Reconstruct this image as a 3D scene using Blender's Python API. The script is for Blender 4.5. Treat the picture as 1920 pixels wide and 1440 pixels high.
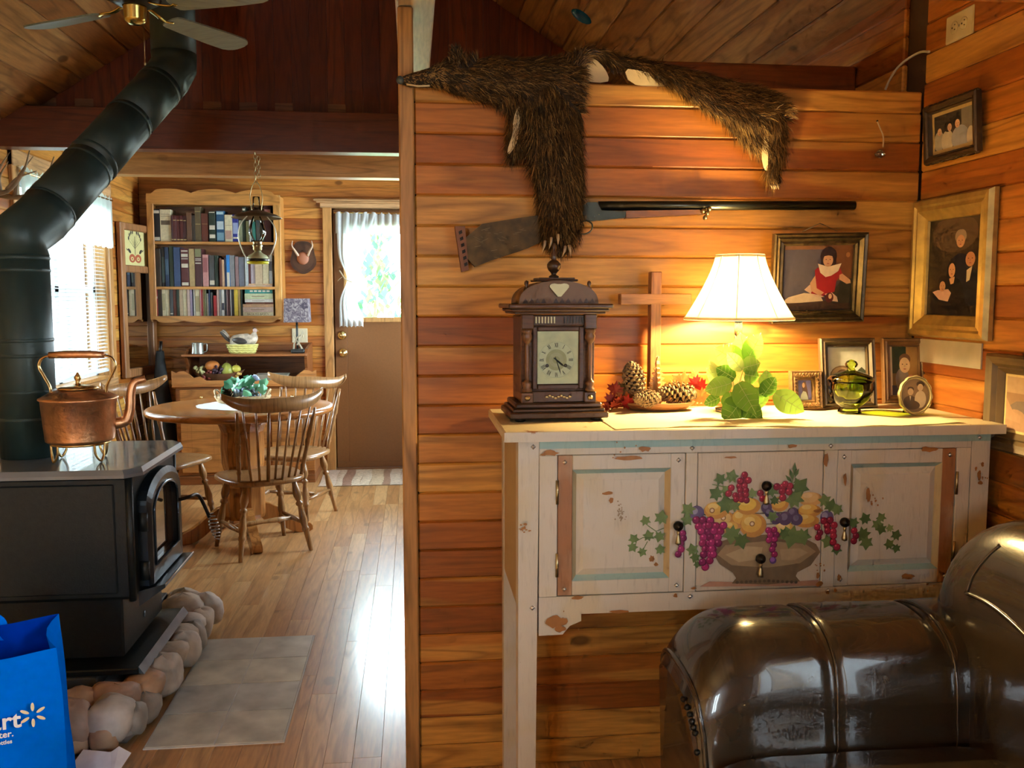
import bpy, math, random
import numpy as np
from mathutils import Vector, Matrix
for o in list(bpy.data.objects): bpy.data.objects.remove(o)
sc = bpy.context.scene
col = sc.collection
rnd = random.Random(11)
PI = math.pi
# ---------------------------------------------------------------- camera
FPX, CAMH, YAW, PIT = 1700.0, 1.33, math.radians(6.25), math.radians(-5.44)
cd = bpy.data.cameras.new('camera'); cam = bpy.data.objects.new('camera', cd); col.objects.link(cam)
cd.sensor_width = 36; cd.lens = FPX / 1920 * 36; cd.clip_start = .05; cd.clip_end = 200
cam.location = (0, 0, CAMH); cam.rotation_euler = (PI/2 + PIT, 0, -YAW)
sc.camera = cam
# ---------------------------------------------------------------- world (daylight seen and let in through the windows)
wd = bpy.data.worlds.new('sky'); sc.world = wd; wd.use_nodes = True
nt = wd.node_tree; bg = nt.nodes['Background']
bg.inputs[0].default_value = (.76, .88, 1.0, 1); bg.inputs[1].default_value = 22.0
sc.view_settings.view_transform = 'Standard'; sc.view_settings.look = 'None'
sc.view_settings.gamma = 1; sc.view_settings.use_curve_mapping = False
sc.view_settings.exposure = 1.05
sc.cycles.max_bounces = 6; sc.cycles.diffuse_bounces = 3; sc.cycles.glossy_bounces = 3
sc.cycles.transmission_bounces = 8; sc.cycles.transparent_max_bounces = 12
sc.cycles.sample_clamp_indirect = 6; sc.cycles.caustics_reflective = False; sc.cycles.caustics_refractive = False
sc.cycles.use_denoising = True; sc.cycles.use_adaptive_sampling = True; sc.cycles.adaptive_threshold = .06; sc.cycles.adaptive_min_samples = 12
def portal(name, loc, rot, sx, sy):
    l = bpy.data.lights.new(name, 'AREA'); l.shape = 'RECTANGLE'; l.size = sx; l.size_y = sy
    l.cycles.is_portal = True
    o = bpy.data.objects.new(name, l); col.objects.link(o); o.location = loc; o.rotation_euler = rot
# room: X -2.0 (left wall) .. 1.43 (right wall), Y -2.6 (behind the camera) .. 7.05 (far wall)
XL, XR, YB, YF = -2.0, 1.43, -2.6, 7.05
YW = 2.46            # front face of the plank partition
YG = 4.80            # gable wall over the dining nook
RIDX, RIDZ, SLOPE = -.24, 3.27, .637
WIN = [(4.93, 6.27, .80, 1.99)]                    # dining window on the left wall (y0, y1, z0, z1)
WINL = (-1.9, -1.3, 1.05, 1.85)                    # small living-room window on the left wall, out of view
WINR = (-1.40, .85, .20, 1.96)                     # glazed patio door on the right wall, out of view (y0, y1, z0, z1)
WINB = (-1.55, -.95, 1.05, 1.85)                   # small window behind the camera (x0, x1, z0, z1)
WIN_ADD = (4.95, 6.55, .95, 1.98)                     # unseen window added on the right wall to brighten the dining room
DWIN = (-.50, .10, 1.17, 1.88)                     # glass in the outside door
portal('dining_window_portal', (XL-.02, (WIN[0][0]+WIN[0][1])/2, (WIN[0][2]+WIN[0][3])/2), (0, -PI/2, 0), 1.19, 1.34)
portal('living_window_portal', (XL-.02, (WINL[0]+WINL[1])/2, (WINL[2]+WINL[3])/2), (0, -PI/2, 0), .8, .6)
portal('back_window_portal', ((WINB[0]+WINB[1])/2, YB-.02, (WINB[2]+WINB[3])/2), (PI/2, 0, 0), .6, .8)
portal('patio_door_portal', (XR+.14, (WINR[0]+WINR[1])/2, (WINR[2]+WINR[3])/2), (0, PI/2, 0), WINR[3]-WINR[2], WINR[1]-WINR[0])
portal('added_window_portal', (XR+.14, (WIN_ADD[0]+WIN_ADD[1])/2, (WIN_ADD[2]+WIN_ADD[3])/2), (0, PI/2, 0), WIN_ADD[3]-WIN_ADD[2], WIN_ADD[1]-WIN_ADD[0])
portal('door_window_portal', ((DWIN[0]+DWIN[1])/2, YF+.1, (DWIN[2]+DWIN[3])/2), (-PI/2, 0, 0), .6, .71)
# ---------------------------------------------------------------- camera geometry helpers (pixel of the 1920x1440 photo -> point on a plane)
_fw = Vector((math.sin(YAW)*math.cos(PIT), math.cos(YAW)*math.cos(PIT), math.sin(PIT)))
_rt = Vector((math.cos(YAW), -math.sin(YAW), 0)); _up = _rt.cross(_fw); _c = Vector((0, 0, CAMH))
def _ray(x, y): return _fw + _rt*((x-960)/FPX) + _up*((720-y)/FPX)
def PY(x, y, Y): r = _ray(x, y); return _c + r*(Y/r.y)
def PX(x, y, X): r = _ray(x, y); return _c + r*(X/r.x)
def PZ(x, y, Z): r = _ray(x, y); return _c + r*((Z-CAMH)/r.z)
# ---------------------------------------------------------------- materials
MATS = {}
def _nodes(name):
    m = bpy.data.materials.new(name); m.use_nodes = True
    t = m.node_tree; b = t.nodes['Principled BSDF']; return m, t, b
def _inp(b, k, v):
    if k in b.inputs: b.inputs[k].default_value = v
def mat(name, c, rough=.5, metal=0., spec=.5, var=.12, vs=14., bump=0., bs=60., coat=0., trans=0., sss=0., emit=None, es=0., ior=None, sheen=0.):
    if name in MATS: return MATS[name]
    m, t, b = _nodes(name); n, l = t.nodes, t.links
    b.inputs['Base Color'].default_value = (*c, 1); b.inputs['Roughness'].default_value = rough
    b.inputs['Metallic'].default_value = metal
    _inp(b, 'Specular IOR Level', spec); _inp(b, 'Coat Weight', coat); _inp(b, 'Transmission Weight', trans)
    if ior: b.inputs['IOR'].default_value = ior
    if sheen: _inp(b, 'Sheen Weight', sheen)
    if emit: _inp(b, 'Emission Color', (*emit, 1)); _inp(b, 'Emission Strength', es)
    if var > 0 or bump > 0:
        tc = n.new('ShaderNodeTexCoord')
    if var > 0:
        no = n.new('ShaderNodeTexNoise'); no.inputs['Scale'].default_value = vs; no.inputs['Detail'].default_value = 4
        l.new(tc.outputs['Object'], no.inputs['Vector'])
        rp = n.new('ShaderNodeValToRGB'); e = rp.color_ramp.elements
        e[0].position = .3; e[0].color = (*[max(0, k*(1-var)) for k in c], 1)
        e[1].position = .7; e[1].color = (*[min(1, k*(1+var)) for k in c], 1)
        l.new(no.outputs['Fac'], rp.inputs['Fac']); l.new(rp.outputs['Color'], b.inputs['Base Color'])
    if bump > 0:
        nb = n.new('ShaderNodeTexNoise'); nb.inputs['Scale'].default_value = bs; nb.inputs['Detail'].default_value = 3
        l.new(tc.outputs['Object'], nb.inputs['Vector'])
        bp = n.new('ShaderNodeBump'); bp.inputs['Strength'].default_value = bump; bp.inputs['Distance'].default_value = .004
        l.new(nb.outputs['Fac'], bp.inputs['Height']); l.new(bp.outputs['Normal'], b.inputs['Normal'])
    MATS[name] = m; return m
def wood(name, dark, mid, light, axis='X', k=1., rough=.42, coat=.0, ring=.58, sap=.5, knots=.75, rndw=.55, bump=0):
    """plank wood: grain runs along the given object axis; every object gets its own tone and figure"""
    if name in MATS: return MATS[name]
    m, t, b = _nodes(name); n, l = t.nodes, t.links
    def N(ty, **kw):
        q = n.new(ty)
        for a, v in kw.items(): setattr(q, a, v)
        return q
    def MA(op, a, c=None):
        q = N('ShaderNodeMath', operation=op)
        for i, s in enumerate((a, c)):
            if s is None: continue
            if isinstance(s, (int, float)): q.inputs[i].default_value = s
            else: l.new(s, q.inputs[i])
        return q.outputs[0]
    tc = N('ShaderNodeTexCoord'); oi = N('ShaderNodeObjectInfo')
    off = N('ShaderNodeCombineXYZ')
    l.new(MA('MULTIPLY', oi.outputs['Random'], 31.7), off.inputs[0]); l.new(MA('MULTIPLY', oi.outputs['Random'], 17.3), off.inputs[1]); l.new(MA('MULTIPLY', oi.outputs['Random'], 53.1), off.inputs[2])
    ad = N('ShaderNodeVectorMath', operation='ADD'); l.new(tc.outputs['Object'], ad.inputs[0]); l.new(off.outputs[0], ad.inputs[1])
    mp = N('ShaderNodeMapping'); s = [k, k, k]; s['XYZ'.index(axis)] = k*.09
    mp.inputs['Scale'].default_value = s; l.new(ad.outputs[0], mp.inputs['Vector'])
    V = mp.outputs[0]
    def noise(scale, det=2., dist=0.):
        q = N('ShaderNodeTexNoise'); q.inputs['Scale'].default_value = scale; q.inputs['Detail'].default_value = det
        q.inputs['Distortion'].default_value = dist; l.new(V, q.inputs['Vector']); return q.outputs['Fac']
    n1 = noise(9., 1.5, .35)
    rings = MA('PINGPONG', MA('MULTIPLY', n1, 15.), 1.)
    fine = noise(140., 3.)
    n3 = noise(13., 1.)
    tone = MA('ADD', MA('MULTIPLY', oi.outputs['Random'], rndw), MA('MULTIPLY', noise(4.), 1-rndw))
    rp = N('ShaderNodeValToRGB'); e = rp.color_ramp.elements
    e[0].position = .12; e[0].color = (*dark, 1); e[1].position = .8; e[1].color = (*light, 1)
    q = e.new(.48); q.color = (*mid, 1)
    l.new(tone, rp.inputs['Fac'])
    def MIX(f, a, c, ty='MIX'):
        x = N('ShaderNodeMixRGB', blend_type=ty)
        for i, s2 in enumerate((f, a, c)):
            if isinstance(s2, (int, float)): x.inputs[i].default_value = s2
            elif isinstance(s2, tuple): x.inputs[i].default_value = (*s2, 1)
            else: l.new(s2, x.inputs[i])
        return x.outputs[0]
    # pale sapwood streaks
    sp = N('ShaderNodeMapRange'); sp.inputs[1].default_value = .56; sp.inputs[2].default_value = .62; l.new(n3, sp.inputs[0])
    c = MIX(MA('MULTIPLY', sp.outputs[0], sap), rp.outputs[0], light)
    # growth rings
    rr = N('ShaderNodeMapRange'); rr.inputs[1].default_value = .55; rr.inputs[2].default_value = 1.; l.new(rings, rr.inputs[0])
    c = MIX(MA('MULTIPLY', rr.outputs[0], ring), c, tuple(.38*x for x in mid), 'MIX')
    ff = N('ShaderNodeMapRange'); ff.inputs[1].default_value = .3; ff.inputs[2].default_value = .7; ff.inputs[3].default_value = .82; ff.inputs[4].default_value = 1.12; l.new(fine, ff.inputs[0])
    c = MIX(1., c, ff.outputs[0], 'MULTIPLY')
    if knots > 0:
        mk = N('ShaderNodeMapping'); s = [k, k, k]; s['XYZ'.index(axis)] = k*.55; mk.inputs['Scale'].default_value = s; l.new(ad.outputs[0], mk.inputs['Vector'])
        vo = N('ShaderNodeTexVoronoi'); vo.inputs['Scale'].default_value = 5.2; l.new(mk.outputs[0], vo.inputs['Vector'])
        kr = N('ShaderNodeMapRange'); kr.inputs[1].default_value = .075; kr.inputs[2].default_value = .115; kr.inputs[3].default_value = 1.; kr.inputs[4].default_value = 0.; l.new(vo.outputs['Distance'], kr.inputs[0])
        c = MIX(MA('MULTIPLY', kr.outputs[0], knots), c, tuple(.22*x for x in mid))
    l.new(c, b.inputs['Base Color']); b.inputs['Roughness'].default_value = rough
    _inp(b, 'Coat Weight', coat); _inp(b, 'Coat Roughness', .15)
    if bump:
        bp = N('ShaderNodeBump'); bp.inputs['Strength'].default_value = bump; bp.inputs['Distance'].default_value = .003
        l.new(MA('ADD', fine, rings), bp.inputs['Height']); l.new(bp.outputs[0], b.inputs['Normal'])
    MATS[name] = m; return m
def glass(name, c=(.95, .98, .97), refl=.9, tint=.0):
    """thin clear pane: lets light through, mirrors a little"""
    if name in MATS: return MATS[name]
    m = bpy.data.materials.new(name); m.use_nodes = True; t = m.node_tree; n, l = t.nodes, t.links; n.clear()
    o = n.new('ShaderNodeOutputMaterial'); mx = n.new('ShaderNodeMixShader'); tr = n.new('ShaderNodeBsdfTransparent'); gl = n.new('ShaderNodeBsdfGlossy')
    fr = n.new('ShaderNodeFresnel'); fr.inputs[0].default_value = 1.45
    tr.inputs[0].default_value = (*c, 1); gl.inputs['Roughness'].default_value = .02
    mu = n.new('ShaderNodeMath'); mu.operation = 'MULTIPLY'; mu.inputs[1].default_value = refl; l.new(fr.outputs[0], mu.inputs[0])
    l.new(mu.outputs[0], mx.inputs[0]); l.new(tr.outputs[0], mx.inputs[1]); l.new(gl.outputs[0], mx.inputs[2]); l.new(mx.outputs[0], o.inputs[0])
    MATS[name] = m; return m
def cloth(name, c, trans=.5, rough=.9):
    """thin fabric or shade that lets some light through"""
    if name in MATS: return MATS[name]
    m = bpy.data.materials.new(name); m.use_nodes = True; t = m.node_tree; n, l = t.nodes, t.links; n.clear()
    o = n.new('ShaderNodeOutputMaterial'); mx = n.new('ShaderNodeMixShader'); d = n.new('ShaderNodeBsdfDiffuse'); tl = n.new('ShaderNodeBsdfTranslucent')
    tc = n.new('ShaderNodeTexCoord'); no = n.new('ShaderNodeTexNoise'); no.inputs['Scale'].default_value = 40.; l.new(tc.outputs['Object'], no.inputs['Vector'])
    rp = n.new('ShaderNodeValToRGB'); e = rp.color_ramp.elements; e[0].position = .3; e[0].color = (*[.93*x for x in c], 1); e[1].position = .7; e[1].color = (*c, 1)
    l.new(no.outputs['Fac'], rp.inputs[0]); l.new(rp.outputs[0], d.inputs[0]); l.new(rp.outputs[0], tl.inputs[0])
    mx.inputs[0].default_value = trans; l.new(d.outputs[0], mx.inputs[1]); l.new(tl.outputs[0], mx.inputs[2]); l.new(mx.outputs[0], o.inputs[0])
    MATS[name] = m; return m
# ---------------------------------------------------------------- mesh builder
class MB:
    def __init__(s, M=None): s.v, s.f, s.m, s.s, s.M = [], [], [], [], (M or Matrix())
    def add(s, vs, fs, mi=0, smooth=False, M=None):
        b = len(s.v); X = s.M @ M if M is not None else s.M
        s.v += [tuple(X @ Vector(p)) for p in vs]
        for f in fs: s.f.append([b+i for i in f]); s.m.append(mi); s.s.append(smooth)
        return s
    def box(s, x0, x1, y0, y1, z0, z1, b=0., mi=0, M=None):
        if x1 < x0: x0, x1 = x1, x0
        if y1 < y0: y0, y1 = y1, y0
        if z1 < z0: z0, z1 = z1, z0
        b = min(b, (x1-x0)*.45, (y1-y0)*.45, (z1-z0)*.45)
        if b <= 0:
            vs = [(x, y, z) for x in (x0, x1) for y in (y0, y1) for z in (z0, z1)]
            fs = [(0, 1, 3, 2), (4, 6, 7, 5), (0, 4, 5, 1), (2, 3, 7, 6), (0, 2, 6, 4), (1, 5, 7, 3)]
            return s.add(vs, fs, mi, False, M)
        X, Y, Z = (x0, x1), (y0, y1), (z0, z1); vs = []; idx = {}
        for i in (0, 1):
            for j in (0, 1):
                for k in (0, 1):
                    sx, sy, sz = (1 if i == 0 else -1), (1 if j == 0 else -1), (1 if k == 0 else -1)
                    idx[i, j, k, 0] = len(vs); vs.append((X[i], Y[j]+sy*b, Z[k]+sz*b))
                    idx[i, j, k, 1] = len(vs); vs.append((X[i]+sx*b, Y[j], Z[k]+sz*b))
                    idx[i, j, k, 2] = len(vs); vs.append((X[i]+sx*b, Y[j]+sy*b, Z[k]))
        fs = []
        for i in (0, 1):
            q = [idx[i, 0, 0, 0], idx[i, 1, 0, 0], idx[i, 1, 1, 0], idx[i, 0, 1, 0]]; fs.append(q if i else q[::-1])
            q = [idx[0, i, 0, 1], idx[1, i, 0, 1], idx[1, i, 1, 1], idx[0, i, 1, 1]]; fs.append(q[::-1] if i else q)
            q = [idx[0, 0, i, 2], idx[1, 0, i, 2], idx[1, 1, i, 2], idx[0, 1, i, 2]]; fs.append(q if i else q[::-1])
            for j in (0, 1):
                fl = (i+j) % 2
                q = [idx[i, j, 0, 0], idx[i, j, 1, 0], idx[i, j, 1, 1], idx[i, j, 0, 1]]; fs.append(q if not fl else q[::-1])
                q = [idx[i, 0, j, 0], idx[i, 0, j, 2], idx[i, 1, j, 2], idx[i, 1, j, 0]]; fs.append(q if fl else q[::-1])
                q = [idx[0, i, j, 1], idx[1, i, j, 1], idx[1, i, j, 2], idx[0, i, j, 2]]; fs.append(q if not fl else q[::-1])
                for k in (0, 1):
                    q = [idx[i, j, k, 0], idx[i, j, k, 1], idx[i, j, k, 2]]; fs.append(q if (i+j+k) % 2 else q[::-1])
        return s.add(vs, fs, mi, False, M)
    def tube(s, pts, rad, n=8, mi=0, caps=True, smooth=True, flat=None, M=None, up=None):
        pts = [Vector(p) for p in pts]; N = len(pts)
        if isinstance(rad, (int, float)): rad = [rad]*N
        T = []
        for i in range(N):
            a, b = pts[max(0, i-1)], pts[min(N-1, i+1)]; d = (b-a); T.append(d.normalized() if d.length > 1e-9 else Vector((0, 0, 1)))
        u = Vector(up) if up is not None else (Vector((0, 0, 1)) if abs(T[0].z) < .9 else Vector((1, 0, 0)))
        vs, fs = [], []
        for i in range(N):
            u = (u - T[i]*u.dot(T[i]))
            u = u.normalized() if u.length > 1e-6 else T[i].orthogonal().normalized()
            w = T[i].cross(u)
            r = rad[i]; ru, rw = (r if isinstance(r, tuple) else (r, r))
            for k in range(n):
                a = 2*PI*k/n; vs.append(pts[i] + u*(math.cos(a)*ru) + w*(math.sin(a)*rw))
        for i in range(N-1):
            for k in range(n): fs.append((i*n+k, i*n+(k+1) % n, (i+1)*n+(k+1) % n, (i+1)*n+k))
        s.add(vs, fs, mi, smooth, M)
        if caps:
            b = len(s.v)-len(vs)
            s.f.append([b+k for k in range(n)][::-1]); s.m.append(mi); s.s.append(False)
            s.f.append([b+(N-1)*n+k for k in range(n)]); s.m.append(mi); s.s.append(False)
        return s
    def lathe(s, prof, n=16, c=(0, 0, 0), mi=0, smooth=True, M=None, sx=1., sy=1., sq=0, caps=True):
        vs, fs = [], []
        for r, z in prof:
            for k in range(n):
                a = 2*PI*(k+(.5 if sq else 0))/n; vs.append((c[0]+sx*r*math.cos(a), c[1]+sy*r*math.sin(a), c[2]+z))
        N = len(prof)
        for i in range(N-1):
            for k in range(n): fs.append((i*n+k, i*n+(k+1) % n, (i+1)*n+(k+1) % n, (i+1)*n+k))
        s.add(vs, fs, mi, smooth, M); b = len(s.v)-len(vs)
        if caps and prof[0][0] > 1e-4: s.f.append([b+k for k in range(n)][::-1]); s.m.append(mi); s.s.append(False)
        if caps and prof[-1][0] > 1e-4: s.f.append([b+(N-1)*n+k for k in range(n)]); s.m.append(mi); s.s.append(False)
        return s
    def ball(s, c, r, n=12, m=8, mi=0, M=None):
        r = r if isinstance(r, tuple) else (r, r, r)
        vs, fs = [], []
        for i in range(m+1):
            t = PI*i/m
            for k in range(n):
                a = 2*PI*k/n; vs.append((c[0]+r[0]*math.sin(t)*math.cos(a), c[1]+r[1]*math.sin(t)*math.sin(a), c[2]-r[2]*math.cos(t)))
        for i in range(m):
            for k in range(n): fs.append((i*n+k, i*n+(k+1) % n, (i+1)*n+(k+1) % n, (i+1)*n+k))
        return s.add(vs, fs, mi, True, M)
    def prism(s, poly, d, mi=0, M=None, smooth=False):
        """polygon in the local XZ plane, extruded from y=0 to y=d"""
        n = len(poly)
        ar = sum(poly[i][0]*poly[(i+1) % n][1]-poly[(i+1) % n][0]*poly[i][1] for i in range(n))
        if (ar < 0) == (d > 0): poly = poly[::-1]
        vs = [(x, 0, z) for x, z in poly] + [(x, d, z) for x, z in poly]
        s.add(vs, [tuple(range(n))] + [tuple(range(2*n-1, n-1, -1))], mi, False, M)
        b = len(s.v)-2*n
        for i in range(n):
            j = (i+1) % n; s.f.append([b+j, b+i, b+n+i, b+n+j]); s.m.append(mi); s.s.append(smooth)
        return s
    def grid(s, fn, nu, nv, mi=0, cu=False, cv=False, smooth=True, M=None):
        vs = [fn(i/(nu if cu else nu-1), j/(nv if cv else nv-1)) for i in range(nu) for j in range(nv)]
        fs = []
        for i in range(nu if cu else nu-1):
            for j in range(nv if cv else nv-1):
                a, b2 = i, (i+1) % nu; c2, d2 = j, (j+1) % nv
                fs.append((a*nv+c2, b2*nv+c2, b2*nv+d2, a*nv+d2))
        return s.add(vs, fs, mi, smooth, M)
    def build(s, name, mats, parent=None, loc=None, rot=None, fix=False):
        me = bpy.data.meshes.new(name); me.from_pydata(s.v, [], s.f)
        for m in (mats if isinstance(mats, (list, tuple)) else [mats]): me.materials.append(m)
        me.polygons.foreach_set('material_index', s.m); me.polygons.foreach_set('use_smooth', s.s)
        if fix:
            import bmesh
            bm = bmesh.new(); bm.from_mesh(me); bmesh.ops.recalc_face_normals(bm, faces=bm.faces); bm.to_mesh(me); bm.free()
        me.update()
        o = bpy.data.objects.new(name, me); col.objects.link(o)
        if parent is not None: o.parent = parent
        if loc is not None: o.location = loc
        if rot is not None: o.rotation_euler = rot
        return o
def tag(o, label=None, cat=None, group=None, kind=None):
    if label: o['label'] = label
    if cat: o['category'] = cat
    if group: o['group'] = group
    if kind: o['kind'] = kind
    return o
def thing(name, label, cat, loc=(0, 0, 0), rz=0., group=None, rot=None):
    o = bpy.data.objects.new(name, None); col.objects.link(o); o.empty_display_size = .05
    o.location = loc; o.rotation_euler = rot or (0, 0, rz)
    return tag(o, label, cat, group)
def copy_tree(o, parent=None):
    c = o.copy(); col.objects.link(c); c.parent = parent
    for ch in list(o.children): copy_tree(ch, c)
    return c
def RX(a): return Matrix.Rotation(a, 4, 'X')
def RY(a): return Matrix.Rotation(a, 4, 'Y')
def RZ(a): return Matrix.Rotation(a, 4, 'Z')
def TR(*p): return Matrix.Translation(Vector(p))
def ell(cx, cz, rx, rz, n=20, a=0., t0=0., t1=2*PI):
    full = abs(t1-t0-2*PI) < 1e-6
    q = [(rx*math.cos(t0+(t1-t0)*i/(n if full else n-1)), rz*math.sin(t0+(t1-t0)*i/(n if full else n-1))) for i in range(n)]
    ca, sa = math.cos(a), math.sin(a)
    return [(cx+x*ca-z*sa, cz+x*sa+z*ca) for x, z in q]
def smoothpoly(p, it=2, closed=True):
    for _ in range(it):
        q = []; n = len(p)
        for i in range(n if closed else n-1):
            a, b = p[i], p[(i+1) % n]
            q.append(tuple(.75*x+.25*y for x, y in zip(a, b))); q.append(tuple(.25*x+.75*y for x, y in zip(a, b)))
        p = q
    return p
def bez(pts, n=12):
    """smooth curve through the points (Catmull-Rom)"""
    P = [Vector(p) for p in pts]; P = [P[0]*2-P[1]] + P + [P[-1]*2-P[-2]]; out = []
    for i in range(1, len(P)-2):
        for k in range(n):
            t = k/n; a, b, c, d = P[i-1:i+3]
            out.append(.5*((2*b)+(c-a)*t+(2*a-5*b+4*c-d)*t*t+(3*b-a-3*c+d)*t**3))
    out.append(P[-2]); return out
_pc = {}
def pcol(c, rough=.6):
    k = (tuple(round(x, 3) for x in c), rough)
    if k not in _pc: _pc[k] = mat('paint_%d' % len(_pc), c, rough, var=.08, vs=60.)
    return _pc[k]
def flat(name, shapes, parent, M, step=.00025, rough=.55, y0=0.):
    """flat print: coloured polygons in the local XZ plane facing -Y, each lying a hair in front of the one before"""
    mb = MB(); mats = []; y = y0
    for c, poly in shapes:
        m = pcol(c, rough)
        if m not in mats: mats.append(m)
        n = len(poly); ar = sum(poly[i][0]*poly[(i+1) % n][1]-poly[(i+1) % n][0]*poly[i][1] for i in range(n))
        if ar < 0: poly = poly[::-1]
        mb.add([(x, y, z) for x, z in poly], [tuple(range(n))], mats.index(m), False, M); y -= step
    return mb.build(name, mats, parent)
def text_mesh(s, size, M, name, m, parent, ext=.0006, bold=0.):
    cu = bpy.data.curves.new(name, 'FONT'); cu.body = s; cu.size = size; cu.extrude = ext; cu.offset = bold; cu.resolution_u = 3
    t = bpy.data.objects.new(name, cu); col.objects.link(t)
    dg = bpy.context.evaluated_depsgraph_get(); me = bpy.data.meshes.new_from_object(t.evaluated_get(dg)); bpy.data.objects.remove(t)
    me.transform(M); me.materials.clear(); me.materials.append(m); me.name = name
    o = bpy.data.objects.new(name, me); col.objects.link(o); o.parent = parent; return o
# ================================================================ the setting
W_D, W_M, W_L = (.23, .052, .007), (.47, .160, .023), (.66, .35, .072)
wX = wood('plank_wood_x', W_D, W_M, W_L, 'X'); wY = wood('plank_wood_y', W_D, W_M, W_L, 'Y')
wFar = wood('far_plank_wood', (.25, .060, .009), (.46, .150, .023), (.64, .30, .062), 'X', sap=.5)
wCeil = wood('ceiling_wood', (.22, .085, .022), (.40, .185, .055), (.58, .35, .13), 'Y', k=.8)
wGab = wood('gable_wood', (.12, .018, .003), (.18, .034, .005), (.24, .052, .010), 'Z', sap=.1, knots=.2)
wBeam = wood('beam_wood', (.32, .13, .034), (.45, .20, .055), (.58, .30, .095), 'X', sap=.3, knots=.3)
wBeamD = wood('dark_beam_wood', (.14, .030, .006), (.20, .048, .010), (.26, .072, .018), 'X', sap=.1, knots=.2)
wPost = wood('post_wood', (.30, .12, .035), (.38, .18, .055), (.46, .24, .08), 'Z', knots=.3)
wLit = wood('lamplit_beam_wood', (.54, .40, .22), (.64, .50, .28), (.72, .58, .36), 'Y', ring=.2, knots=.4)  # warm pale tone stands for lamplight on the beam's underside
wFloor = wood('floor_oak', (.42, .20, .068), (.56, .30, .115), (.68, .42, .185), 'Y', k=.9, rough=.34, coat=.6, ring=.45, sap=.25, knots=.5)
wTrim = wood('trim_pine', (.44, .20, .06), (.56, .28, .085), (.66, .37, .13), 'Z', knots=.5, sap=.2)
core = mat('wall_core', (.10, .05, .025), .9)
def struct(o): o['kind'] = 'structure'; return o
PIT_ = .0806
def zrows(z0, z1, ref=1.844):
    k = math.floor((z0-ref)/PIT_); z = ref+k*PIT_; out = []
    while z < z1-1e-6:
        a, b = max(z, z0), min(z+PIT_, z1)
        if b-a > .008: out.append((a, b))
        z += PIT_
    return out
# floor: oak boards along Y
fl = struct(MB().box(XL-.1, XR+.1, YB-.1, YF+.1, -.12, -.018).build('floor', core))
x = XL; i = 0
while x < XR-.005:
    w = min(.0825, XR-x); near = 2.2 + rnd.uniform(0, .5)
    cuts = [YB, near]; y = near
    while y < YF-.3:
        y += rnd.uniform(.45, 1.15) if x < .12 else 2.6
        cuts.append(min(y, YF))
    if cuts[-1] < YF: cuts.append(YF)
    for a, b in zip(cuts, cuts[1:]):
        if b-a > .02: MB().box(x+.0004, x+w-.0004, a+.0004, b-.0004, -.018, 0, .0005).build('floor_board', wFloor, fl)
    x += w; i += 1
# partition
pw = struct(MB().box(.009, XR, YW+.018, YW+.105, 0, 1.90).build('wall_partition', core))
for a, b in zrows(0, 1.903):
    MB().box(.010, XR-.004, YW+rnd.uniform(-.0015, .0015), YW+.018, a, b, .0045).build('plank', wX, pw)
    MB().box(.010, XR-.004, YW+.105, YW+.12, a, b, .004).build('plank', wX, pw)
struct(MB().box(-.031, .0095, YW-.006, YW+.125, 0, 2.085, .004).build('trim_1', wPost))
struct(MB().box(-.036, .066, 2.2, YG-.001, 2.088, 2.22, .004).build('trim_2', wLit))                 # beam running back over the partition
struct(MB().box(XL, XR, 1.80, 1.925, 1.972, 2.12, .005).build('trim_3', wBeam))                         # tie beam across the living room
b = struct(MB().box(.75, XR-.002, 2.86, 2.90, 1.62, 2.07, .004).build('trim_4', wBeamD))               # board beyond the partition
# right wall
rw = MB()
for (a, b, c, d) in ((YB-.1, WINR[0], 0, 2.35), (WINR[0], WINR[1], 0, WINR[2]), (WINR[0], WINR[1], WINR[3], 2.35), (WINR[1], WIN_ADD[0], 0, 2.35), (WIN_ADD[1], YF+.1, 0, 2.35), (WIN_ADD[0], WIN_ADD[1], 0, WIN_ADD[2]), (WIN_ADD[0], WIN_ADD[1], WIN_ADD[3], 2.35)): rw.box(XR+.018, XR+.12, a, b, c, d)
rw = struct(rw.build('wall_right', core))
for a, b in zrows(0, 2.32):
    xo = XR+rnd.uniform(-.0015, .0015)
    for s0, s1 in (((YB, WINR[0]), (WINR[1], YW+.004)) if b > WINR[2]+.01 and a < WINR[3]-.01 else ((YB, YW+.004),)): MB().box(xo, XR+.018, s0, s1, a, b, .0045).build('plank', wY, rw)
    for s0, s1 in (((YW+.12, WIN_ADD[0]), (WIN_ADD[1], YF)) if b > WIN_ADD[2]+.01 and a < WIN_ADD[3]-.01 else ((YW+.12, YF),)): MB().box(XR, XR+.018, s0, s1, a, b, .0045).build('plank', wY, rw)
# left wall with its two windows
lw = MB()
y0, y1, z0, z1 = WIN[0]; v0, v1, u0, u1 = WINL
for (a, b, c, d) in ((YB-.1, v0, 0, 2.2), (v0, v1, 0, u0), (v0, v1, u1, 2.2), (v1, y0, 0, 2.2), (y0, y1, 0, z0), (y0, y1, z1, 2.3), (y1, YF+.1, 0, 2.3)):
    lw.box(XL-.14, XL-.018, a, b, c, d)
lw = struct(lw.build('wall_left', core))
for a, b in zrows(0, 2.25):
    segs = [(v1, YF)]
    if b > z0+.01 and a < z1-.01: segs = [(v1, y0), (y1, YF)]
    if not (b > u0+.01 and a < u1-.01): segs.append((YB, v1))
    else: segs.append((YB, v0))
    for s0, s1 in segs: MB().box(XL-.018, XL+rnd.uniform(-.0015, .0015), s0, s1, a, b, .0045).build('plank', wY, lw)
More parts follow.
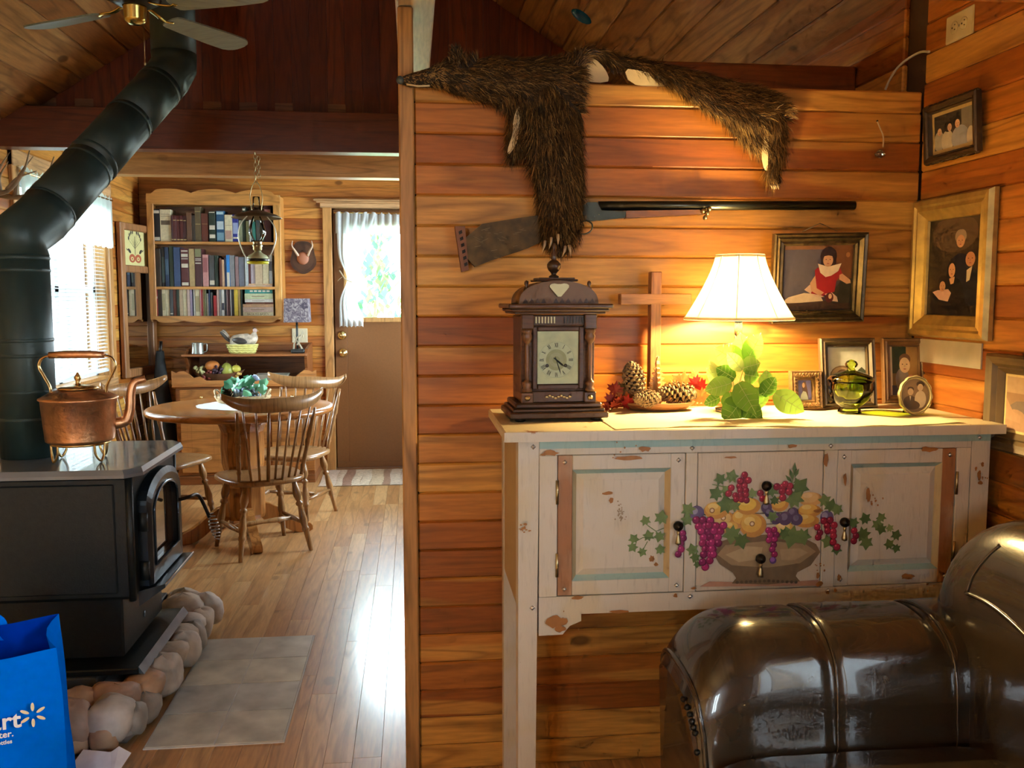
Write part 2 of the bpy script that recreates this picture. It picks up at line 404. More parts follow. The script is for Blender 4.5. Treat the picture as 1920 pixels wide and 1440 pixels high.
# far wall with the door opening
DX0, DX1, DZ = -.60, .21, 2.0
fw_ = MB()
for (a, b, c, d) in ((XL-.1, DX0-.02, 0, 2.35), (DX1+.02, XR+.1, 0, 2.35), (DX0-.02, DX1+.02, DZ+.02, 2.35)): fw_.box(a, b, YF+.018, YF+.14, c, d)
fw_ = struct(fw_.build('wall_far', core))
for a, b in zrows(0, 2.30):
    segs = [(XL, DX0), (DX1, XR)] if a < DZ else [(XL, XR)]
    for s0, s1 in segs: MB().box(s0, s1, YF+rnd.uniform(-.0015, .0015), YF+.018, a, b, .004).build('plank', wFar, fw_)
# wall behind the camera, with the wide window
bw = MB()
for (a, b, c, d) in ((XL-.1, WINB[0], 0, 3.5), (WINB[1], XR+.1, 0, 3.5), (WINB[0], WINB[1], 0, WINB[2]), (WINB[0], WINB[1], WINB[3], 3.5)): bw.box(a, b, YB-.14, YB, c, d)
struct(bw.build('wall_back', mat('back_wall_wood', (.36, .15, .045), .5)))
w3 = MB()
for xx in (WINB[0], (WINB[0]+WINB[1])/2, WINB[1]): w3.box(xx-.03, xx+.03, YB-.10, YB+.01, WINB[2], WINB[3])
for zz in (WINB[2], WINB[3]): w3.box(WINB[0], WINB[1], YB-.10, YB+.01, zz-.03, zz+.03)
w3 = struct(w3.build('window_3', wTrim)); MB().box(WINB[0], WINB[1], YB-.06, YB-.055, WINB[2], WINB[3]).build('pane', glass('window_glass'), w3)
w5 = MB()
for yy in (WINR[0], (WINR[0]+WINR[1])/2, WINR[1]): w5.box(XR+.0, XR+.10, yy-.03, yy+.03, WINR[2], WINR[3])
for zz in (WINR[2], WINR[3]): w5.box(XR+.0, XR+.10, WINR[0], WINR[1], zz-.03, zz+.03)
w5 = struct(w5.build('window_5', wTrim)); MB().box(XR+.055, XR+.06, WINR[0], WINR[1], WINR[2], WINR[3]).build('pane', glass('window_glass'), w5)
w4 = MB()  # added window, out of view, lets extra daylight into the dining nook
for yy in (WIN_ADD[0], (WIN_ADD[0]+WIN_ADD[1])/2, WIN_ADD[1]): w4.box(XR-.01, XR+.10, yy-.03, yy+.03, WIN_ADD[2], WIN_ADD[3])
for zz in (WIN_ADD[2], WIN_ADD[3]): w4.box(XR-.01, XR+.10, WIN_ADD[0], WIN_ADD[1], zz-.03, zz+.03)
w4 = struct(w4.build('window_4', wTrim)); MB().box(XR+.055, XR+.06, WIN_ADD[0], WIN_ADD[1], WIN_ADD[2], WIN_ADD[3]).build('pane', glass('window_glass'), w4)
w2 = MB()
for yy in (v0, (v0+v1)/2, v1): w2.box(XL-.10, XL+.01, yy-.03, yy+.03, u0, u1)
for zz in (u0, u1): w2.box(XL-.10, XL+.01, v0, v1, zz-.03, zz+.03)
w2 = struct(w2.build('window_2', wTrim)); MB().box(XL-.06, XL-.055, v0, v1, u0, u1).build('pane', glass('window_glass'), w2)
# gable wall with upright boards, over the dining beam
def zroof(x): return RIDZ-SLOPE*abs(x-RIDX)
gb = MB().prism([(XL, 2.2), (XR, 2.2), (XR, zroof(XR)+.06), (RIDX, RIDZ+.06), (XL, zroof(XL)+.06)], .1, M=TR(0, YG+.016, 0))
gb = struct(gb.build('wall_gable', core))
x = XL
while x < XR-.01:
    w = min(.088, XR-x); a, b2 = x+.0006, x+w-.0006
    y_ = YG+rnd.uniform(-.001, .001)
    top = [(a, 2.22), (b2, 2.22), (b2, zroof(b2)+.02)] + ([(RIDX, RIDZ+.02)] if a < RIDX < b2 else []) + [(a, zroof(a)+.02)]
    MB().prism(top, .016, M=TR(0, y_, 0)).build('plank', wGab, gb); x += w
# beams of the dining nook
struct(MB().box(XL-.02, -.02, 4.69, 4.80, 2.055, 2.25, .003).build('trim_5', wBeamD))
struct(MB().box(.07, XR, 4.69, 4.80, 2.055, 2.25, .003).build('trim_6', wBeamD))
struct(MB().box(XL-.01, XR, 5.66, 5.78, 2.055, 2.25, .003).build('trim_7', wBeam))
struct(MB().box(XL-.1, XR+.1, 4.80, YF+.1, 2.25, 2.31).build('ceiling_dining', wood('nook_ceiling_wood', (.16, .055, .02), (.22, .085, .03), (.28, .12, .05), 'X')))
# sloping ceiling of boards running along Y
ce = MB()
for x0_, x1_ in ((XL-.15, RIDX), (RIDX, XR+.15)):
    ce.add([(x0_, YB-.15, zroof(x0_)+.05), (x1_, YB-.15, zroof(x1_)+.05), (x1_, YG+.15, zroof(x1_)+.05), (x0_, YG+.15, zroof(x0_)+.05)], [(0, 1, 2, 3)])
    ce.add([(x0_, YB-.15, zroof(x0_)+.08), (x1_, YB-.15, zroof(x1_)+.08), (x1_, YG+.15, zroof(x1_)+.08), (x0_, YG+.15, zroof(x0_)+.08)], [(3, 2, 1, 0)])
ce = struct(ce.build('ceiling', core))
ca = math.atan(SLOPE)
for sgn in (-1, 1):
    L = ((RIDX-XL) if sgn < 0 else (XR-RIDX))/math.cos(ca); d = 0.
    M = TR(RIDX, 0, RIDZ) @ RY(sgn*ca)
    while d < L+.05:
        w = .135; cut = rnd.choice([None, None, rnd.uniform(2.6, 4.3)])
        for (a, b2) in (((YB-.1, YG),) if cut is None else ((YB-.1, cut), (cut, YG))):
            xs = (d, d+w) if sgn > 0 else (-d-w, -d)
            MB().box(xs[0]+.0005, xs[1]-.0005, a, b2, 0, .02, .006, M=M).build('plank', wCeil, ce)
        d += w
# door with glass, casing
dr = MB().box(DX0+.008, DWIN[0], YF+.03, YF+.072, .012, DZ-.004, .002)
dm = mat('door_paint', (.23, .095, .028), .45, var=.06, vs=90., bump=.05, bs=300.)
dr.box(DWIN[1], DX1-.008, YF+.03, YF+.072, .012, DZ-.004, .002).box(DWIN[0], DWIN[1], YF+.03, YF+.072, .012, DWIN[2], .002).box(DWIN[0], DWIN[1], YF+.03, YF+.072, DWIN[3], DZ-.004, .002)
dr = struct(dr.build('door_1', dm))
fr = MB()
for (a, b2, c, d) in ((DWIN[0]-.02, DWIN[0]+.012, DWIN[2]-.02, DWIN[3]+.02), (DWIN[1]-.012, DWIN[1]+.02, DWIN[2]-.02, DWIN[3]+.02), (DWIN[0]-.02, DWIN[1]+.02, DWIN[2]-.028, DWIN[2]+.01), (DWIN[0]-.02, DWIN[1]+.02, DWIN[3]-.01, DWIN[3]+.02)):
    fr.box(a, b2, YF+.018, YF+.03, c, d, .003)
fr.build('glass_frame', wTrim, dr)
MB().box(DWIN[0], DWIN[1], YF+.05, YF+.054, DWIN[2], DWIN[3]).build('pane', glass('window_glass'), dr)
MB().box(DX0+.008, DX1-.008, YF+.022, YF+.03, .012, .055, .002).build('bottom_sweep', dm, dr)
MB().box(DX0+.008, DX1-.008, YF+.02, YF+.03, 1.955, 1.992, .002).build('top_strip', dm, dr)
brass = mat('brass', (.80, .60, .24), .25, 1., var=.1)
def knob(p, r, name):
    m = MB(TR(*p) @ RX(PI/2)).lathe([(r*.95, 0), (r, .006), (r*.85, .012), (.4*r, .016), (.38*r, .035), (.7*r, .04), (.82*r, .052), (.72*r, .066), (0, .07)], 20); m.build(name, brass, dr, fix=True)
knob((-.533, YF+.03, .907), .034, 'knob')
MB(TR(-.539, YF+.03, 1.042) @ RX(PI/2)).lathe([(.034, 0), (.034, .008), (.028, .018), (.012, .02), (.012, .03), (0, .03)], 20).build('deadbolt', brass, dr, fix=True)
struct(MB().box(DX0-.068, DX0, YF-.02, YF+.05, 0, 2.005, .004).build('trim_8', wTrim))
struct(MB().box(DX1, DX1+.068, YF-.02, YF+.05, 0, 2.005, .004).build('trim_9', wTrim))
t10 = struct(MB().box(DX0-.085, DX1+.085, YF-.025, YF+.05, 2.005, 2.04, .004).build('trim_10', wood('trim_pine_x', (.40, .21, .085), (.52, .29, .12), (.62, .38, .18), 'X', knots=.3)))
MB().box(DX0-.11, DX1+.11, YF-.045, YF, 2.04, 2.052, .003).build('moulding', MATS['trim_pine_x'], t10); MB().box(DX0-.13, DX1+.13, YF-.06, YF, 2.052, 2.068, .004).build('moulding', MATS['trim_pine_x'], t10)
struct(MB().box(DX0-.02, DX0+.02, YF+.073, YF+.09, 0, DZ+.02).box(DX1-.02, DX1+.02, YF+.073, YF+.09, 0, DZ+.02).box(DX0, DX1, YF+.073, YF+.09, DZ-.02, DZ+.02).build('trim_12', wTrim))
struct(MB().box(DX0, DX1, YF+.0, YF+.10, -.01, .011, .003).build('trim_11', wood('sill_wood', (.2, .09, .04), (.26, .12, .05), (.3, .15, .07), 'X')))
# dining window: casing, sash bars, glass
w1 = MB()
for yy in (y0, y1): w1.box(XL-.12, XL+.0, yy-.02, yy+.02, z0-.02, z1+.02)
for zz in (z0, z1): w1.box(XL-.12, XL+.0, y0, y1, zz-.02, zz+.02)
w1 = struct(w1.build('window_1', wTrim))
for (a, b2, c, d) in ((y0-.075, y0, z0-.08, z1+.08), (y1, y1+.075, z0-.08, z1+.08)): MB().box(XL-.002, XL+.022, a, b2, c, d, .004).build('casing', wTrim, w1)
for (c, d) in ((z0-.09, z0), (z1, z1+.085)): MB().box(XL-.002, XL+.026, y0-.075, y1+.075, c, d, .004).build('casing', wood('trim_pine_y', (.40, .21, .085), (.52, .29, .12), (.62, .38, .18), 'Y', knots=.5), w1)
sash = mat('white_sash', (.75, .78, .80), .4)
ym = (y0+y1)/2
for (a, b2, c, d) in ((y0+.02, y0+.06, z0+.02, z1-.02), (y1-.06, y1-.02, z0+.02, z1-.02), (ym-.03, ym+.03, z0+.02, z1-.02), (y0+.02, y1-.02, z0+.02, z0+.06), (y0+.02, y1-.02, z1-.06, z1-.02), (y0+.02, y1-.02, 1.36, 1.40)):
    MB().box(XL-.10, XL-.07, a, b2, c, d, .003).build('sash', sash, w1)
MB().box(XL-.088, XL-.084, y0+.02, y1-.02, z0+.02, z1-.02).build('pane', glass('window_glass'), w1)
# outdoors: lawn and a climbing shrub by the door
struct(MB().box(-30, 30, YF+.2, 40, -.35, -.3).build('ground_outside', mat('lawn', (.30, .31, .20), .9, var=.3)))
struct(MB().box(-30, XL-.2, -20, 40, -.36, -.31).build('ground_side', mat('lawn', (.30, .31, .20), .9, var=.3)))
# ================================================================ painted sideboard
def WB(t): return MB(TR(*(-Vector(t.location))))          # author in room coordinates under a thing
def WM(t): return TR(*(-Vector(t.location)))
def paintwood(name, base, stain, chip, amt):
    m, t, b = _nodes(name); n, l = t.nodes, t.links
    tc = n.new('ShaderNodeTexCoord')
    def noise(s, d=4., dist=0., sc_=None):
        q = n.new('ShaderNodeTexNoise'); q.inputs['Scale'].default_value = s; q.inputs['Detail'].default_value = d; q.inputs['Distortion'].default_value = dist
        if sc_:
            mp = n.new('ShaderNodeMapping'); mp.inputs['Scale'].default_value = sc_; l.new(tc.outputs['Object'], mp.inputs[0]); l.new(mp.outputs[0], q.inputs[0])
        else: l.new(tc.outputs['Object'], q.inputs[0])
        return q.outputs['Fac']
    def rng(f, a, b2, c=0., d=1.):
        q = n.new('ShaderNodeMapRange'); q.inputs[1].default_value = a; q.inputs[2].default_value = b2; q.inputs[3].default_value = c; q.inputs[4].default_value = d; l.new(f, q.inputs[0]); return q.outputs[0]
    def mix(f, a, c):
        q = n.new('ShaderNodeMixRGB'); l.new(f, q.inputs[0])
        for i, s in ((1, a), (2, c)):
            if isinstance(s, tuple): q.inputs[i].default_value = (*s, 1)
            else: l.new(s, q.inputs[i])
        return q.outputs[0]
    c = mix(rng(noise(7., 3.), .5, .62, 0, .55), base, stain)
    c = mix(rng(noise(30., 5., 0., (4, 4, .6)), .56, .72, 0, .4), c, tuple(.62*x for x in base))
    c = mix(rng(noise(19., 5., .3), amt, amt+.015), c, chip)
    l.new(c, b.inputs['Base Color']); b.inputs['Roughness'].default_value = .45
    bp = n.new('ShaderNodeBump'); bp.inputs['Strength'].default_value = .15; bp.inputs['Distance'].default_value = .003
    l.new(noise(45., 4., 0., (6, 6, 1)), bp.inputs['Height']); l.new(bp.outputs[0], b.inputs['Normal']); return m
pW = paintwood('chipped_cream_paint', (.58, .54, .47), (.55, .47, .30), (.33, .13, .04), .74)
pTop = paintwood('worn_top_paint', (.62, .52, .33), (.60, .46, .24), (.32, .14, .05), .70)
pRust = paintwood('rust_glaze_paint', (.34, .15, .065), (.52, .38, .25), (.28, .10, .03), .75)
pTeal = paintwood('teal_glaze_paint', (.30, .46, .44), (.40, .50, .42), (.33, .13, .04), .8)
pShade = paintwood('antique_glaze_paint', (.46, .36, .20), (.40, .28, .14), (.30, .12, .04), .75)
iron = mat('dark_iron', (.035, .03, .025), .35, .9, var=.3); agedbrass = mat('aged_brass', (.42, .34, .18), .35, 1., var=.2)
nail = mat('nail_head', (.55, .52, .48), .3, .9)
SB = thing('painted_sideboard', 'distressed cream sideboard hand-painted with a bowl of fruit, against the plank partition', 'sideboard', (.81, 2.24, 0))
FY = 2.04
m = WB(SB); m.box(.203, 1.412, 2.012, 2.447, 1.004, 1.028, .004); m.build('top', pTop, SB)
m = WB(SB).box(.203, 1.412, 2.0105, 2.0125, 1.005, 1.027); m.build('top_edge', pW, SB)
# carcass
m = WB(SB).box(.245, 1.388, 2.062, 2.42, .63, 1.003, 0); m.build('carcass', mat('carcass_wood', (.16, .09, .04), .8), SB)
# legs: front ones carry the frame, tapering a little; back ones straight
def leg(x0, x1, y0, y1, tz, w):
    q = WB(SB); vs = [(x0, y0, 0), (x0+w, y0, 0), (x0+w, y0+w, 0), (x0, y0+w, 0), (x0, y0, tz), (x1, y0, tz), (x1, y1, tz), (x0, y1, tz)]
    q.add(vs, [(3, 2, 1, 0), (4, 5, 6, 7), (0, 1, 5, 4), (1, 2, 6, 5), (2, 3, 7, 6), (3, 0, 4, 7)]).build('leg', pW, SB, fix=True)
leg(.238, .286, FY, FY+.05, 1.003, .040); leg(.238, .286, 2.38, 2.43, 1.003, .040)
def legr(x0, x1, y0, y1, tz, w):
    q = WB(SB); vs = [(x1-w, y0, 0), (x1, y0, 0), (x1, y0+w, 0), (x1-w, y0+w, 0), (x0, y0, tz), (x1, y0, tz), (x1, y1, tz), (x0, y1, tz)]
    q.add(vs, [(3, 2, 1, 0), (4, 5, 6, 7), (0, 1, 5, 4), (1, 2, 6, 5), (2, 3, 7, 6), (3, 0, 4, 7)]).build('leg', pW, SB, fix=True)
legr(1.345, 1.393, FY, FY+.05, 1.003, .040); legr(1.345, 1.393, 2.38, 2.43, 1.003, .040)
# side panels with a slanted lower edge
for X0 in (.240, 1.379):
    WB(SB).add([(X0, 2.085, .60), (X0, 2.385, .60), (X0, 2.385, 1.003), (X0, 2.085, 1.003), (X0+.012, 2.085, .60), (X0+.012, 2.385, .60), (X0+.012, 2.385, 1.003), (X0+.012, 2.085, 1.003)],
        [(0, 3, 2, 1), (4, 5, 6, 7), (0, 1, 5, 4), (2, 3, 7, 6), (1, 2, 6, 5), (3, 0, 4, 7)]).build('side_panel', pShade, SB, fix=True)
# face frame
def ff(name, x0, x1, z0, z1, mt=pW, y0=FY, y1=FY+.022, b=.0015): return WB(SB).box(x0, x1, y0, y1, z0, z1, b).build(name, mt, SB)
ff('rail', .2865, 1.3445, .9685, 1.003); ff('stile', .2865, .329, .6332, .9683); ff('stile', .634, .6618, .6332, .9683); ff('stile', .9732, 1.006, .6332, .9683); ff('stile', 1.309, 1.3445, .6332, .9683)
ff('rail', .662, .973, .793, .818)
ap = [(.2865, .633), (1.3445, .633), (1.3445, .541), (1.295, .541), (1.283, .565), (1.25, .573), (1.25, .590), (.387, .590), (.387, .573), (.36, .562), (.343, .542), (.2865, .541)]
WB(SB).prism(ap, .022, M=WM(SB) @ TR(0, FY, 0)).build('apron', pW, SB) if False else MB().prism(ap, .022, M=WM(SB) @ TR(0, FY, 0)).build('apron', pW, SB)
# teal glaze along the top rail
MB().box(.287, 1.392, FY-.0012, FY+.01, .984, 1.0035, 0, M=WM(SB)).build('teal_band', pTeal, SB)
# panelled doors
def pdoor(x0, x1, z0, z1, hinge):
    d = WB(SB)
    w = .0345; yf = FY+.003
    d.box(x0+w, x1-w, yf+.016, yf+.022, z0+w, z1-w, 0)
    d = d.build('door', pW, SB)
    for (a, b, c, e, mt) in ((x0, x0+w, z0, z1, pRust if hinge < 0 else pW), (x1-w, x1, z0, z1, pRust if hinge > 0 else pW), (x0+w, x1-w, z1-w, z1, pW), (x0+w, x1-w, z0, z0+w, pW)):
        WB(SB).box(a, b, yf, yf+.018, c, e, .0012).build('door_rail', mt, d)
    # moulding: sloped inner edges
    i0, i1, k0, k1 = x0+w, x1-w, z0+w, z1-w; q = .011; yr = yf+.012
    for vs, mt in (([(i0, yf, k0), (i0+q, yr, k0+q), (i0+q, yr, k1-q), (i0, yf, k1)], pShade), ([(i1, yf, k1), (i1-q, yr, k1-q), (i1-q, yr, k0+q), (i1, yf, k0)], pShade),
                   ([(i0, yf, k1), (i0+q, yr, k1-q), (i1-q, yr, k1-q), (i1, yf, k1)], pTeal), ([(i1, yf, k0), (i1-q, yr, k0+q), (i0+q, yr, k0+q), (i0, yf, k0)], pTeal)):
        WB(SB).add(vs, [(0, 1, 2, 3)]).build('moulding', mt, d)
    # raised field
    j0, j1, l0, l1 = i0+q, i1-q, k0+q, k1-q; q2 = .016; yt = yf+.005
    f = WB(SB)
    f.add([(j0, yr, l0), (j1, yr, l0), (j1, yr, l1), (j0, yr, l1), (j0+q2, yt, l0+q2), (j1-q2, yt, l0+q2), (j1-q2, yt, l1-q2), (j0+q2, yt, l1-q2)], [(0, 1, 5, 4), (1, 2, 6, 5), (2, 3, 7, 6), (3, 0, 4, 7), (4, 5, 6, 7)])
    f.build('raised_panel', pW, d)
    for sx in (x0+.016, x1-.016):
        for sz in (z0+.016, z1-.016): WB(SB).lathe([(.0062, 0), (.0045, .003), (0, .0045)], 4, M=WM(SB).inverted() @ WM(SB) @ TR(sx, yf, sz) @ RX(PI/2)).build('nail_head', nail, d, fix=True)
    hx = x0-.002 if hinge < 0 else x1+.002
    for sz in (z0+.075, z1-.085): WB(SB).tube([(hx, FY-.002, sz-.028), (hx, FY-.002, sz+.028)], .0035, 8).build('hinge', agedbrass, d)
    return d
dL = pdoor(.3305, .6325, .6345, .967, -1); dR = pdoor(1.0075, 1.3075, .6345, .967, 1)
dw = []
for (z0, z1) in ((.8195, .967), (.6345, .7915)):
    dw.append(WB(SB).box(.6635, .9715, FY+.002, FY+.02, z0, z1, .0015).build('drawer', paintwood('drawer_paint', (.58, .51, .41), (.62, .50, .36), (.33, .13, .04), .73) if not dw else dw[0].data.materials[0], SB))
# drop pulls
def pull(px, py, par):
    p = PY(px, py, FY); B = WB(SB)
    B.lathe([(.009, 0), (.0115, .004), (.012, .010), (.009, .017), (0, .020)], 14, M=TR(p.x, FY, p.z) @ RX(PI/2)); B.build('knob', iron, par, fix=True)
    B = WB(SB); B.lathe([(0, -.046), (.0065, -.043), (.007, -.038), (.0035, -.024), (.0025, -.020), (.004, -.018), (.004, -.012), (0, -.01)], 12, c=(p.x, FY-.009, p.z)); B.build('pull_drop', agedbrass, par, fix=True)
pull(1435, 910, dw[0]); pull(1424, 1046, dw[1]); pull(1270, 985, dL); pull(1581, 978, dR)
for (px, py) in ((1000, 838), (1298, 840), (1558, 836), (1837, 820), (998, 1140), (1294, 1118), (1552, 1108)):
    p = PY(px, py, FY); WB(SB).lathe([(.0065, 0), (.0045, .003), (0, .0045)], 4, M=TR(p.x, FY, p.z) @ RX(PI/2)).build('nail_head', nail, SB, fix=True)
# ---- hand-painted decoration (flat paint on the doors, drawers and frame)
def F2(px, py, Y=FY): p = PY(px, py, Y); return (p.x, p.z)
PXS = .00122                                              # metres per photo pixel on the front
def circ(px, py, r, n=14, Y=FY, ry=None): c = F2(px, py, Y); return ell(c[0], c[1], r*PXS, (ry or r)*PXS, n)
def pp(pts, Y=FY): return [F2(x, y, Y) for x, y in pts]
G1, G2, G3 = (.10, .16, .045), (.15, .22, .07), (.22, .30, .11)
def ivy(px, py, s, a, c, Y=FY):
    base = [(0, -1), (.25, -.55), (.8, -.75), (.62, -.15), (1, .35), (.45, .4), (0, 1.05), (-.45, .4), (-1, .35), (-.62, -.15), (-.8, -.75), (-.25, -.55)]
    o = F2(px, py, Y); ca, sa = math.cos(a), math.sin(a)
    return (c, [(o[0]+PXS*s*(x*ca-z*sa), o[1]+PXS*s*(x*sa+z*ca)) for x, z in base])
def stroke(pts, w, c, Y=FY):
    q = [Vector((*F2(x, y, Y), 0)) for x, y in pts]; L, Rr = [], []
    for i, p in enumerate(q):
        d = (q[min(i+1, len(q)-1)]-q[max(i-1, 0)]).normalized(); nn = Vector((-d.y, d.x, 0))*w*PXS/2; L.append((p+nn)[:2]); Rr.append((p-nn)[:2])
    return (c, L+Rr[::-1])
S = []
# table shadow line and bowl
S.append(((.46, .25, .17), pp([(1312, 1100), (1330, 1090), (1400, 1092), (1480, 1091), (1535, 1087), (1536, 1098)])))
bowl = [(1338, 1040), (1352, 1015), (1378, 1006), (1440, 1002), (1500, 1005), (1530, 1020), (1538, 1035), (1520, 1060), (1495, 1073), (1492, 1080), (1500, 1090), (1440, 1096), (1372, 1094), (1380, 1084), (1374, 1074), (1350, 1058)]
S.append(((.20, .13, .07), pp(bowl)))
S.append(((.34, .24, .13), pp([(1345, 1040), (1360, 1022), (1440, 1014), (1510, 1020), (1530, 1034), (1500, 1056), (1440, 1064), (1372, 1060)])))
S.append(((.46, .35, .20), pp([(1360, 1040), (1400, 1024), (1430, 1026), (1425, 1048), (1385, 1054)])))
S.append(((.42, .31, .18), pp([(1462, 1030), (1500, 1028), (1515, 1036), (1490, 1050), (1465, 1050)])))
for i in range(14): S.append(((.12, .08, .045), circ(1382+i*8.5, 1089-(abs(i-7)*-.4), 3.2)))
I1 = len(S)
# fruit
def peach(px, py, r, c1, c2, c3, ry=None, pit=None):
    S.append((c1, circ(px, py, r, 18, ry=ry))); S.append((c2, circ(px-r*.12, py-r*.14, r*.78, 16, ry=(ry or r)*.76))); S.append((c3, circ(px-r*.25, py-r*.3, r*.42, 14, ry=(ry or r)*.36)))
    if pit: S.append(((.30, .16, .06), circ(px+pit[0], py+pit[1], 5.5))); S.append(((.75, .60, .42), circ(px+pit[0], py+pit[1], 3.2)))
O1, O2, O3 = (.55, .27, .06), (.68, .42, .09), (.75, .58, .20)
peach(1520, 936, 24, (.60, .34, .12), (.66, .44, .18), (.72, .54, .28), 14)
peach(1518, 958, 24, O1, O2, O3, 13); peach(1356, 975, 24, O1, (.66, .46, .18), (.72, .58, .32), 18, (0, -4)); peach(1390, 972, 20, O1, O2, O3, 18)
peach(1343, 957, 25, O1, O2, O3, 17, (-8, 0)); peach(1403, 949, 25, O1, (.74, .50, .08), (.80, .62, .16), 17); peach(1462, 945, 18, O1, O2, O3, 15, (0, -8))
peach(1412, 985, 27, O1, O2, O3, 24, (-2, -3)); peach(1470, 990, 18, O2, O3, (.80, .64, .34), 14); peach(1512, 977, 26, O1, O2, O3, 13); peach(1370, 990, 22, (.58, .30, .10), O2, O3, 12)
for (px, py, r) in ((1437, 952, 11), (1442, 962, 9), (1486, 962, 12), (1472, 972, 14), (1455, 972, 12), (1494, 974, 12)): S.append(((.10, .06, .13), circ(px, py, r))); S.append(((.20, .16, .26), circ(px-2, py-3, r*.5)))
for (px, py, r) in ((1306, 962, 15), (1550, 970, 14)): S.append(((.13, .10, .22), circ(px, py, r))); S.append(((.30, .28, .42), circ(px-4, py-4, r*.45)))
# leaves
I2 = len(S)
for a in ((1350, 898, 13, .5, G1), (1342, 925, 15, 1.0, G1), (1362, 920, 13, -.6, G2), (1372, 893, 14, -.3, G2), (1362, 945, 20, .2, G1), (1377, 948, 13, 0, G2), (1410, 925, 11, .1, G3), (1446, 918, 16, .2, G2), (1452, 938, 10, 0, G1), (1500, 912, 20, -.7, G1), (1489, 935, 20, .5, G2), (1448, 968, 12, .6, G2),
          (1372, 1002, 20, 3.0, G2), (1390, 1014, 17, 3.4, G1), (1484, 1006, 24, 2.9, G2), (1505, 1006, 18, 3.4, G2), (1470, 1000, 12, 3.0, G1), (1290, 955, 15, .8, G2), (1288, 975, 13, 2.6, G2), (1298, 1030, 13, .3, G2), (1303, 1045, 11, 2.8, G1), (1307, 1058, 8, 3., G1),
          (1546, 938, 14, .2, G2), (1558, 948, 15, -.3, G1), (1569, 955, 13, .4, G2), (1552, 1015, 15, 2.6, G2), (1568, 1030, 12, 3.2, G2)): S.append(ivy(*a))
for (a, b) in (((1485, 905), (1472, 890)), ((1486, 900), (1480, 878)), ((1489, 892), (1490, 866)), ((1489, 896), (1498, 878)), ((1486, 906), (1499, 898))):
    d = ((a[0]+b[0])/2, (a[1]+b[1])/2); nx, ny = (b[1]-a[1])*.16, -(b[0]-a[0])*.16; S.append((G1, pp([a, (d[0]+nx, d[1]+ny), b, (d[0]-nx, d[1]-ny)])))
S.append(stroke([(1482, 915), (1487, 895), (1490, 875)], 2, G1)); S.append(stroke([(1335, 908), (1355, 912), (1362, 912)], 2, G2))
# grapes
I3 = len(S)
gr = random.Random(5)
def grapes(pts, r, cols):
    for (px, py) in pts:
        px += gr.uniform(-1, 1); py += gr.uniform(-1, 1)
        c = gr.choice(cols); S.append((tuple(.55*x for x in c), circ(px, py, r, 12))); S.append((c, circ(px-.6, py-.8, r*.8, 10))); S.append((tuple(min(1, x*2.0+.1) for x in c), circ(px-r*.3, py-r*.35, r*.25, 6)))
RED = [(.30, .01, .035), (.38, .02, .05), (.24, .008, .035)]; MAG = [(.30, .008, .09), (.36, .015, .13), (.22, .006, .08)]
def cluster(cx, top, bot, w0, w1, r):
    out = []; y = top; k = 0
    while y < bot:
        t = (y-top)/(bot-top); w = w0+(w1-w0)*t; nn = max(1, int(w/(r*1.55)))
        for i in range(nn): out.append((cx(t)+(i-(nn-1)/2)*r*1.6+(k % 2)*r*.5, y))
        y += r*1.35; k += 1
    return out
grapes(cluster(lambda t: 1394-t*8, 893, 938, 18, 34, 6.5), 6.5, RED); grapes([(1395, 890), (1402, 900), (1388, 902), (1370, 915), (1366, 925)], 7, RED)
grapes(cluster(lambda t: 1468, 912, 936, 38, 18, 7.5), 7.5, RED); grapes([(1472, 907), (1426, 925), (1430, 935)], 7, RED)
grapes(cluster(lambda t: 1318+t*10, 975, 1060, 42, 22, 8), 8, MAG); grapes(cluster(lambda t: 1342-t*10, 985, 1040, 40, 20, 8), 8, MAG); grapes([(1322, 1062), (1316, 1054)], 8, MAG)
grapes(cluster(lambda t: 1445+t*3, 993, 1045, 30, 12, 6.8), 6.8, MAG)
grapes(cluster(lambda t: 1280-t*10, 1000, 1040, 14, 22, 7), 7, MAG)
grapes(cluster(lambda t: 1550+t*14, 975, 1026, 30, 14, 7.5), 7.5, RED); grapes(cluster(lambda t: 1532, 988, 1015, 14, 12, 7), 7, RED); grapes(cluster(lambda t: 1600, 995, 1016, 18, 10, 7), 7, RED)
S.append(((.14, .06, .20), circ(1448, 1050, 7))); S.append(((.30, .10, .34), circ(1447, 1048, 5)))
# chips of bare wood and rusty edges
I4 = len(S)
cr = random.Random(8)
CH = (.34, .14, .035)
def chip(px, py, w, h, c=CH, n=13, Y=FY):
    o = F2(px, py, Y); return (c, [(o[0]+PXS*w/2*math.cos(2*PI*i/n)*cr.uniform(.6, 1.1), o[1]+PXS*h/2*math.sin(2*PI*i/n)*cr.uniform(.55, 1.15)) for i in range(n)])
for a in ((1208, 841, 34, 12), (1178, 858, 64, 9), (1030, 849, 38, 12), (1484, 836, 24, 9), (1740, 842, 40, 13), (1700, 1080, 34, 14), (1042, 1165, 44, 24), (1048, 1178, 26, 14), (1160, 1146, 40, 7), (1082, 1120, 28, 9), (1266, 1116, 9, 10), (1547, 862, 10, 30), (1368, 857, 30, 5), (1583, 897, 8, 30), (1532, 957, 22, 7), (1627, 928, 9, 28), (1532, 1078, 9, 14), (1535, 1094, 16, 12),
          (1834, 890, 9, 24), (1840, 870, 7, 12), (1828, 878, 6, 9), (1836, 905, 12, 9), (984, 982, 9, 6), (980, 990, 6, 6), (1018, 852, 12, 5), (1572, 1082, 9, 16), (1776, 1100, 12, 9), (1300, 1102, 12, 5), (1550, 1110, 9, 8), (1565, 1106, 8, 9)): S.append(chip(*a))
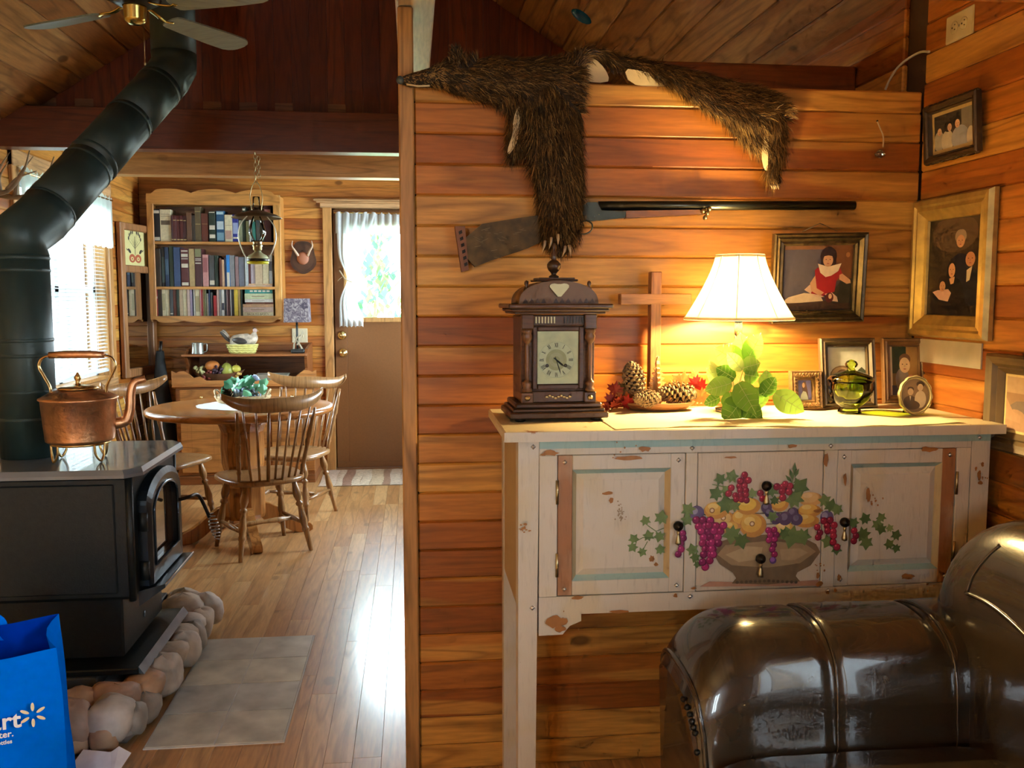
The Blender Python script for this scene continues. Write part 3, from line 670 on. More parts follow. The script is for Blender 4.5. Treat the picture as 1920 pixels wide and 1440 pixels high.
for _ in range(46):
    cx, cy, sp = cr.choice(((1180, 842, 26), (1052, 1168, 50), (1836, 890, 20), (980, 990, 12), (1735, 1092, 26), (1640, 940, 16), (1535, 1060, 16)))
    S.append(chip(cx+cr.gauss(0, sp*.6), cy+cr.gauss(0, sp*.45), cr.uniform(2.5, 6), cr.uniform(2.5, 6), CH, 8))
for nm, a, b in (('painted_bowl', 0, I1), ('painted_fruit', I1, I2), ('painted_leaves', I2, I3), ('painted_grapes', I3, I4), ('paint_chips', I4, len(S))):
    q = flat(nm, S[a:b], SB, WM(SB) @ TR(0, FY-.0004, 0), .00001, .5, -a*.00001); q['kind'] = 'stuff'
# paint that lies on the recessed door fields
S = []; PF = FY+.008
for a in ((1210, 976, 11, .4, G2), (1240, 970, 15, -.2, G2), (1188, 1010, 11, .6, G2), (1186, 1026, 11, 2.4, G2), (1216, 1004, 12, .2, G2), (1236, 1006, 12, 2.9, G2), (1238, 1030, 11, .1, G2), (1204, 1035, 10, 2.8, G2)): S.append(ivy(*a, Y=PF))
for a in (((1214, 985), (1230, 996), (1245, 990)), ((1192, 1015), (1205, 1008), (1225, 1008)), ((1206, 1030), (1214, 1015))): S.append(stroke(a, 1.6, G1, PF))
for a in ((1622, 972, 13, .4, G1), (1645, 983, 13, -.3, G2), (1600, 980, 12, .7, G1), (1618, 1002, 16, 2.6, G1), (1624, 1018, 15, 3.1, G2), (1652, 992, 12, 2.9, G1), (1668, 990, 9, .3, G3), (1652, 970, 11, .5, G2), (1680, 1003, 12, -.4, G1), (1667, 1020, 12, .4, G1), (1680, 1028, 10, 2.9, G1)): S.append(ivy(*a, Y=PF))
for a in ((1140, 925, 22, 8), (1146, 938, 10, 14), (1222, 1048, 12, 16), (1230, 1058, 10, 9), (1627, 928, 10, 28), (1634, 945, 5, 8)): S.append(chip(*a, Y=PF))
for _ in range(30): S.append(chip(1163+cr.gauss(0, 5), 965+cr.gauss(0, 11), cr.uniform(2, 5), cr.uniform(2, 5), (.30, .22, .14), 7, PF))
flat('panel_decoration', S, SB, WM(SB) @ TR(0, PF-.0006, 0), .00001, .5)['kind'] = 'stuff'
# ---------------------------------------------------------------- linen runner
ZT = 1.028
RN = MB(); p0 = PZ(1140, 779, ZT); 
def runf(u, v):
    x = .46+u*.86; y0_, y1_ = 2.022+.02*math.sin(u*7), 2.40; y = y0_+v*(y1_-y0_)
    return (x-.81, y-2.24+(.01*math.sin(v*9) if u < .02 else 0), ZT+.0012+.0016*(math.sin(u*37)*math.sin(v*5+u*11)+1)*(.4+.6*(u > .1)))
RN.grid(runf, 60, 14)
rn = RN.build('table_runner', cloth('linen', (.78, .68, .47), .15), None, (.81, 2.24, 0)); tag(rn, 'rumpled cream linen runner spread along the sideboard top', 'table runner')
ZR = ZT+.0035
# ================================================================ mantel clock
dk = wood('clock_walnut', (.045, .018, .007), (.09, .036, .013), (.15, .065, .025), 'X', knots=0, sap=.1, k=2, rough=.35); dkz = wood('clock_walnut_z', (.045, .018, .007), (.09, .036, .013), (.15, .065, .025), 'Z', knots=0, sap=.1, k=2, rough=.35)
CK = thing('mantel_clock', 'carved dark wooden mantel clock with domed top and cream dial, on the sideboard', 'clock', (.352, 2.255, ZT), .03)
def ck(name, x0, x1, y0, y1, z0, z1, b=.002, m=dk): return MB().box(x0, x1, y0, y1, z0, z1, b).build(name, m, CK)
bs = MB()
bs.box(-.122, .122, -.09, .09, .008, .024, .003).box(-.114, .114, -.083, .085, .024, .032, .002).box(-.108, .108, -.078, .08, .032, .046, .004); bs.build('base', dk, CK)
for sx in (-.095, .095):
    for sy in (-.068, .068): MB().lathe([(.010, 0), (.014, .003), (.014, .007), (.010, .009)], 12, (sx, sy, 0)).build('bun_foot', iron, CK)
ck('body', -.092, .092, -.058, .075, .046, .258)
ck('lower_panel', -.09, .09, -.068, -.058, .046, .074)
for sx in (-.078, .078):
    ck('plinth', sx-.015, sx+.015, -.076, -.058, .046, .072)
    MB(TR(sx, -.076, .058) @ RX(PI/2)).lathe([(.007, 0), (.006, .003), (0, .005)], 12).build('boss', agedbrass, CK, fix=True)
    c = MB().lathe([(.0125, .073), (.0125, .079), (.009, .083), (.0115, .090), (.012, .096), (.008, .100), (.0055, .104), (.0052, .140), (.0058, .150), (.0058, .185), (.0052, .19), (.0085, .194), (.012, .201), (.0135, .208), (.0105, .215), (.0135, .219), (.0135, .226)], 14, (sx, -.068, 0)); c.build('column', dkz, CK)
    ck('capital', sx-.015, sx+.015, -.08, -.056, .226, .262)
    MB().lathe([(.012, .287), (.0125, .293), (.008, .297), (.011, .303), (.0115, .308), (.007, .314), (.0085, .318), (.006, .325), (.003, .330), (.0055, .335), (.0045, .341), (0, .344)], 12, (sx, -.055, 0)).build('finial', dkz, CK)
fz = ck('frieze', -.064, .064, -.07, -.056, .234, .260)
for i in range(7): ck('flute', .012+i*.0075, .0155+i*.0075, -.072, -.070, .240, .256, 0, iron)
for i in range(7): ck('flute', -.058+i*.0075, -.0545+i*.0075, -.072, -.070, .240, .256, 0, agedbrass)
co = MB().box(-.112, .112, -.09, .085, .262, .268, .002).box(-.120, .120, -.098, .088, .268, .276, .003).box(-.128, .128, -.105, .092, .276, .287, .003); co.build('cornice', dk, CK)
dome = [(-.098, .287), (.098, .287)] + [(.098*math.cos(t), .287+.056*math.sin(t)**.8) for t in [PI*i/20 for i in range(1, 20)]]
MB(TR(0, -.07, 0)).prism(dome, .14, smooth=True).build('dome', mat('clock_dome_wood', (.16, .075, .022), .4, var=.3), CK)
for i in range(12): MB().add([(-.09+i*.015, -.0706, .2885), (-.075+i*.015, -.0706, .2885), (-.0825+i*.015, -.0712, .301)], [(0, 1, 2)]).build('dome_carving', dk, CK)
sh = smoothpoly([(0, .300), (.016, .318), (.026, .33), (.016, .337), (0, .334), (-.016, .337), (-.026, .33), (-.016, .318)], 1); MB(TR(0, -.076, 0)).prism(sh, .006).build('brass_shield', agedbrass, CK)
MB().box(-.052, .052, -.05, .05, .342, .347, .002).box(-.045, .045, -.043, .043, .347, .351, .001).build('dome_cap', dk, CK)
MB().lathe([(.012, .351), (.013, .355), (.006, .359), (.008, .364), (.014, .370), (.0175, .378), (.0175, .385), (.012, .392), (.006, .396), (.009, .400), (.007, .406), (.0075, .411), (.0045, .417), (.004, .428), (.0048, .430), (.0035, .436), (0, .437)], 16).build('top_finial', mat('turned_walnut', (.05, .022, .01), .3), CK)
cf = MB()
for (a, b, c, d) in ((-.064, -.052, .078, .232), (.052, .064, .078, .232), (-.052, .052, .078, .090), (-.052, .052, .221, .232)): cf.box(a, b, -.066, -.057, c, d, .002)
cf.build('glazed_door', dk, CK)
dial = MB().box(-.051, .051, -.0595, -.0583, .091, .220); dial = dial.build('dial_plate', mat('dial_cream', (.86, .79, .48), .5, var=.12, vs=40), CK)
DC = (-.004, .150)
D = [((.70, .67, .40), ell(DC[0], DC[1], .045, .045, 32)), ((.84, .79, .52), ell(DC[0], DC[1], .0435, .0435, 32)), ((.56, .50, .26), ell(DC[0], DC[1], .026, .026, 28)), ((.62, .56, .32), ell(DC[0], DC[1], .018, .018, 24)), ((.50, .44, .22), ell(DC[0], DC[1], .009, .009, 20))]
ROM = ['XII', 'I', 'II', 'III', 'IIII', 'V', 'VI', 'VII', 'VIII', 'IX', 'X', 'XI']
K_ = (.012, .012, .01)
for h, s in enumerate(ROM):
    a = PI/2-h*PI/6; ux, uz = math.cos(a), math.sin(a); tx, tz = uz, -ux
    w = {'I': .0022, 'V': .0045, 'X': .0045}; tot = sum(w[q] for q in s); o = -tot/2
    def P(s_, r_): return (DC[0]+ux*r_+tx*s_, DC[1]+uz*r_+tz*s_)
    def ln(s0, r0, s1, r1, t): D.append((K_, [P(s0-t, r0), P(s0+t, r0), P(s1+t, r1), P(s1-t, r1)]))
    for q in s:
        c_ = o+w[q]/2
        if q == 'I': ln(c_, .031, c_, .042, .0006)
        elif q == 'V': ln(c_-.0016, .042, c_, .031, .0007); ln(c_+.0016, .042, c_, .031, .0004)
        else: ln(c_-.0016, .042, c_+.0016, .031, .0007); ln(c_+.0016, .042, c_-.0016, .031, .0004)
        o += w[q]
for sx in (-.023, .023): D += [((.03, .02, .015), ell(DC[0]+sx, DC[1]-.014, .0045, .0045, 14)), ((.12, .09, .06), ell(DC[0]+sx, DC[1]-.014, .002, .002, 10))]
def hand(a, L, w, t=.008):
    ux, uz = math.cos(a), math.sin(a); D.append((K_, [(DC[0]-ux*t-uz*w*.5, DC[1]-uz*t+ux*w*.5), (DC[0]+ux*L*.7-uz*w, DC[1]+uz*L*.7+ux*w), (DC[0]+ux*L, DC[1]+uz*L), (DC[0]+ux*L*.7+uz*w, DC[1]+uz*L*.7-ux*w), (DC[0]-ux*t+uz*w*.5, DC[1]-uz*t-ux*w*.5)]))
hand(math.radians(-40), .026, .0026); hand(math.radians(-72), .039, .0014)
flat('dial_markings', D, dial, TR(0, -.0597, 0), .00001)
MB().box(-.052, .052, -.0635, -.0625, .090, .221).build('glass', glass('window_glass'), CK)
sc1 = MB()
for i in range(-4, 5): sc1.ball((i*.0072, -.069, .060+.003*math.sin(i*1.6)), (.0045, .002, .0035), 8, 5)
sc1.build('scroll_ornament', agedbrass, CK)
# ================================================================ wooden cross leaning on the wall
cw = wood('cross_cedar', (.28, .11, .035), (.36, .15, .05), (.44, .21, .08), 'Z', knots=.1, k=2)
CR = thing('wooden_cross', 'plain reddish wooden cross standing behind the pine cone dish', 'cross', (.655, 2.418, ZT))
MB().box(-.015, .015, -.016, .016, .002, .372, .002).build('upright', cw, CR)
MB().box(-.098, .098, -.0165, .0155, .283, .313, .002).build('crossbar', wood('cross_cedar_x', (.28, .11, .035), (.36, .15, .05), (.44, .21, .08), 'X', knots=.1, k=2), CR)
# ================================================================ shotgun on the wall
GN = thing('shotgun', 'old break-action shotgun with scarred wooden stock hung flat on the partition', 'shotgun', (.66, 2.435, 1.55))
gM = TR(-.66, -2.435, -1.55)
stock = mat('scarred_stock', (.085, .052, .016), .7, var=.5, vs=30.); steel = mat('gun_steel', (.07, .075, .06), .28, .9, var=.15); gw = wood('forend_wood', (.13, .05, .016), (.19, .075, .025), (.24, .11, .04), 'X', knots=0, k=2, rough=.35)
st = pp([(872, 425), (1000, 404), (1060, 399), (1100, 402), (1100, 414), (1062, 430), (1020, 452), (984, 468), (930, 485), (878, 505)], 2.415)
MB(gM).prism(smoothpoly(st, 1), .036, M=TR(0, 2.415, 0)).build('stock', stock, GN)
scr = random.Random(4); SS = []
for _ in range(26):
    x_, y_ = scr.uniform(885, 985), scr.uniform(425, 485)
    if y_ > 505-(x_-878)*.36 or y_ < 430-(x_-872)*.16: continue
    a_ = scr.uniform(-.5, .5); l_ = scr.uniform(4, 18); SS.append(((.15, .11, .05), pp([(x_, y_), (x_+l_*math.cos(a_), y_+l_*math.sin(a_)), (x_+l_*math.cos(a_)+.5, y_+l_*math.sin(a_)+1.), (x_+.5, y_+1.)], 2.4148)))
flat('scratches', SS, GN, gM @ TR(0, 2.4147, 0), .00001)['kind'] = 'stuff'
bp_ = pp([(853, 424), (872, 424), (879, 506), (866, 510)], 2.412); MB(gM).prism(bp_, .040, M=TR(0, 2.413, 0)).build('butt_pad', mat('rubber_pad', (.20, .075, .03), .6), GN)
for i in range(6):
    q = pp([(860+i*2.0, 434+i*12), (866+i*2.0, 431+i*12), (867+i*2.0, 437+i*12), (861+i*2.0, 440+i*12)], 2.412); MB(gM).prism(q, .002, M=TR(0, 2.4115, 0)).build('pad_slot', iron, GN)
rc = pp([(1088, 388), (1103, 379), (1120, 379), (1128, 394), (1174, 396), (1172, 408), (1110, 414), (1098, 412)], 2.418); MB(gM).prism(rc, .03, M=TR(0, 2.418, 0)).build('receiver', steel, GN)
a, b = PY(1122, 386, 2.43), PY(1602, 385, 2.43)
MB(gM).tube([a, b], .0125, 16).build('barrel', steel, GN)
MB(gM).tube([b-Vector((.002, 0, 0)), b+Vector((.001, 0, 0))], .0095, 14).build('bore', iron, GN)
fo = pp([(1174, 395), (1310, 393), (1325, 396), (1322, 401), (1250, 405), (1174, 409)], 2.416); MB(gM).prism(fo, .028, M=TR(0, 2.416, 0)).build('forend', gw, GN)
g1 = [PY(x, y, 2.432) for x, y in ((1088, 416), (1100, 414), (1110, 420), (1109, 431), (1100, 438), (1086, 439))]; MB(gM).tube(bez(g1, 5), .0022, 6).build('trigger_guard', steel, GN)
for (px, py) in ((1115, 406), (1123, 402)): p = PY(px, py, 2.418); MB(gM @ TR(p.x, 2.418, p.z) @ RX(PI/2)).lathe([(.002, 0), (0, .001)], 8).build('pin', nail, GN, fix=True)
cl = MB(gM); 
for k, (px, py) in enumerate(((1318, 396), (1326, 400), (1322, 408), (1330, 392))): p = PY(px, py, 2.41); cl.ball(p, (.006, .010, .007), 8, 6)
cl.build('wall_hook', agedbrass, GN)
# ================================================================ table lamp
LX, LY = .843, 2.285
LP = thing('table_lamp', 'lit table lamp with pleated bell shade and glass stem, on the sideboard', 'lamp', (LX, LY, ZT+.0055))
zb, zt = .240, .405
prof = []
for i in range(15):
    t = i/14; r = .139*(1-t)**1.35+.061*(1-(1-t)**1.35); prof.append((r, zb+(zt-zb)*t))
def shf(u, v):
    i = v*14; k = min(13, int(i)); f = i-k; r = prof[k][0]*(1-f)+prof[k+1][0]*f; z = prof[k][1]*(1-f)+prof[k+1][1]*f
    a = 2*PI*u+PI/8; n_ = 8; w = abs(((u*n_) % 1)-.5)*2; r *= 1-.035*(1-w)**1*0-.02*(w**6)*-1-.03*math.cos(PI*(((u*n_) % 1)-.5))*0
    return (r*math.cos(a), r*math.sin(a), z)
MB().grid(shf, 64, 15, cu=True).build('shade', cloth('lamp_shade_fabric', (.78, .68, .47), .125), LP)
rb = MB()
for k in range(8):
    a = 2*PI*k/8+PI/8; rb.tube([((r+.001)*math.cos(a), (r+.001)*math.sin(a), z) for r, z in prof], (.0012), 6)
rb.build('shade_rib', cloth('shade_trim', (.62, .52, .34), .25), LP)
tb = MB()
for r, z, h in ((prof[0][0], zb, .007), (prof[-1][0], zt-.004, .006)): tb.lathe([(r+.0012, z-.001), (r+.002, z+h/2), (r+.0006, z+h)], 48, caps=False)
tb.build('shade_binding', MATS['shade_trim'], LP)
cg = mat('crystal', (.9, .97, .93), .03, trans=.95, ior=1.45, var=0)
MB().lathe([(.055, 0), (.055, .008), (.03, .014), (.016, .03), (.02, .06), (.034, .085), (.04, .11), (.034, .135), (.014, .155), (.012, .165)], 16).build('lamp_base', cg, LP)
MB().lathe([(.012, .165), (.034, .172), (.036, .176), (.012, .180)], 20).build('drip_dish', cg, LP)
MB().tube([(0, 0, .18), (0, 0, .235)], .0105, 10).build('glass_stem', cg, LP)
MB().tube([(0, 0, .235), (0, 0, .262)], .012, 12).build('socket', mat('bronze', (.06, .04, .02), .4, .8), LP)
sp = MB()
for a in (0, 2*PI/3, 4*PI/3): sp.tube([(0, 0, .40), (.060*math.cos(a), .060*math.sin(a), .401)], .0012, 5)
sp.build('shade_spider', agedbrass, LP)
MB().ball((0, 0, .296), (.026, .026, .034), 16, 10).build('bulb', mat('bulb_glow', (1, .9, .7), .5, emit=(1., .72, .31), es=820., var=0), LP)
# ================================================================ bear pelt draped over the partition
BP = thing('bear_pelt', 'shaggy brown bear pelt with head, paws and claws draped over the partition top', 'animal pelt', (.55, 2.43, 1.7))
bo = Vector(BP.location)
def lobe(mb, pts, Y=2.425, th=.028):
    P_, R_ = [], []
    for q in pts:
        px, py, h = q[:3]; y = q[3] if len(q) > 3 else Y; t = q[4] if len(q) > 4 else th
        P_.append(PY(px, py, y)-bo); R_.append((h*.00147, t))
    P2 = bez(P_, 4); R2 = []
    for i in range(len(R_)-1):
        for k in range(4): R2.append(tuple(a*(1-k/4)+b*k/4 for a, b in zip(R_[i], R_[i+1])))
    R2.append(R_[-1])
    d0 = (P2[1]-P2[0]).normalized(); upv = Vector((0, 1, 0)).cross(d0)
    mb.tube(P2, R2, 12, up=upv); SP.append([(p, (P2[min(i+1, len(P2)-1)]-P2[max(i-1, 0)]).normalized()) for i, p in enumerate(P2)])
SP = []; hb = MB()
lobe(hb, [(752, 151, 6, 2.43, .012), (766, 151, 11, 2.43, .016), (785, 149, 14, 2.43, .020), (808, 146, 17), (838, 143, 26, 2.425, .034), (875, 148, 33), (925, 150, 40), (985, 155, 42), (1045, 152, 42), (1086, 152, 30)])
lobe(hb, [(866, 130, 14, 2.43, .012), (858, 108, 14, 2.43, .012), (852, 88, 7, 2.43, .010)])
lobe(hb, [(1025, 160, 52), (1030, 225, 60), (1042, 300, 50), (1049, 355, 42), (1050, 405, 41), (1049, 440, 34, 2.41, .034), (1050, 462, 18, 2.40, .03)])
lobe(hb, [(968, 185, 24), (975, 225, 22), (966, 268, 15), (958, 298, 7)], 2.435, .018)
lobe(hb, [(1072, 140, 20, 2.44), (1086, 112, 12, 2.47, .02), (1112, 100, 9, 2.49, .02), (1160, 118, 12, 2.49, .02), (1215, 130, 15, 2.48, .02), (1262, 144, 20, 2.45), (1310, 165, 32, 2.43), (1355, 185, 42), (1400, 198, 46), (1440, 205, 38), (1476, 205, 10, 2.42, .015)])
lobe(hb, [(1370, 190, 36), (1402, 232, 34), (1424, 265, 24), (1438, 285, 12)], 2.43, .02)
lobe(hb, [(1450, 215, 26), (1455, 260, 17, 2.425, .018), (1453, 300, 14, 2.42, .016), (1447, 328, 12, 2.42, .018), (1456, 348, 7, 2.42, .012)])
tmp = hb.build('pelt_tmp', [mat('hide_brown', (.035, .02, .008), .9)])
md = tmp.modifiers.new('r', 'REMESH'); md.mode = 'VOXEL'; md.voxel_size = .006
me = bpy.data.meshes.new_from_object(tmp.evaluated_get(bpy.context.evaluated_depsgraph_get())); bpy.data.objects.remove(tmp)
me.materials.clear(); me.materials.append(MATS['hide_brown']); me.name = 'hide'
for p in me.polygons: p.use_smooth = True
hide = bpy.data.objects.new('hide', me); col.objects.link(hide); hide.parent = BP
# fur
me.calc_loop_triangles(); nv = len(me.vertices); co = np.empty(nv*3); me.vertices.foreach_get('co', co); co = co.reshape(-1, 3)
tri = np.empty(len(me.loop_triangles)*3, dtype=np.int32); me.loop_triangles.foreach_get('vertices', tri); tri = tri.reshape(-1, 3)
A, B, C = co[tri[:, 0]], co[tri[:, 1]], co[tri[:, 2]]; nr = np.cross(B-A, C-A); ar = np.linalg.norm(nr, axis=1); nr /= ar[:, None]+1e-12
rg = np.random.default_rng(4); NH = 36000
ti = rg.choice(len(tri), NH, p=ar/ar.sum()); r1, r2 = np.sqrt(rg.random(NH)), rg.random(NH)
pos = (1-r1)[:, None]*A[ti]+(r1*(1-r2))[:, None]*B[ti]+(r1*r2)[:, None]*C[ti]; nn = nr[ti]
sp_p = np.array([list(p) for s in SP for p, d in s]); sp_d = np.array([list(d) for s in SP for p, d in s])
near = np.empty(NH, dtype=int)
for i in range(0, NH, 4000): near[i:i+4000] = ((pos[i:i+4000, None]-sp_p[None])**2).sum(2).argmin(1)
flow = sp_d[near]
front = nn[:, 1] < .55; pos, nn, flow = pos[front], nn[front], flow[front]; NH = len(pos)
# large-scale clumps so the fur falls in locks
cl_ = np.sin(pos[:, 0]*70+np.sin(pos[:, 2]*50)*2)*.5+np.sin(pos[:, 2]*90+pos[:, 0]*40)*.5
wx = pos[:, 0]+bo.x
L = np.where(wx < .05, .007, np.where(wx < .14, .016, .030))*rg.uniform(.6, 1.25, NH)
L = np.where((pos[:, 2]+bo.z < 1.66) & (wx > .98), .008, L)
d = flow*.75+nn*(.42+.15*cl_)[:, None]+rg.normal(0, .20, (NH, 3)); d[:, 2] -= .18; d /= np.linalg.norm(d, axis=1)[:, None]
side = np.cross(d, nn); side /= np.linalg.norm(side, axis=1)[:, None]+1e-9
w = rg.uniform(.0006, .0011, NH)[:, None]
mid_ = pos+d*(L*.55)[:, None]; tip = pos+d*L[:, None]+np.array([0, 0, -1])*(L*.18)[:, None]
V = np.stack([pos-side*w, pos+side*w, mid_-side*w*.7, mid_+side*w*.7, tip], 1).reshape(-1, 3)
b_ = np.arange(NH)*5
F = [(int(b), int(b)+1, int(b)+3, int(b)+2) for b in b_] + [(int(b)+2, int(b)+3, int(b)+4) for b in b_]
fm = bpy.data.meshes.new('fur'); fm.from_pydata(V.tolist(), [], F)
furc = [(.030, .016, .005), (.075, .038, .011), (.17, .085, .022), (.36, .22, .07)]
for k, c in enumerate(furc): fm.materials.append(mat('fur_%d' % k, c, .55, var=0, spec=.35))
gold = np.clip((wx-.55)*1.1, 0, .5)+.12*(cl_ > .4); q = rg.random(NH)
mi = np.where(q < .34-gold*.5, 0, np.where(q < .66-gold*.5, 1, np.where(q < .93-gold*.35, 2, 3)))
head = wx < .09; mi = np.where(head & (q > .45), 3, mi)
fm.polygons.foreach_set('material_index', np.concatenate([mi, mi]).astype(np.int32))
fo_ = bpy.data.objects.new('fur', fm); col.objects.link(fo_); fo_.parent = BP; fo_['kind'] = 'stuff'
# pale hide that shows along the cut edges
cream = mat('raw_hide', (.66, .52, .28), .7, var=.2)
def hidep(name, pts, Y, d=.004): MB(TR(*(-bo))).prism(smoothpoly(pp(pts, Y), 1), d, M=TR(0, Y, 0)).build(name, cream, BP)
hidep('hide_flap', [(1084, 152), (1092, 112), (1104, 104), (1126, 118), (1142, 142), (1140, 156)], 2.475)
hidep('hide_edge', [(1170, 128), (1200, 132), (1262, 150), (1272, 178), (1262, 182), (1225, 166), (1180, 156)], 2.462)
hidep('hide_edge', [(972, 196), (980, 204), (976, 230), (972, 262), (956, 290), (950, 285), (962, 250), (962, 225)], 2.412)
hidep('hide_edge', [(1438, 236), (1432, 260), (1428, 292), (1434, 318), (1440, 320), (1440, 290), (1442, 260)], 2.408)
cwm = mat('claw_horn', (.42, .32, .20), .35)
for (px, py, a) in ((1022, 452, -.25), (1034, 446, -.2), (1046, 440, 0), (1060, 462, -.3), (1067, 460, .15)):
    p = PY(px, py, 2.362)-bo; MB().tube([p, p+Vector((a*.01, -.006, -.012)), p+Vector((a*.03, -.002, -.028))], [.0042, .0034, .0005], 7).build('claw', cwm, BP)
for k in range(4): p = PY(1445+k*4, 346, 2.405)-bo; MB().tube([p, p+Vector((.002, -.004, -.007)), p+Vector((.004, -.002, -.013))], [.0026, .002, .0004], 6).build('claw', cwm, BP)
p = PY(750, 150, 2.42)-bo; MB().ball(p, (.010, .010, .011), 12, 8).build('nose', mat('nose_leather', (.06, .075, .065), .35), BP)
p = PY(802, 136, 2.402)-bo; MB().ball(p, (.006, .004, .003), 10, 6).build('eye', mat('glass_eye', (.01, .008, .006), .08), BP)
p = PY(762, 158, 2.41)-bo; MB().tube([p, p+Vector((.03, 0, -.004)), p+Vector((.06, 0, -.002))], .0025, 6).build('lip', cream, BP)
# ================================================================ framed pictures
def ringframe(mb, w, h, prof, mi=0, M=None):
    """mitred moulding: prof = [(inset from the outer edge, y)] ; front faces -Y, bottom edge on z=0, centred on x=0"""
    R_ = [[(-w/2+d, y, d), (w/2-d, y, d), (w/2-d, y, h-d), (-w/2+d, y, h-d)] for d, y in prof]
    for a, b in zip(R_, R_[1:]):
        for i in range(4):
            j = (i+1) % 4; mb.add([a[i], a[j], b[j], b[i]], [(0, 1, 2, 3)], mi, False, M)
gilt = mat('gilt_frame', (.50, .36, .11), .38, .55, var=.25, vs=25); dkfr = mat('dark_frame_wood', (.055, .032, .014), .4, var=.3); brfr = mat('brown_frame_wood', (.17, .09, .035), .45, var=.3, vs=30)
def picture(name, label, loc, rot, w, h, fw_, prof, fmat, shapes, depth=.02, matc=None, matw=0., easel=False, cat='picture frame', extra=None):
    t = thing(name, label, cat, loc, rot=rot)
    f = MB(); ringframe(f, w, h, [(0, 0), (0, -prof[0][1])] + [(d, -y) for d, y in prof[1:]] + [(fw_, -.002)]); f.build('frame', fmat, t, fix=False)
    MB().box(-w/2+.003, w/2-.003, 0, .003, .003, h-.003).build('backing', mat('frame_backing', (.12, .08, .05), .8), t)
    iw, ih = w-2*fw_, h-2*fw_; S_ = []
    if matc is not None: S_.append((matc, [(-iw/2, fw_), (iw/2, fw_), (iw/2, fw_+ih), (-iw/2, fw_+ih)]))
    pw_, ph_ = iw-2*matw, ih-2*matw; x0, z0_ = -pw_/2, fw_+matw
    for c, poly in shapes:
        S_.append((c, [(x0+min(1, max(0, u))*pw_, z0_+min(1, max(0, v))*ph_) for u, v in poly]))
    flat('print', S_, t, TR(0, -.0006, 0), .00002, .35)
    if extra: extra(t)
    if easel: MB().box(-.012, .012, .002, .004, .01, h*.75, 0, M=RX(.0)).build('easel_leg', dkfr, t)
    return t
SK, SK2 = (.60, .34, .20), (.66, .42, .28)
E_ = lambda u, v, a, b, n=18, r=0.: ell(u, v, a, b, n, r)
REC = lambda a, b, c, d: [(a, c), (b, c), (b, d), (a, d)]
def face(u, v, a, b, c=SK, mouth=(.35, .10, .08)):
    return [(c, E_(u, v, a, b)), ((.10, .05, .03), E_(u-a*.4, v+b*.12, a*.15, b*.07, 8)), ((.10, .05, .03), E_(u+a*.4, v+b*.12, a*.15, b*.07, 8)), (tuple(.8*x for x in c), E_(u, v-b*.12, a*.12, b*.16, 8)), (mouth, E_(u, v-b*.5, a*.28, b*.08, 8))]
# -- girl in a red dress, on the partition
g = [((.055, .045, .055), REC(0, 1, 0, 1)), ((.085, .075, .10), [(0, .08), (.5, .2), (.62, .6), (.56, .97), (0, .93)]), ((.14, .055, .018), REC(.58, 1, .45, 1)), ((.20, .09, .03), REC(0, .6, .94, 1)), ((.045, .022, .010), REC(0, 1, 0, .14)), ((.03, .028, .014), [(.72, .1), (1, .1), (1, .48), (.86, .48), (.75, .3)]),
     ((.30, .14, .05), E_(.93, .85, .03, .04)), ((.72, .58, .42), [(0, .13), (.1, .21), (.32, .27), (.55, .24), (.6, .14), (.3, .12), (.1, .115)]), ((.045, .014, .01), E_(.02, .17, .03, .05)),
     ((.68, .50, .38), [(.32, .32), (.4, .4), (.45, .3), (.62, .2), (.5, .2)]), ((.30, .012, .016), [(.46, .62), (.5, .66), (.82, .66), (.86, .56), (.78, .45), (.76, .28), (.6, .22), (.42, .26), (.47, .45)]), (SK, [(.47, .54), (.4, .42), (.42, .3), (.55, .22), (.61, .27), (.5, .34)]), (SK, [(.82, .54), (.86, .56), (.98, .46), (.99, .41), (.93, .4), (.82, .47)]),
     ((.68, .50, .38), [(.62, .25), (.72, .27), (.8, .2), (.82, .12), (.7, .14)]), ((.09, .014, .012), E_(.69, .19, .06, .08)), ((.66, .45, .3), E_(.7, .21, .025, .04)),
     ((.026, .011, .008), E_(.65, .83, .12, .15)), ((.026, .011, .008), REC(.54, .76, .68, .82)), ((.78, .66, .50), [(.5, .72), (.54, .58), (.62, .51), (.7, .53), (.8, .6), (.84, .72), (.76, .70), (.65, .67), (.56, .70)])] + face(.645, .77, .072, .10) + [((.026, .011, .008), [(.56, .85), (.645, .885), (.73, .85), (.72, .83), (.645, .845), (.57, .83)])]
pG = [(0, .018), (.004, .022), (.010, .019), (.014, .022), (.022, .012), (.028, .014), (.033, .010)]
def wire(t): MB().tube([(-.05, -.004, .25), (0, .0, .272), (.05, -.004, .25)], .0012, 5).build('hanging_wire', agedbrass, t)
picture('framed_portrait', 'dark ornate framed photo of a girl in a red dress on the partition', (1.118, 2.432, 1.262), (.09, -.022, 0), .268, .246, .034, pG, mat('bronze_frame', (.085, .06, .028), .35, .5, var=.4, vs=50), g, extra=wire)
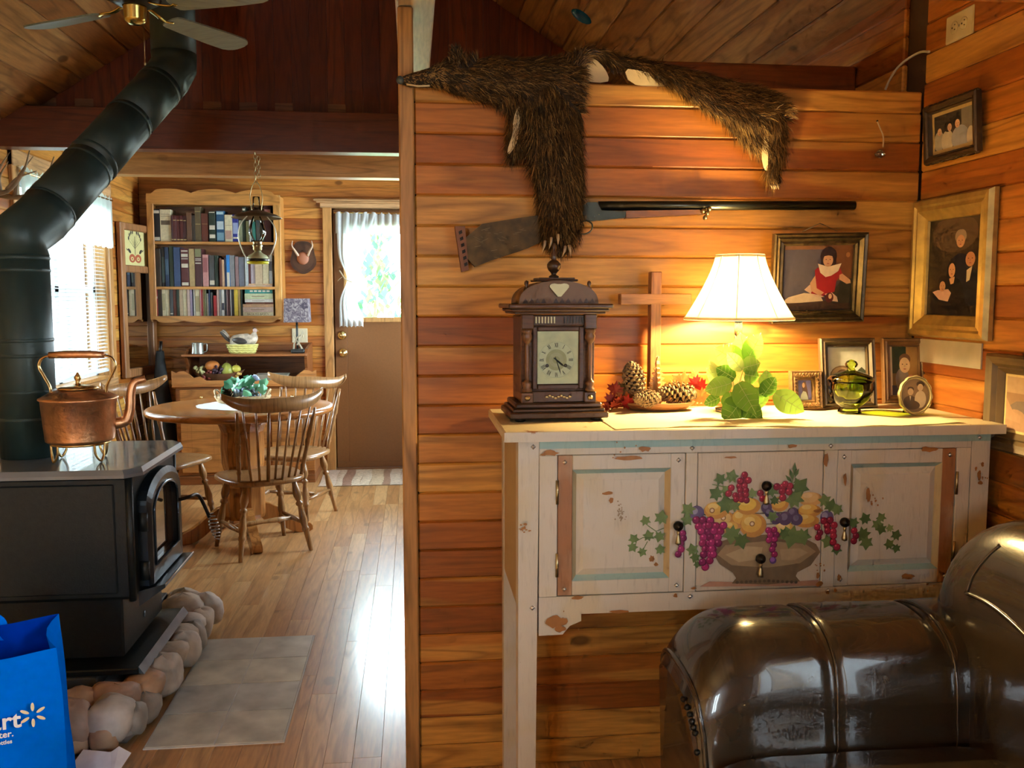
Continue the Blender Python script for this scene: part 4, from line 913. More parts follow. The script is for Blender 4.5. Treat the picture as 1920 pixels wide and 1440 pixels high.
# -- gold portrait on the right wall
fam = [((.045, .032, .016), REC(0, 1, 0, 1)), ((.10, .065, .035), E_(.5, .85, .45, .2)), ((.016, .012, .010), REC(0, 1, 0, .25)), ((.012, .014, .026), [(.4, .5), (.44, .58), (.6, .64), (.76, .62), (.82, .5), (.8, .3), (.4, .3)]), ((.014, .017, .026), [(.62, .48), (.72, .52), (.86, .5), (.97, .44), (1, .1), (.6, .1)]), ((.60, .55, .42), [(.76, .46), (.86, .5), (.82, .36), (.76, .34)]),
       ((.008, .008, .009), [(.28, .04), (.36, .3), (.48, .4), (.62, .37), (.7, .3), (.78, .05)]), ((.30, .24, .18), E_(.62, .81, .11, .075))] + face(.62, .76, .08, .065) + [((.04, .025, .018), E_(.82, .64, .11, .035))] + face(.82, .57, .09, .075, (.50, .25, .14)) + [((.008, .007, .006), [(.37, .36), (.38, .5), (.44, .57), (.54, .55), (.57, .36)])] + face(.475, .465, .065, .075) + [(SK, [(.43, .38), (.54, .4), (.52, .33), (.46, .32)]), ((.018, .010, .006), E_(.31, .35, .10, .065)), ((.62, .42, .36), [(.1, .24), (.2, .26), (.42, .27), (.48, .23), (.42, .14), (.24, .16)])] + face(.3, .30, .06, .055)
pGold = [(0, .012), (.006, .024), (.018, .026), (.024, .021), (.034, .024), (.040, .020), (.052, .012), (.060, .008)]
picture('gilt_portrait', 'large gilt framed family portrait on the right wall by the corner', (XR-.004, 2.278, 1.222), (0, 0, -PI/2), .352, .378, .062, pGold, gilt, fam)
# -- small dark frame high on the right wall
s3 = [((.05, .045, .035), REC(0, 1, 0, 1)), ((.20, .19, .16), REC(.7, 1, .3, 1)), ((.42, .40, .34), E_(.12, .25, .14, .3)), ((.60, .55, .44), E_(.34, .2, .16, .32)), ((.36, .38, .44), E_(.66, .2, .22, .36)), ((.55, .50, .40), E_(.92, .15, .1, .3)), ((.02, .015, .012), E_(.36, .62, .10, .16)), ((.02, .015, .012), E_(.6, .68, .10, .16))] + face(.4, .58, .055, .11, SK2) + face(.6, .62, .06, .12, SK2) + face(.14, .52, .055, .11, SK2)
p3 = [(0, .014), (.004, .018), (.012, .016), (.016, .012), (.019, .013)]
t3 = picture('small_wall_frame', 'small dark scalloped frame with an old group photo, high on the right wall', (XR-.012, 2.284, 1.694), (.07, 0, -PI/2), .236, .152, .022, p3, dkfr, s3, matc=(.55, .42, .18), matw=.009)
sc_ = MB()
for i in range(11): sc_.ball((-.11+i*.022, -.008, .152), (.012, .006, .004), 8, 5); sc_.ball((-.11+i*.022, -.008, 0), (.012, .006, .004), 8, 5)
sc_.build('scalloped_edge', dkfr, t3)
# -- lower right frame, cut by the edge of the photograph
s4 = [((.34, .20, .11), REC(0, 1, 0, 1)), ((.50, .34, .20), REC(0, 1, .7, 1)), ((.20, .15, .12), [(0, .4), (.2, .55), (.6, .6), (1, .5), (1, .3), (.3, .3)]), ((.45, .27, .16), E_(.2, .15, .25, .25)), ((.5, .3, .18), [(0, .6), (.15, .35), (.3, .3), (.3, .15), (0, .2)])] + face(.55, .55, .15, .2)
p4 = [(0, .022), (.006, .028), (.014, .024), (.022, .022), (.030, .012), (.034, .014)]
picture('wooden_wall_frame', 'brown wooden frame with gold inner edge, lowest on the right wall at the photo edge', (XR-.004, 1.945, .962), (0, 0, -PI/2), .285, .232, .046, p4, mat('olive_brown_frame', (.12, .075, .028), .5, var=.3), s4, matc=(.72, .58, .26), matw=.006)
MB().box(XR-.006, XR-.002, 2.14, 2.44, 1.150, 1.215).build('pale_strip', mat('pale_strip_grey', (.46, .42, .33), .6)); tag(bpy.data.objects['pale_strip'], 'pale grey strip on the right wall just below the gilt portrait', 'card')  # thin pale strip on the wall under the portrait
# -- standing frames on the sideboard
hat = [((.42, .44, .42), REC(0, 1, 0, 1)), ((.52, .52, .47), REC(0, 1, .5, 1)), ((.05, .06, .045), [(.55, .3), (.7, .5), (.9, .62), (1, .55), (1, 0), (.5, 0)]), ((.40, .38, .10), REC(0, .4, 0, .3)), ((.06, .05, .045), [(.1, 0), (.2, .2), (.5, .24), (.62, 0)]), ((.16, .10, .05), E_(.38, .45, .32, .2)), ((.34, .25, .15), E_(.36, .47, .26, .15)), ((.10, .05, .03), E_(.4, .42, .19, .16))] + face(.38, .36, .15, .15)
pS = [(0, .012), (.003, .017), (.008, .015), (.012, .017), (.018, .010), (.022, .011)]
rl = -.16
def stand(name, label, px, py, w, h, fw_, fmat, shapes, rz=0., **k):
    p = PZ(px, py, ZR); t = picture(name, label, (p.x, p.y, ZR+.0005), (rl, 0, rz), w, h, fw_, k.pop('prof', pS), fmat, shapes, **k)
    e = MB(); e.add([(-.018, .003, h*.72), (.018, .003, h*.72), (.022, .003+h*.30, .004+h*.05), (-.022, .003+h*.30, .004+h*.05)], [(0, 1, 2, 3), (3, 2, 1, 0)]); e.build('easel_leg', dkfr, t)
    return t
stand('standing_photo', 'dark standing frame with a child in a hat, behind the green jar', 1590, 766, .156, .190, .024, dkfr, hat)
bab = [((.20, .13, .05), REC(0, 1, 0, 1)), ((.04, .06, .03), REC(.08, .6, .45, 1)), ((.34, .19, .06), REC(.6, 1, .3, 1)), ((.62, .52, .34), REC(0, .10, 0, 1)), ((.05, .06, .11), REC(.08, .4, 0, .2)), ((.24, .22, .20), E_(.45, .32, .25, .24)), ((.5, .27, .2), E_(.75, .3, .14, .12)), ((.16, .08, .04), E_(.55, .74, .2, .12))] + face(.54, .62, .19, .16, (.66, .44, .24))
stand('standing_photo', 'brown wooden standing frame with a baby photo, behind the oval frame', 1696, 757, .128, .185, .024, brfr, bab, rz=-.10)
wmn = [((.10, .09, .22), REC(0, 1, 0, 1)), ((.16, .15, .38), E_(.85, .6, .3, .5)), ((.10, .05, .03), [(.32, .3), (.3, .8), (.45, .95), (.6, .9), (.72, .5), (.78, .1), (.5, .2)]), ((.60, .66, .62), [(.12, 0), (.2, .25), (.38, .45), (.6, .4), (.72, .15), (.75, 0)])] + face(.42, .75, .10, .13, SK2)
t = stand('ornate_photo', 'small ornate bronze frame with a photo of a long-haired woman against blue', 1510, 768, .088, .104, .026, mat('bronze_filigree', (.20, .11, .045), .4, .5, var=.4, vs=90), wmn)
fg = MB(); k = 0
for i in range(9):
    for (x_, z_) in ((-.034+i*.0085, .012), (-.034+i*.0085, .092)): fg.tube([(x_+.0032*math.cos(q), -.018, z_+.005*math.sin(q)*(1 if i % 2 else -1)) for q in [PI*j/5*1.6 for j in range(6)]], .0011, 5)
for i in range(7):
    for x_ in (-.031, .031): fg.tube([(x_+.005*math.cos(q), -.018, .024+i*.0093+.0032*math.sin(q)) for q in [PI*j/5*1.6 for j in range(6)]], .0011, 5)
fg.build('filigree', MATS['bronze_filigree'], t)
# oval frame
p = PZ(1712, 779, ZR); OV = thing('oval_photo', 'oval cream and gilt frame with an old sepia couple portrait, front right of the sideboard', 'picture frame', (p.x, p.y, ZR+.0005), rot=(-.14, .07, -.22))
a_, b_ = .041, .050
f = MB(); N_ = 40
pf = [(1.0, 0), (1.0, -.009), (.965, -.013), (.92, -.010), (.885, -.013), (.85, -.010), (.83, -.002)]
f.grid(lambda u, v: (lambda k: (a_*pf[k][0]*(1+.025*math.cos(u*2*PI*12)*(k < 3))*math.cos(2*PI*u), pf[k][1], b_*1.02+b_*pf[k][0]*(1+.02*math.cos(u*2*PI*12)*(k < 3))*math.sin(2*PI*u)))(int(round(v*6))), 72, 7, cu=True, smooth=False); f.build('frame', mat('oval_gilt', (.62, .52, .28), .35, .4, var=.2), OV, fix=True)
cpl = [((.26, .17, .09), ell(0, b_*1.02, a_*.86, b_*.86, 36)), ((.10, .06, .03), ell(-.010, .033, .017, .016)), ((.66, .54, .36), ell(.014, .042, .014, .022)), ((.10, .06, .03), ell(-.006, .026, .02, .012)), ((.07, .04, .02), ell(-.011, .066, .008, .006)), ((.07, .04, .02), ell(.012, .080, .010, .008)), ((.58, .42, .24), ell(-.011, .059, .007, .009)), ((.64, .48, .30), ell(.012, .072, .007, .009)), ((.70, .60, .42), [(-.013, .048), (-.009, .048), (-.010, .036)])]
flat('print', cpl, OV, TR(0, -.003, 0), .00002, .35)
MB().box(-.012, .012, .0, .003, .015, .075).build('back_plate', dkfr, OV)
MB().add([(-.013, .002, .07), (.013, .002, .07), (.016, .034, .006), (-.016, .034, .006)], [(0, 1, 2, 3), (3, 2, 1, 0)]).build('easel_leg', iron, OV)
# ================================================================ green glass candy jar
p = PZ(1600, 776, ZR); JR = thing('candy_jar', 'lidded green pressed-glass candy jar on the sideboard', 'glass jar', (p.x, p.y+.02, ZR+.0005))
gg = glass('green_glass', (.80, .90, .30), 1.8)
def panel(prof, n=40, lob=10, amp=.035):
    m_ = MB()
    def fn(u, v):
        i = v*(len(prof)-1); k = min(len(prof)-2, int(i)); q = i-k; r = prof[k][0]*(1-q)+prof[k+1][0]*q; z = prof[k][1]*(1-q)+prof[k+1][1]*q
        r *= 1+amp*abs(math.sin(PI*u*lob)); return (r*math.cos(2*PI*u), r*math.sin(2*PI*u), z)
    return m_.grid(fn, n, len(prof), cu=True)
bw_ = [(0, .001), (.028, .0), (.030, .004), (.024, .012), (.022, .016), (.034, .024), (.046, .036), (.053, .052), (.055, .066), (.054, .078), (.055, .084), (.0535, .084), (.051, .076), (.052, .064), (.050, .052), (.043, .038), (.031, .028), (0, .022)]
panel(bw_).build('bowl', gg, JR, fix=True)
ld = [(.057, .084), (.058, .088), (.050, .096), (.038, .102), (.024, .107), (.012, .110), (.008, .116), (.014, .121), (.016, .127), (.012, .134), (.004, .138), (0, .139)]
panel(ld, amp=.02).build('lid', gg, JR, fix=True)
# ================================================================ dish of pine cones and autumn leaves
p = PZ(1240, 772, ZR); DS = thing('shallow_dish', 'shallow brown earthenware dish holding pine cones on the runner', 'dish', (p.x, p.y+.045, ZR+.0005))
MB().lathe([(0, 0), (.060, 0), (.084, .006), (.100, .016), (.104, .022), (.101, .0225), (.095, .017), (.080, .010), (.058, .005), (0, .005)], 40, sy=.62).build('bowl', mat('earthenware', (.25, .105, .035), .45, var=.3), DS)
dz = ZR+.006
cs = [mat('cone_scale', (.065, .034, .015), .6, var=.4, vs=60), mat('cone_tip', (.22, .14, .065), .7)]
def cone(label, loc, rot, L, r, n=95):
    t = thing('pine_cone', label, 'pine cone', loc, rot=rot, group='pine cones in the brown dish')
    MB().lathe([(0, 0), (.012, .004), (r*.45, L*.25), (r*.42, L*.5), (r*.25, L*.8), (.002, L)], 10).build('core', cs[0], t)
    s_ = MB()
    for i in range(n):
        q = i/n; a = i*2.39996; z = L*(.06+.90*q); rr = r*(math.sin(PI*(.22+.72*q))**.8); op = .9-1.0*q
        M = TR(0, 0, z) @ RZ(a) @ RY(-(.25+.55*q))
        ln, wd = rr*1.0, .0085*(1-.45*q)
        s_.add([(rr*.25, -wd*.4, 0), (rr*.25, wd*.4, 0), (ln*.85, -wd, .002), (ln*.85, wd, .002), (ln*.55, 0, .004)], [(0, 1, 3, 2), (0, 4, 1)], 0, False, M)
        s_.add([(ln*.82, -wd, -.002), (ln*.82, wd, -.002), (ln*1.04, wd*.6, .001), (ln*1.04, -wd*.6, .001), (ln*.82, -wd, .004), (ln*.82, wd, .004), (ln*1.0, 0, .005)], [(0, 3, 2, 1), (0, 4, 6, 3), (1, 2, 6, 5), (4, 5, 6), (3, 6, 2)], 1, False, M)
    s_.build('scales', cs, t)['kind'] = 'stuff'
dl = DS.location
cone('tall pine cone standing at the left of the brown dish', (dl.x-.055, dl.y-.005, dz+.035), (.25, -.35, .2), .095, .034)
cone('large pine cone lying on its side at the right of the brown dish', (dl.x+.105, dl.y-.012, dz+.034), (0, -PI/2+.08, .1), .105, .036)
cone('pine cone lying at the front of the brown dish between the others', (dl.x-.002, dl.y-.035, dz+.026), (.1, -PI/2+.1, .35), .085, .027)
# wooden christmas-tree ornament
TO = thing('wooden_tree', 'small cut-out wooden fir tree ornament standing among the pine cones', 'ornament', (dl.x+.006, dl.y+.020, dz+.004))
tz = []
for i in range(8):
    z = .115-i*.0125; w_ = .007+i*.0042; tz += [(w_, z-.004), (w_*.55, z-.0125)]
poly = [(0, .132)] + [(x_, z_) for x_, z_ in tz] + [(.010, .006), (.010, 0), (-.010, 0), (-.010, .006)] + [(-x_, z_) for x_, z_ in tz[::-1]]
tw = wood('carved_birch', (.42, .20, .07), (.55, .29, .11), (.66, .38, .16), 'Z', knots=0, k=3)
MB(TR(0, -.004, 0)).prism(poly, .008).build('cutout', tw, TO)
MB(RZ(PI/2) @ TR(0, -.004, 0)).prism(poly, .008).build('cutout', tw, TO)
# autumn leaves
MAP = [(0, -1), (.12, -.45), (.55, -.62), (.42, -.3), (.95, -.1), (.72, .1), (1.0, .42), (.5, .36), (.42, .72), (.22, .5), (0, 1.1)]
MAP = MAP + [(-x_, z_) for x_, z_ in MAP[-2:0:-1]]
def leafspray(label, loc, leaves, stem):
    t = thing('autumn_leaf_spray', label, 'leaf spray', loc)
    MB().tube(bez(stem, 5), .0016, 6).build('stem', mat('twig', (.16, .08, .03), .7), t)
    for (x_, y_, z_, s_, rx, ry, rz_, c) in leaves:
        q = MB(TR(x_, y_, z_) @ RZ(rz_) @ RX(rx) @ RY(ry)); n_ = len(MAP)
        vs = [(0, -.06*s_, 0)] + [(u*s_, .16*s_*(u*u), v*s_) for u, v in MAP]
        q.add(vs, [(0, i+1, (i+1) % n_+1) for i in range(n_)] + [(0, (i+1) % n_+1, i+1) for i in range(n_)]); q.build('leaf', mat('leaf_%d' % c, [(.26, .018, .012), (.40, .05, .02), (.50, .20, .05), (.58, .34, .10), (.45, .02, .02), (.20, .16, .05)][c], .5, var=.3, vs=50), t)
leafspray('dark red oak and maple leaves at the left of the dish beside the clock', (dl.x-.10, dl.y-.02, ZR),
    [(-.028, 0, .030, .024, 0, .5, .2, 0), (-.040, -.005, .012, .018, .3, -.6, 0, 0), (-.020, -.004, .058, .024, .2, .2, -.3, 0), (.000, .004, .060, .020, 0, -.5, .4, 5), (.012, -.012, .022, .026, .5, 1.2, 0, 4), (-.005, -.01, .03, .020, .4, -.2, .3, 1), (-.022, -.012, .016, .020, .8, .9, 0, 1), (.0, 0, .042, .018, 0, .1, .5, 2)], [(-.03, 0, .002), (-.02, -.002, .02), (0, 0, .04), (.012, .004, .055)])
leafspray('orange and red maple leaves at the right of the dish', (dl.x+.085, dl.y+.035, ZR),
    [(-.005, 0, .070, .034, 0, .2, 0, 2), (-.028, .004, .055, .028, .2, -.5, .2, 3), (.03, 0, .066, .026, .2, -.9, .2, 4), (.045, -.005, .058, .026, .5, -1.2, 0, 4), (.045, -.008, .032, .032, .3, -2.4, 0, 3), (.022, -.01, .03, .028, .2, 2.6, .3, 2), (.03, .005, .09, .016, 0, -.3, 0, 3)], [(-.02, 0, .004), (0, .002, .03), (.02, .004, .06), (.032, .006, .09)])
# ================================================================ leafy plant
p = PZ(1375, 777, ZR); PLN = thing('leafy_houseplant', 'bright green broad-leaved plant sprig beneath the lamp', 'plant', (p.x, p.y+.03, ZR))
lg = [cloth('leaf_green_%d' % k, c, .28) for k, c in enumerate(((.21, .42, .06), (.30, .52, .09), (.13, .29, .042), (.46, .58, .16)))]
vein = mat('leaf_vein', (.46, .58, .20), .5)
def ovleaf(px, py, ln, wd, ang, tilt, c, Y):
    """broad pointed leaf: base at the pixel, pointing at angle ang in the picture plane"""
    b0 = PY(px, py, Y)-Vector(PLN.location); M = TR(*b0) @ RY(-ang+PI/2) @ RX(tilt)
    q = MB(M); L_, W_ = ln*.00142, wd*.00142
    def fn(u, v):
        t = v; w_ = W_*(math.sin(PI*min(1, t*.93+.07))**.75)*(1-.25*t); s_ = (u-.5)*2
        return (s_*w_, -.18*W_*(1-s_*s_)*math.sin(PI*t)-.10*L_*t*t, L_*t-.06*L_*abs(s_)*(1-t)*0)
    q.grid(fn, 7, 9); q.v = [(x_, y_ if z_ > .002 else y_-(.002-z_)*.7, max(z_, .002+.1*(abs(x_) % .01))) for x_, y_, z_ in q.v]; o = q.build('leaf', lg[c], PLN)
    v_ = MB(M); v_.tube([(0, -.18*W_*math.sin(PI*t)-.10*L_*t*t-.0006, L_*t) for t in [i/8 for i in range(9)]], .0007, 5)
    for t in (.2, .38, .56, .72):
        for s_ in (-1, 1):
            w_ = W_*(math.sin(PI*(t*.93+.07))**.75)*(1-.25*t)*.8; v_.tube([fn2 for fn2 in [(0, -.18*W_*math.sin(PI*t)-.10*L_*t*t-.0006, L_*t), (s_*w_*.5, -.135*W_*math.sin(PI*t)-.10*L_*t*t-.0006, L_*(t+.05)), (s_*w_, -.06*W_*math.sin(PI*t)-.10*L_*t*t-.0006, L_*(t+.11))]], .0004, 4)
    v_.v = [(x_, y_-.0004 if z_ > .002 else y_-(.002-z_)*.7-.0004, max(z_, .003)) for x_, y_, z_ in v_.v]; v_.build('vein', vein, o)
D2R = math.radians
for a in ((1394, 684, 60, 26, D2R(150), -.2, 1, 2.20), (1396, 678, 52, 24, D2R(100), -.1, 1, 2.21), (1400, 676, 55, 22, D2R(62), -.15, 0, 2.20), (1392, 694, 46, 15, D2R(135), .1, 3, 2.17), (1392, 690, 40, 20, D2R(12), -.4, 1, 2.17), (1396, 702, 36, 20, D2R(-10), -.5, 0, 2.17),
          (1372, 718, 50, 20, D2R(195), -.1, 1, 2.165), (1378, 710, 40, 18, D2R(150), -.1, 2, 2.18), (1352, 712, 42, 10, D2R(125), 0, 3, 2.19), (1355, 730, 50, 12, D2R(130), 0, 3, 2.20), (1384, 718, 62, 26, D2R(-62), .1, 0, 2.15), (1368, 735, 36, 20, D2R(-85), .1, 0, 2.165),
          (1392, 748, 60, 26, D2R(225), .2, 2, 2.16), (1388, 755, 50, 24, D2R(-45), .2, 2, 2.16), (1400, 752, 42, 18, D2R(30), .1, 0, 2.18), (1420, 735, 30, 22, D2R(-80), 0, 1, 2.19), (1430, 742, 40, 18, D2R(60), .1, 2, 2.17), (1452, 738, 60, 24, D2R(-32), .1, 1, 2.15), (1350, 745, 34, 13, D2R(200), .1, 2, 2.19), (1436, 728, 34, 16, D2R(95), .1, 1, 2.175)): ovleaf(*a)
stm = mat('green_stem', (.34, .40, .14), .5)
pb = Vector((0, 0, .002))
for tx in ((1395, 690), (1375, 715), (1452, 740), (1350, 735), (1400, 752), (1430, 738)):
    e = PY(*tx, 2.185)-Vector(PLN.location); MB().tube(bez([pb, pb*.5+e*.5+Vector((.008, .01, .01)), e], 5), [.0018]*10+[.0012], 6).build('stem', stm, PLN)
# ================================================================ small things on the walls
OT = thing('wall_outlet', 'cream double outlet plate mounted sideways high on the right wall', 'outlet', (XR, 2.30, 2.037))
ivory = mat('ivory_plastic', (.66, .58, .38), .4)
MB().box(-.006, 0, -.060, .060, -.036, .036, .003).build('cover_plate', ivory, OT)
for yy in (-.021, .021):
    q = MB(TR(-.006, yy, 0) @ RY(-PI/2)).lathe([(.016, -.001), (.016, .001), (.0145, .0018), (0, .0018)], 20); q.build('socket', ivory, OT, fix=True)
    for dz_ in (-.006, .006): MB().box(-.0085, -.007, yy-.007, yy-.003, dz_-.0012, dz_+.0012).build('slot', iron, OT)
    MB().box(-.0085, -.007, yy+.004, yy+.008, -.002, .002).build('slot', iron, OT)
MB(TR(-.006, 0, 0) @ RY(-PI/2)).lathe([(.003, 0), (.002, .001), (0, .001)], 8).build('screw', nail, OT, fix=True)
q = [PX(1742, 97, XR-.003), PY(1725, 98, 2.50), PY(1700, 112, 2.52), PY(1682, 128, 2.55), PY(1668, 150, 2.575), PY(1660, 168, 2.59)]
cb = MB().tube(bez(q, 6), .0035, 8).build('white_cable', mat('cable_white', (.62, .58, .48), .5)); tag(cb, 'white cable looping from the right wall down behind the partition', 'cable')
HK = thing('hanging_prism', 'clear glass prism hanging on a white ribbon from a nail near the corner', 'ornament', PY(1648, 255, 2.455))
ho = Vector(HK.location)
MB(TR(*-ho)).tube(bez([PY(1645, 228, 2.45), PY(1650, 240, 2.448), PY(1656, 256, 2.45), PY(1656, 276, 2.45)], 5), (.0022), 6, flat=1).build('ribbon', cloth('ribbon', (.72, .60, .40), .3), HK)
MB(TR(*-ho)).ball(PY(1645, 227, 2.452), .003, 8, 6).build('nail', iron, HK)
pz = PY(1650, 290, 2.446)-ho; MB(TR(*pz)).lathe([(0, -.010), (.012, -.004), (.014, .002), (.004, .012), (0, .014)], 6, smooth=False, sx=1.2).build('prism', cg, HK)
# blue glass suncatcher hung from the ceiling
p = PY(1090, 31, 3.3); SCt = thing('blue_suncatcher', 'small oval blue glass disc hanging below the sloping ceiling', 'suncatcher', p)
MB(RY(.55)).ball((0, 0, 0), (.042, .006, .018), 18, 8).build('disc', mat('blue_glass', (.0, .16, .30), .08, trans=.3, var=0), SCt)
MB().tube([(0, 0, .015), (0, 0, zroof(p.x)-p.z)], .0006, 4).build('thread', cloth('ribbon', (.72, .60, .40), .3), SCt)
# ================================================================ tile pad and river-stone curb
tl = [mat('slate_tile_%d' % k, c, .32, var=.28, vs=9., bump=.2, bs=30.) for k, c in enumerate(((.52, .52, .47), (.58, .57, .49), (.47, .48, .46)))]
TP = thing('tile_pad', 'grey stone tile pad laid in the floor in front of the wood stove', 'tile pad', (-.60, 3.10, 0))
MB().box(-.205, .205, -.435, .435, -.004, .0035, .001).build('grout', mat('grout', (.62, .62, .60), .7), TP)
for i in range(2):
    for j in range(4): MB().box(-.200+i*.2015, -.2+i*.2015+.1985, -.431+j*.2155, -.431+j*.2155+.212, 0, .0065, .0012).build('tile', tl[(i*3+j*2) % 3], TP)
SCb = thing('stone_curb', 'low curb of mortared river stones around the stove hearth', 'hearth curb', (-1.0, 3.0, 0))
MB().box(-.72, .165, -.315, -.10, 0, .10, .03).box(-.04, .165, -.315, .72, 0, .10, .03).build('mortar', mat('mortar_grey', (.42, .40, .38), .85, var=.2, vs=20, bump=.5, bs=25), SCb)
MB().box(-.78, .0, -.12, .72, 0, .138, .004).build('hearth_slab', mat('hearth_slab', (.05, .055, .055), .5), SCb)
def rock(c, r, seed, k):
    q = random.Random(seed); ph = [q.uniform(0, 6) for _ in range(6)]
    mb = MB(); nu, nv = 14, 10
    def fn(u, v):
        a, t = 2*PI*u, PI*v; d = 1+.10*math.sin(2*a+ph[0])*math.sin(t)+.08*math.sin(3*a+ph[1])*math.sin(2*t+ph[2])+.07*math.cos(3*t+ph[3])
        e = .78; sx = math.copysign(abs(math.sin(t)*math.cos(a))**e, math.cos(a)); sy = math.copysign(abs(math.sin(t)*math.sin(a))**e, math.sin(a)); sz = math.copysign(abs(math.cos(t))**e, math.cos(t))
        return (c[0]+r[0]*sx*d, c[1]+r[1]*sy*d, max(.001, c[2]+r[2]*sz*d))
    mb.grid(fn, nu, nv, cu=True); mb.build('stone', rk[k], SCb, fix=True)
rk = [mat('river_stone_%d' % k, c, .6, var=.3, vs=12., bump=.3, bs=40.) for k, c in enumerate(((.52, .44, .35), (.48, .30, .18), (.44, .29, .21), (.56, .51, .45), (.34, .31, .27)))]
sd = 3
for (x, y, z, a, b, c, k) in ((-.17, -.29, .07, .075, .06, .065, 2), (-.02, -.30, .085, .08, .06, .06, 2), (.09, -.27, .075, .075, .07, .07, 3), (-.03, -.325, .035, .07, .045, .04, 1), (.085, -.325, .04, .04, .035, .038, 1), (-.13, -.33, .035, .05, .04, .035, 4), (-.26, -.29, .06, .06, .055, .055, 0), (-.36, -.29, .065, .07, .055, .06, 1), (-.50, -.29, .065, .08, .055, .06, 0), (-.64, -.29, .06, .07, .055, .06, 2),
        (-.16, -.20, .10, .08, .06, .045, 1), (-.03, -.21, .10, .07, .05, .045, 1), (.075, -.19, .09, .07, .06, .06, 2), (.155, -.25, .06, .03, .05, .05, 4), (.155, -.15, .05, .035, .07, .05, 4), (.10, -.08, .085, .07, .07, .06, 1), (.13, .04, .075, .065, .075, .07, 3), (.10, .16, .09, .075, .07, .06, 0), (.14, .27, .07, .06, .06, .06, 3), (.09, .34, .105, .08, .06, .05, 0), (.14, .42, .06, .05, .055, .055, 4), (.08, .48, .11, .085, .06, .055, 3), (.14, .54, .07, .055, .055, .06, 0), (.06, .60, .11, .085, .06, .06, 0), (.13, .66, .08, .06, .05, .07, 3), (.04, .70, .09, .08, .05, .07, 0)):
    if -.12 < y < .53: x += .03; c = min(c, .137-z) if z < .1 else .04; z = min(z, .095)
    if y > .53: x += .03
    sd += 1; rock((x, y, z), (a, b, c), sd, k)
# ================================================================ wood stove
cast = mat('stove_black', (.012, .016, .016), .42, .3, var=.2, vs=60., bump=.15, bs=220.); castG = mat('stove_top_sheen', (.13, .15, .165), .42, 0., var=.1, coat=.6, spec=.7)  # top plate colour lightened to carry window reflection as well as dust
castB = mat('stove_front_blue_black', (.016, .024, .032), .30, .3, var=.1)  # bluer, smoother black for the door and ash lip
ST = thing('wood_stove', 'black cast-iron wood stove with arched glass door on the stone hearth', 'stove', (-1.22, 3.175, .139))
SX0, SX1 = -.36, .335                                     # back .. door face (local X), front of the stove faces +X
MB().box(SX0, SX1, -.262, .262, .235, .635, .012).build('firebox', cast, ST)
tp = MB(); tv = [(SX0-.03, -.305), (.33, -.305), (.372, -.25), (.372, .25), (.33, .305), (SX0-.03, .305)]
def plate(pts, z0, z1, e):
    n_ = len(pts); cx = sum(p_[0] for p_ in pts)/n_; vs = [(x_, y_, z0) for x_, y_ in pts]+[(x_, y_, z1-e) for x_, y_ in pts]+[(cx+(x_-cx)*(1-e*1.6), y_*(1-e*1.6), z1) for x_, y_ in pts]
    fs = [tuple(range(n_))[::-1], tuple(range(2*n_, 3*n_))]
    for r_ in (0, 1):
        for i in range(n_): j = (i+1) % n_; fs.append((r_*n_+i, r_*n_+j, (r_+1)*n_+j, (r_+1)*n_+i))
    return vs, fs
vs, fs = plate(tv, .635, .661, .016); MB().add(vs, fs).build('top_plate', castG, ST, fix=True)
MB().box(SX0+.03, .285, -.225, .225, .035, .236, .006).build('pedestal', cast, ST)
MB().box(SX0, .345, -.285, .285, 0, .020, .004).build('base_plate', cast, ST)
MB().add([(.345, -.285, .004), (.345, .285, .004), (.345, .285, .026), (.345, -.285, .026), (.362, -.285, 0), (.362, .285, 0)], [(0, 1, 2, 3), (3, 2, 5, 4), (0, 4, 5, 1), (0, 3, 4), (1, 5, 2)]).build('base_lip', mat('lip_steel', (.16, .20, .24), .3, .6), ST)
MB(TR(.286, .0, .10) @ RY(PI/2)).lathe([(.012, 0), (.011, .002), (0, .003)], 16).build('badge', mat('lip_steel', (.16, .20, .24), .3, .6), ST)
# corner beads and side panel
for yy in (-.262, .262): MB().tube([(SX1-.005, yy, .235), (SX1-.005, yy, .635)], .012, 10).build('corner_bead', cast, ST)
MB().box(SX0+.03, SX1-.05, -.270, -.262, .26, .61, .006).build('side_panel', cast, ST)
# arched door
def arch(w_, z0, z1, n_=18, rise=.085): return [(-w_, z0), (w_, z0)] + [(w_*math.cos(PI*i/n_), z1-rise+rise*math.sin(PI*i/n_)) for i in range(n_+1)]
DM = TR(SX1, 0, 0) @ RZ(PI/2)                              # local XZ plane turned to face +X
dO, dI = arch(.205, .262, .612), arch(.150, .315, .565, rise=.07)
dd = MB(DM); n_ = len(dO)
for (pa, ya, pb_, yb) in ((dO, -.0, dO, -.030), (dO, -.030, [(x_*.9, .27+(z_-.27)*.94) for x_, z_ in dO], -.040), ([(x_*.9, .27+(z_-.27)*.94) for x_, z_ in dO], -.040, dI, -.036), (dI, -.036, dI, -.012)):
    dd.add([(x_, ya, z_) for x_, z_ in pa]+[(x_, yb, z_) for x_, z_ in pb_], [(i, (i+1) % n_, n_+(i+1) % n_, n_+i) for i in range(n_)])
door_ = dd.build('door', castB, ST, fix=True)
gm = MB(DM); gm.tube([(x_, -.038, z_) for x_, z_ in [(a_*.985, .44+(b_-.44)*.985) for a_, b_ in dI]+[(dI[0][0]*.985, .44+(dI[0][1]-.44)*.985)]], .005, 6); gm.build('door_trim', mat('door_trim_steel', (.08, .12, .17), .25, .7), door_)
MB(DM @ TR(0, -.016, 0)).prism(dI, .003).build('door_glass', mat('smoked_glass', (.05, .022, .010), .06, spec=.9, var=.1, coat=.6), door_)
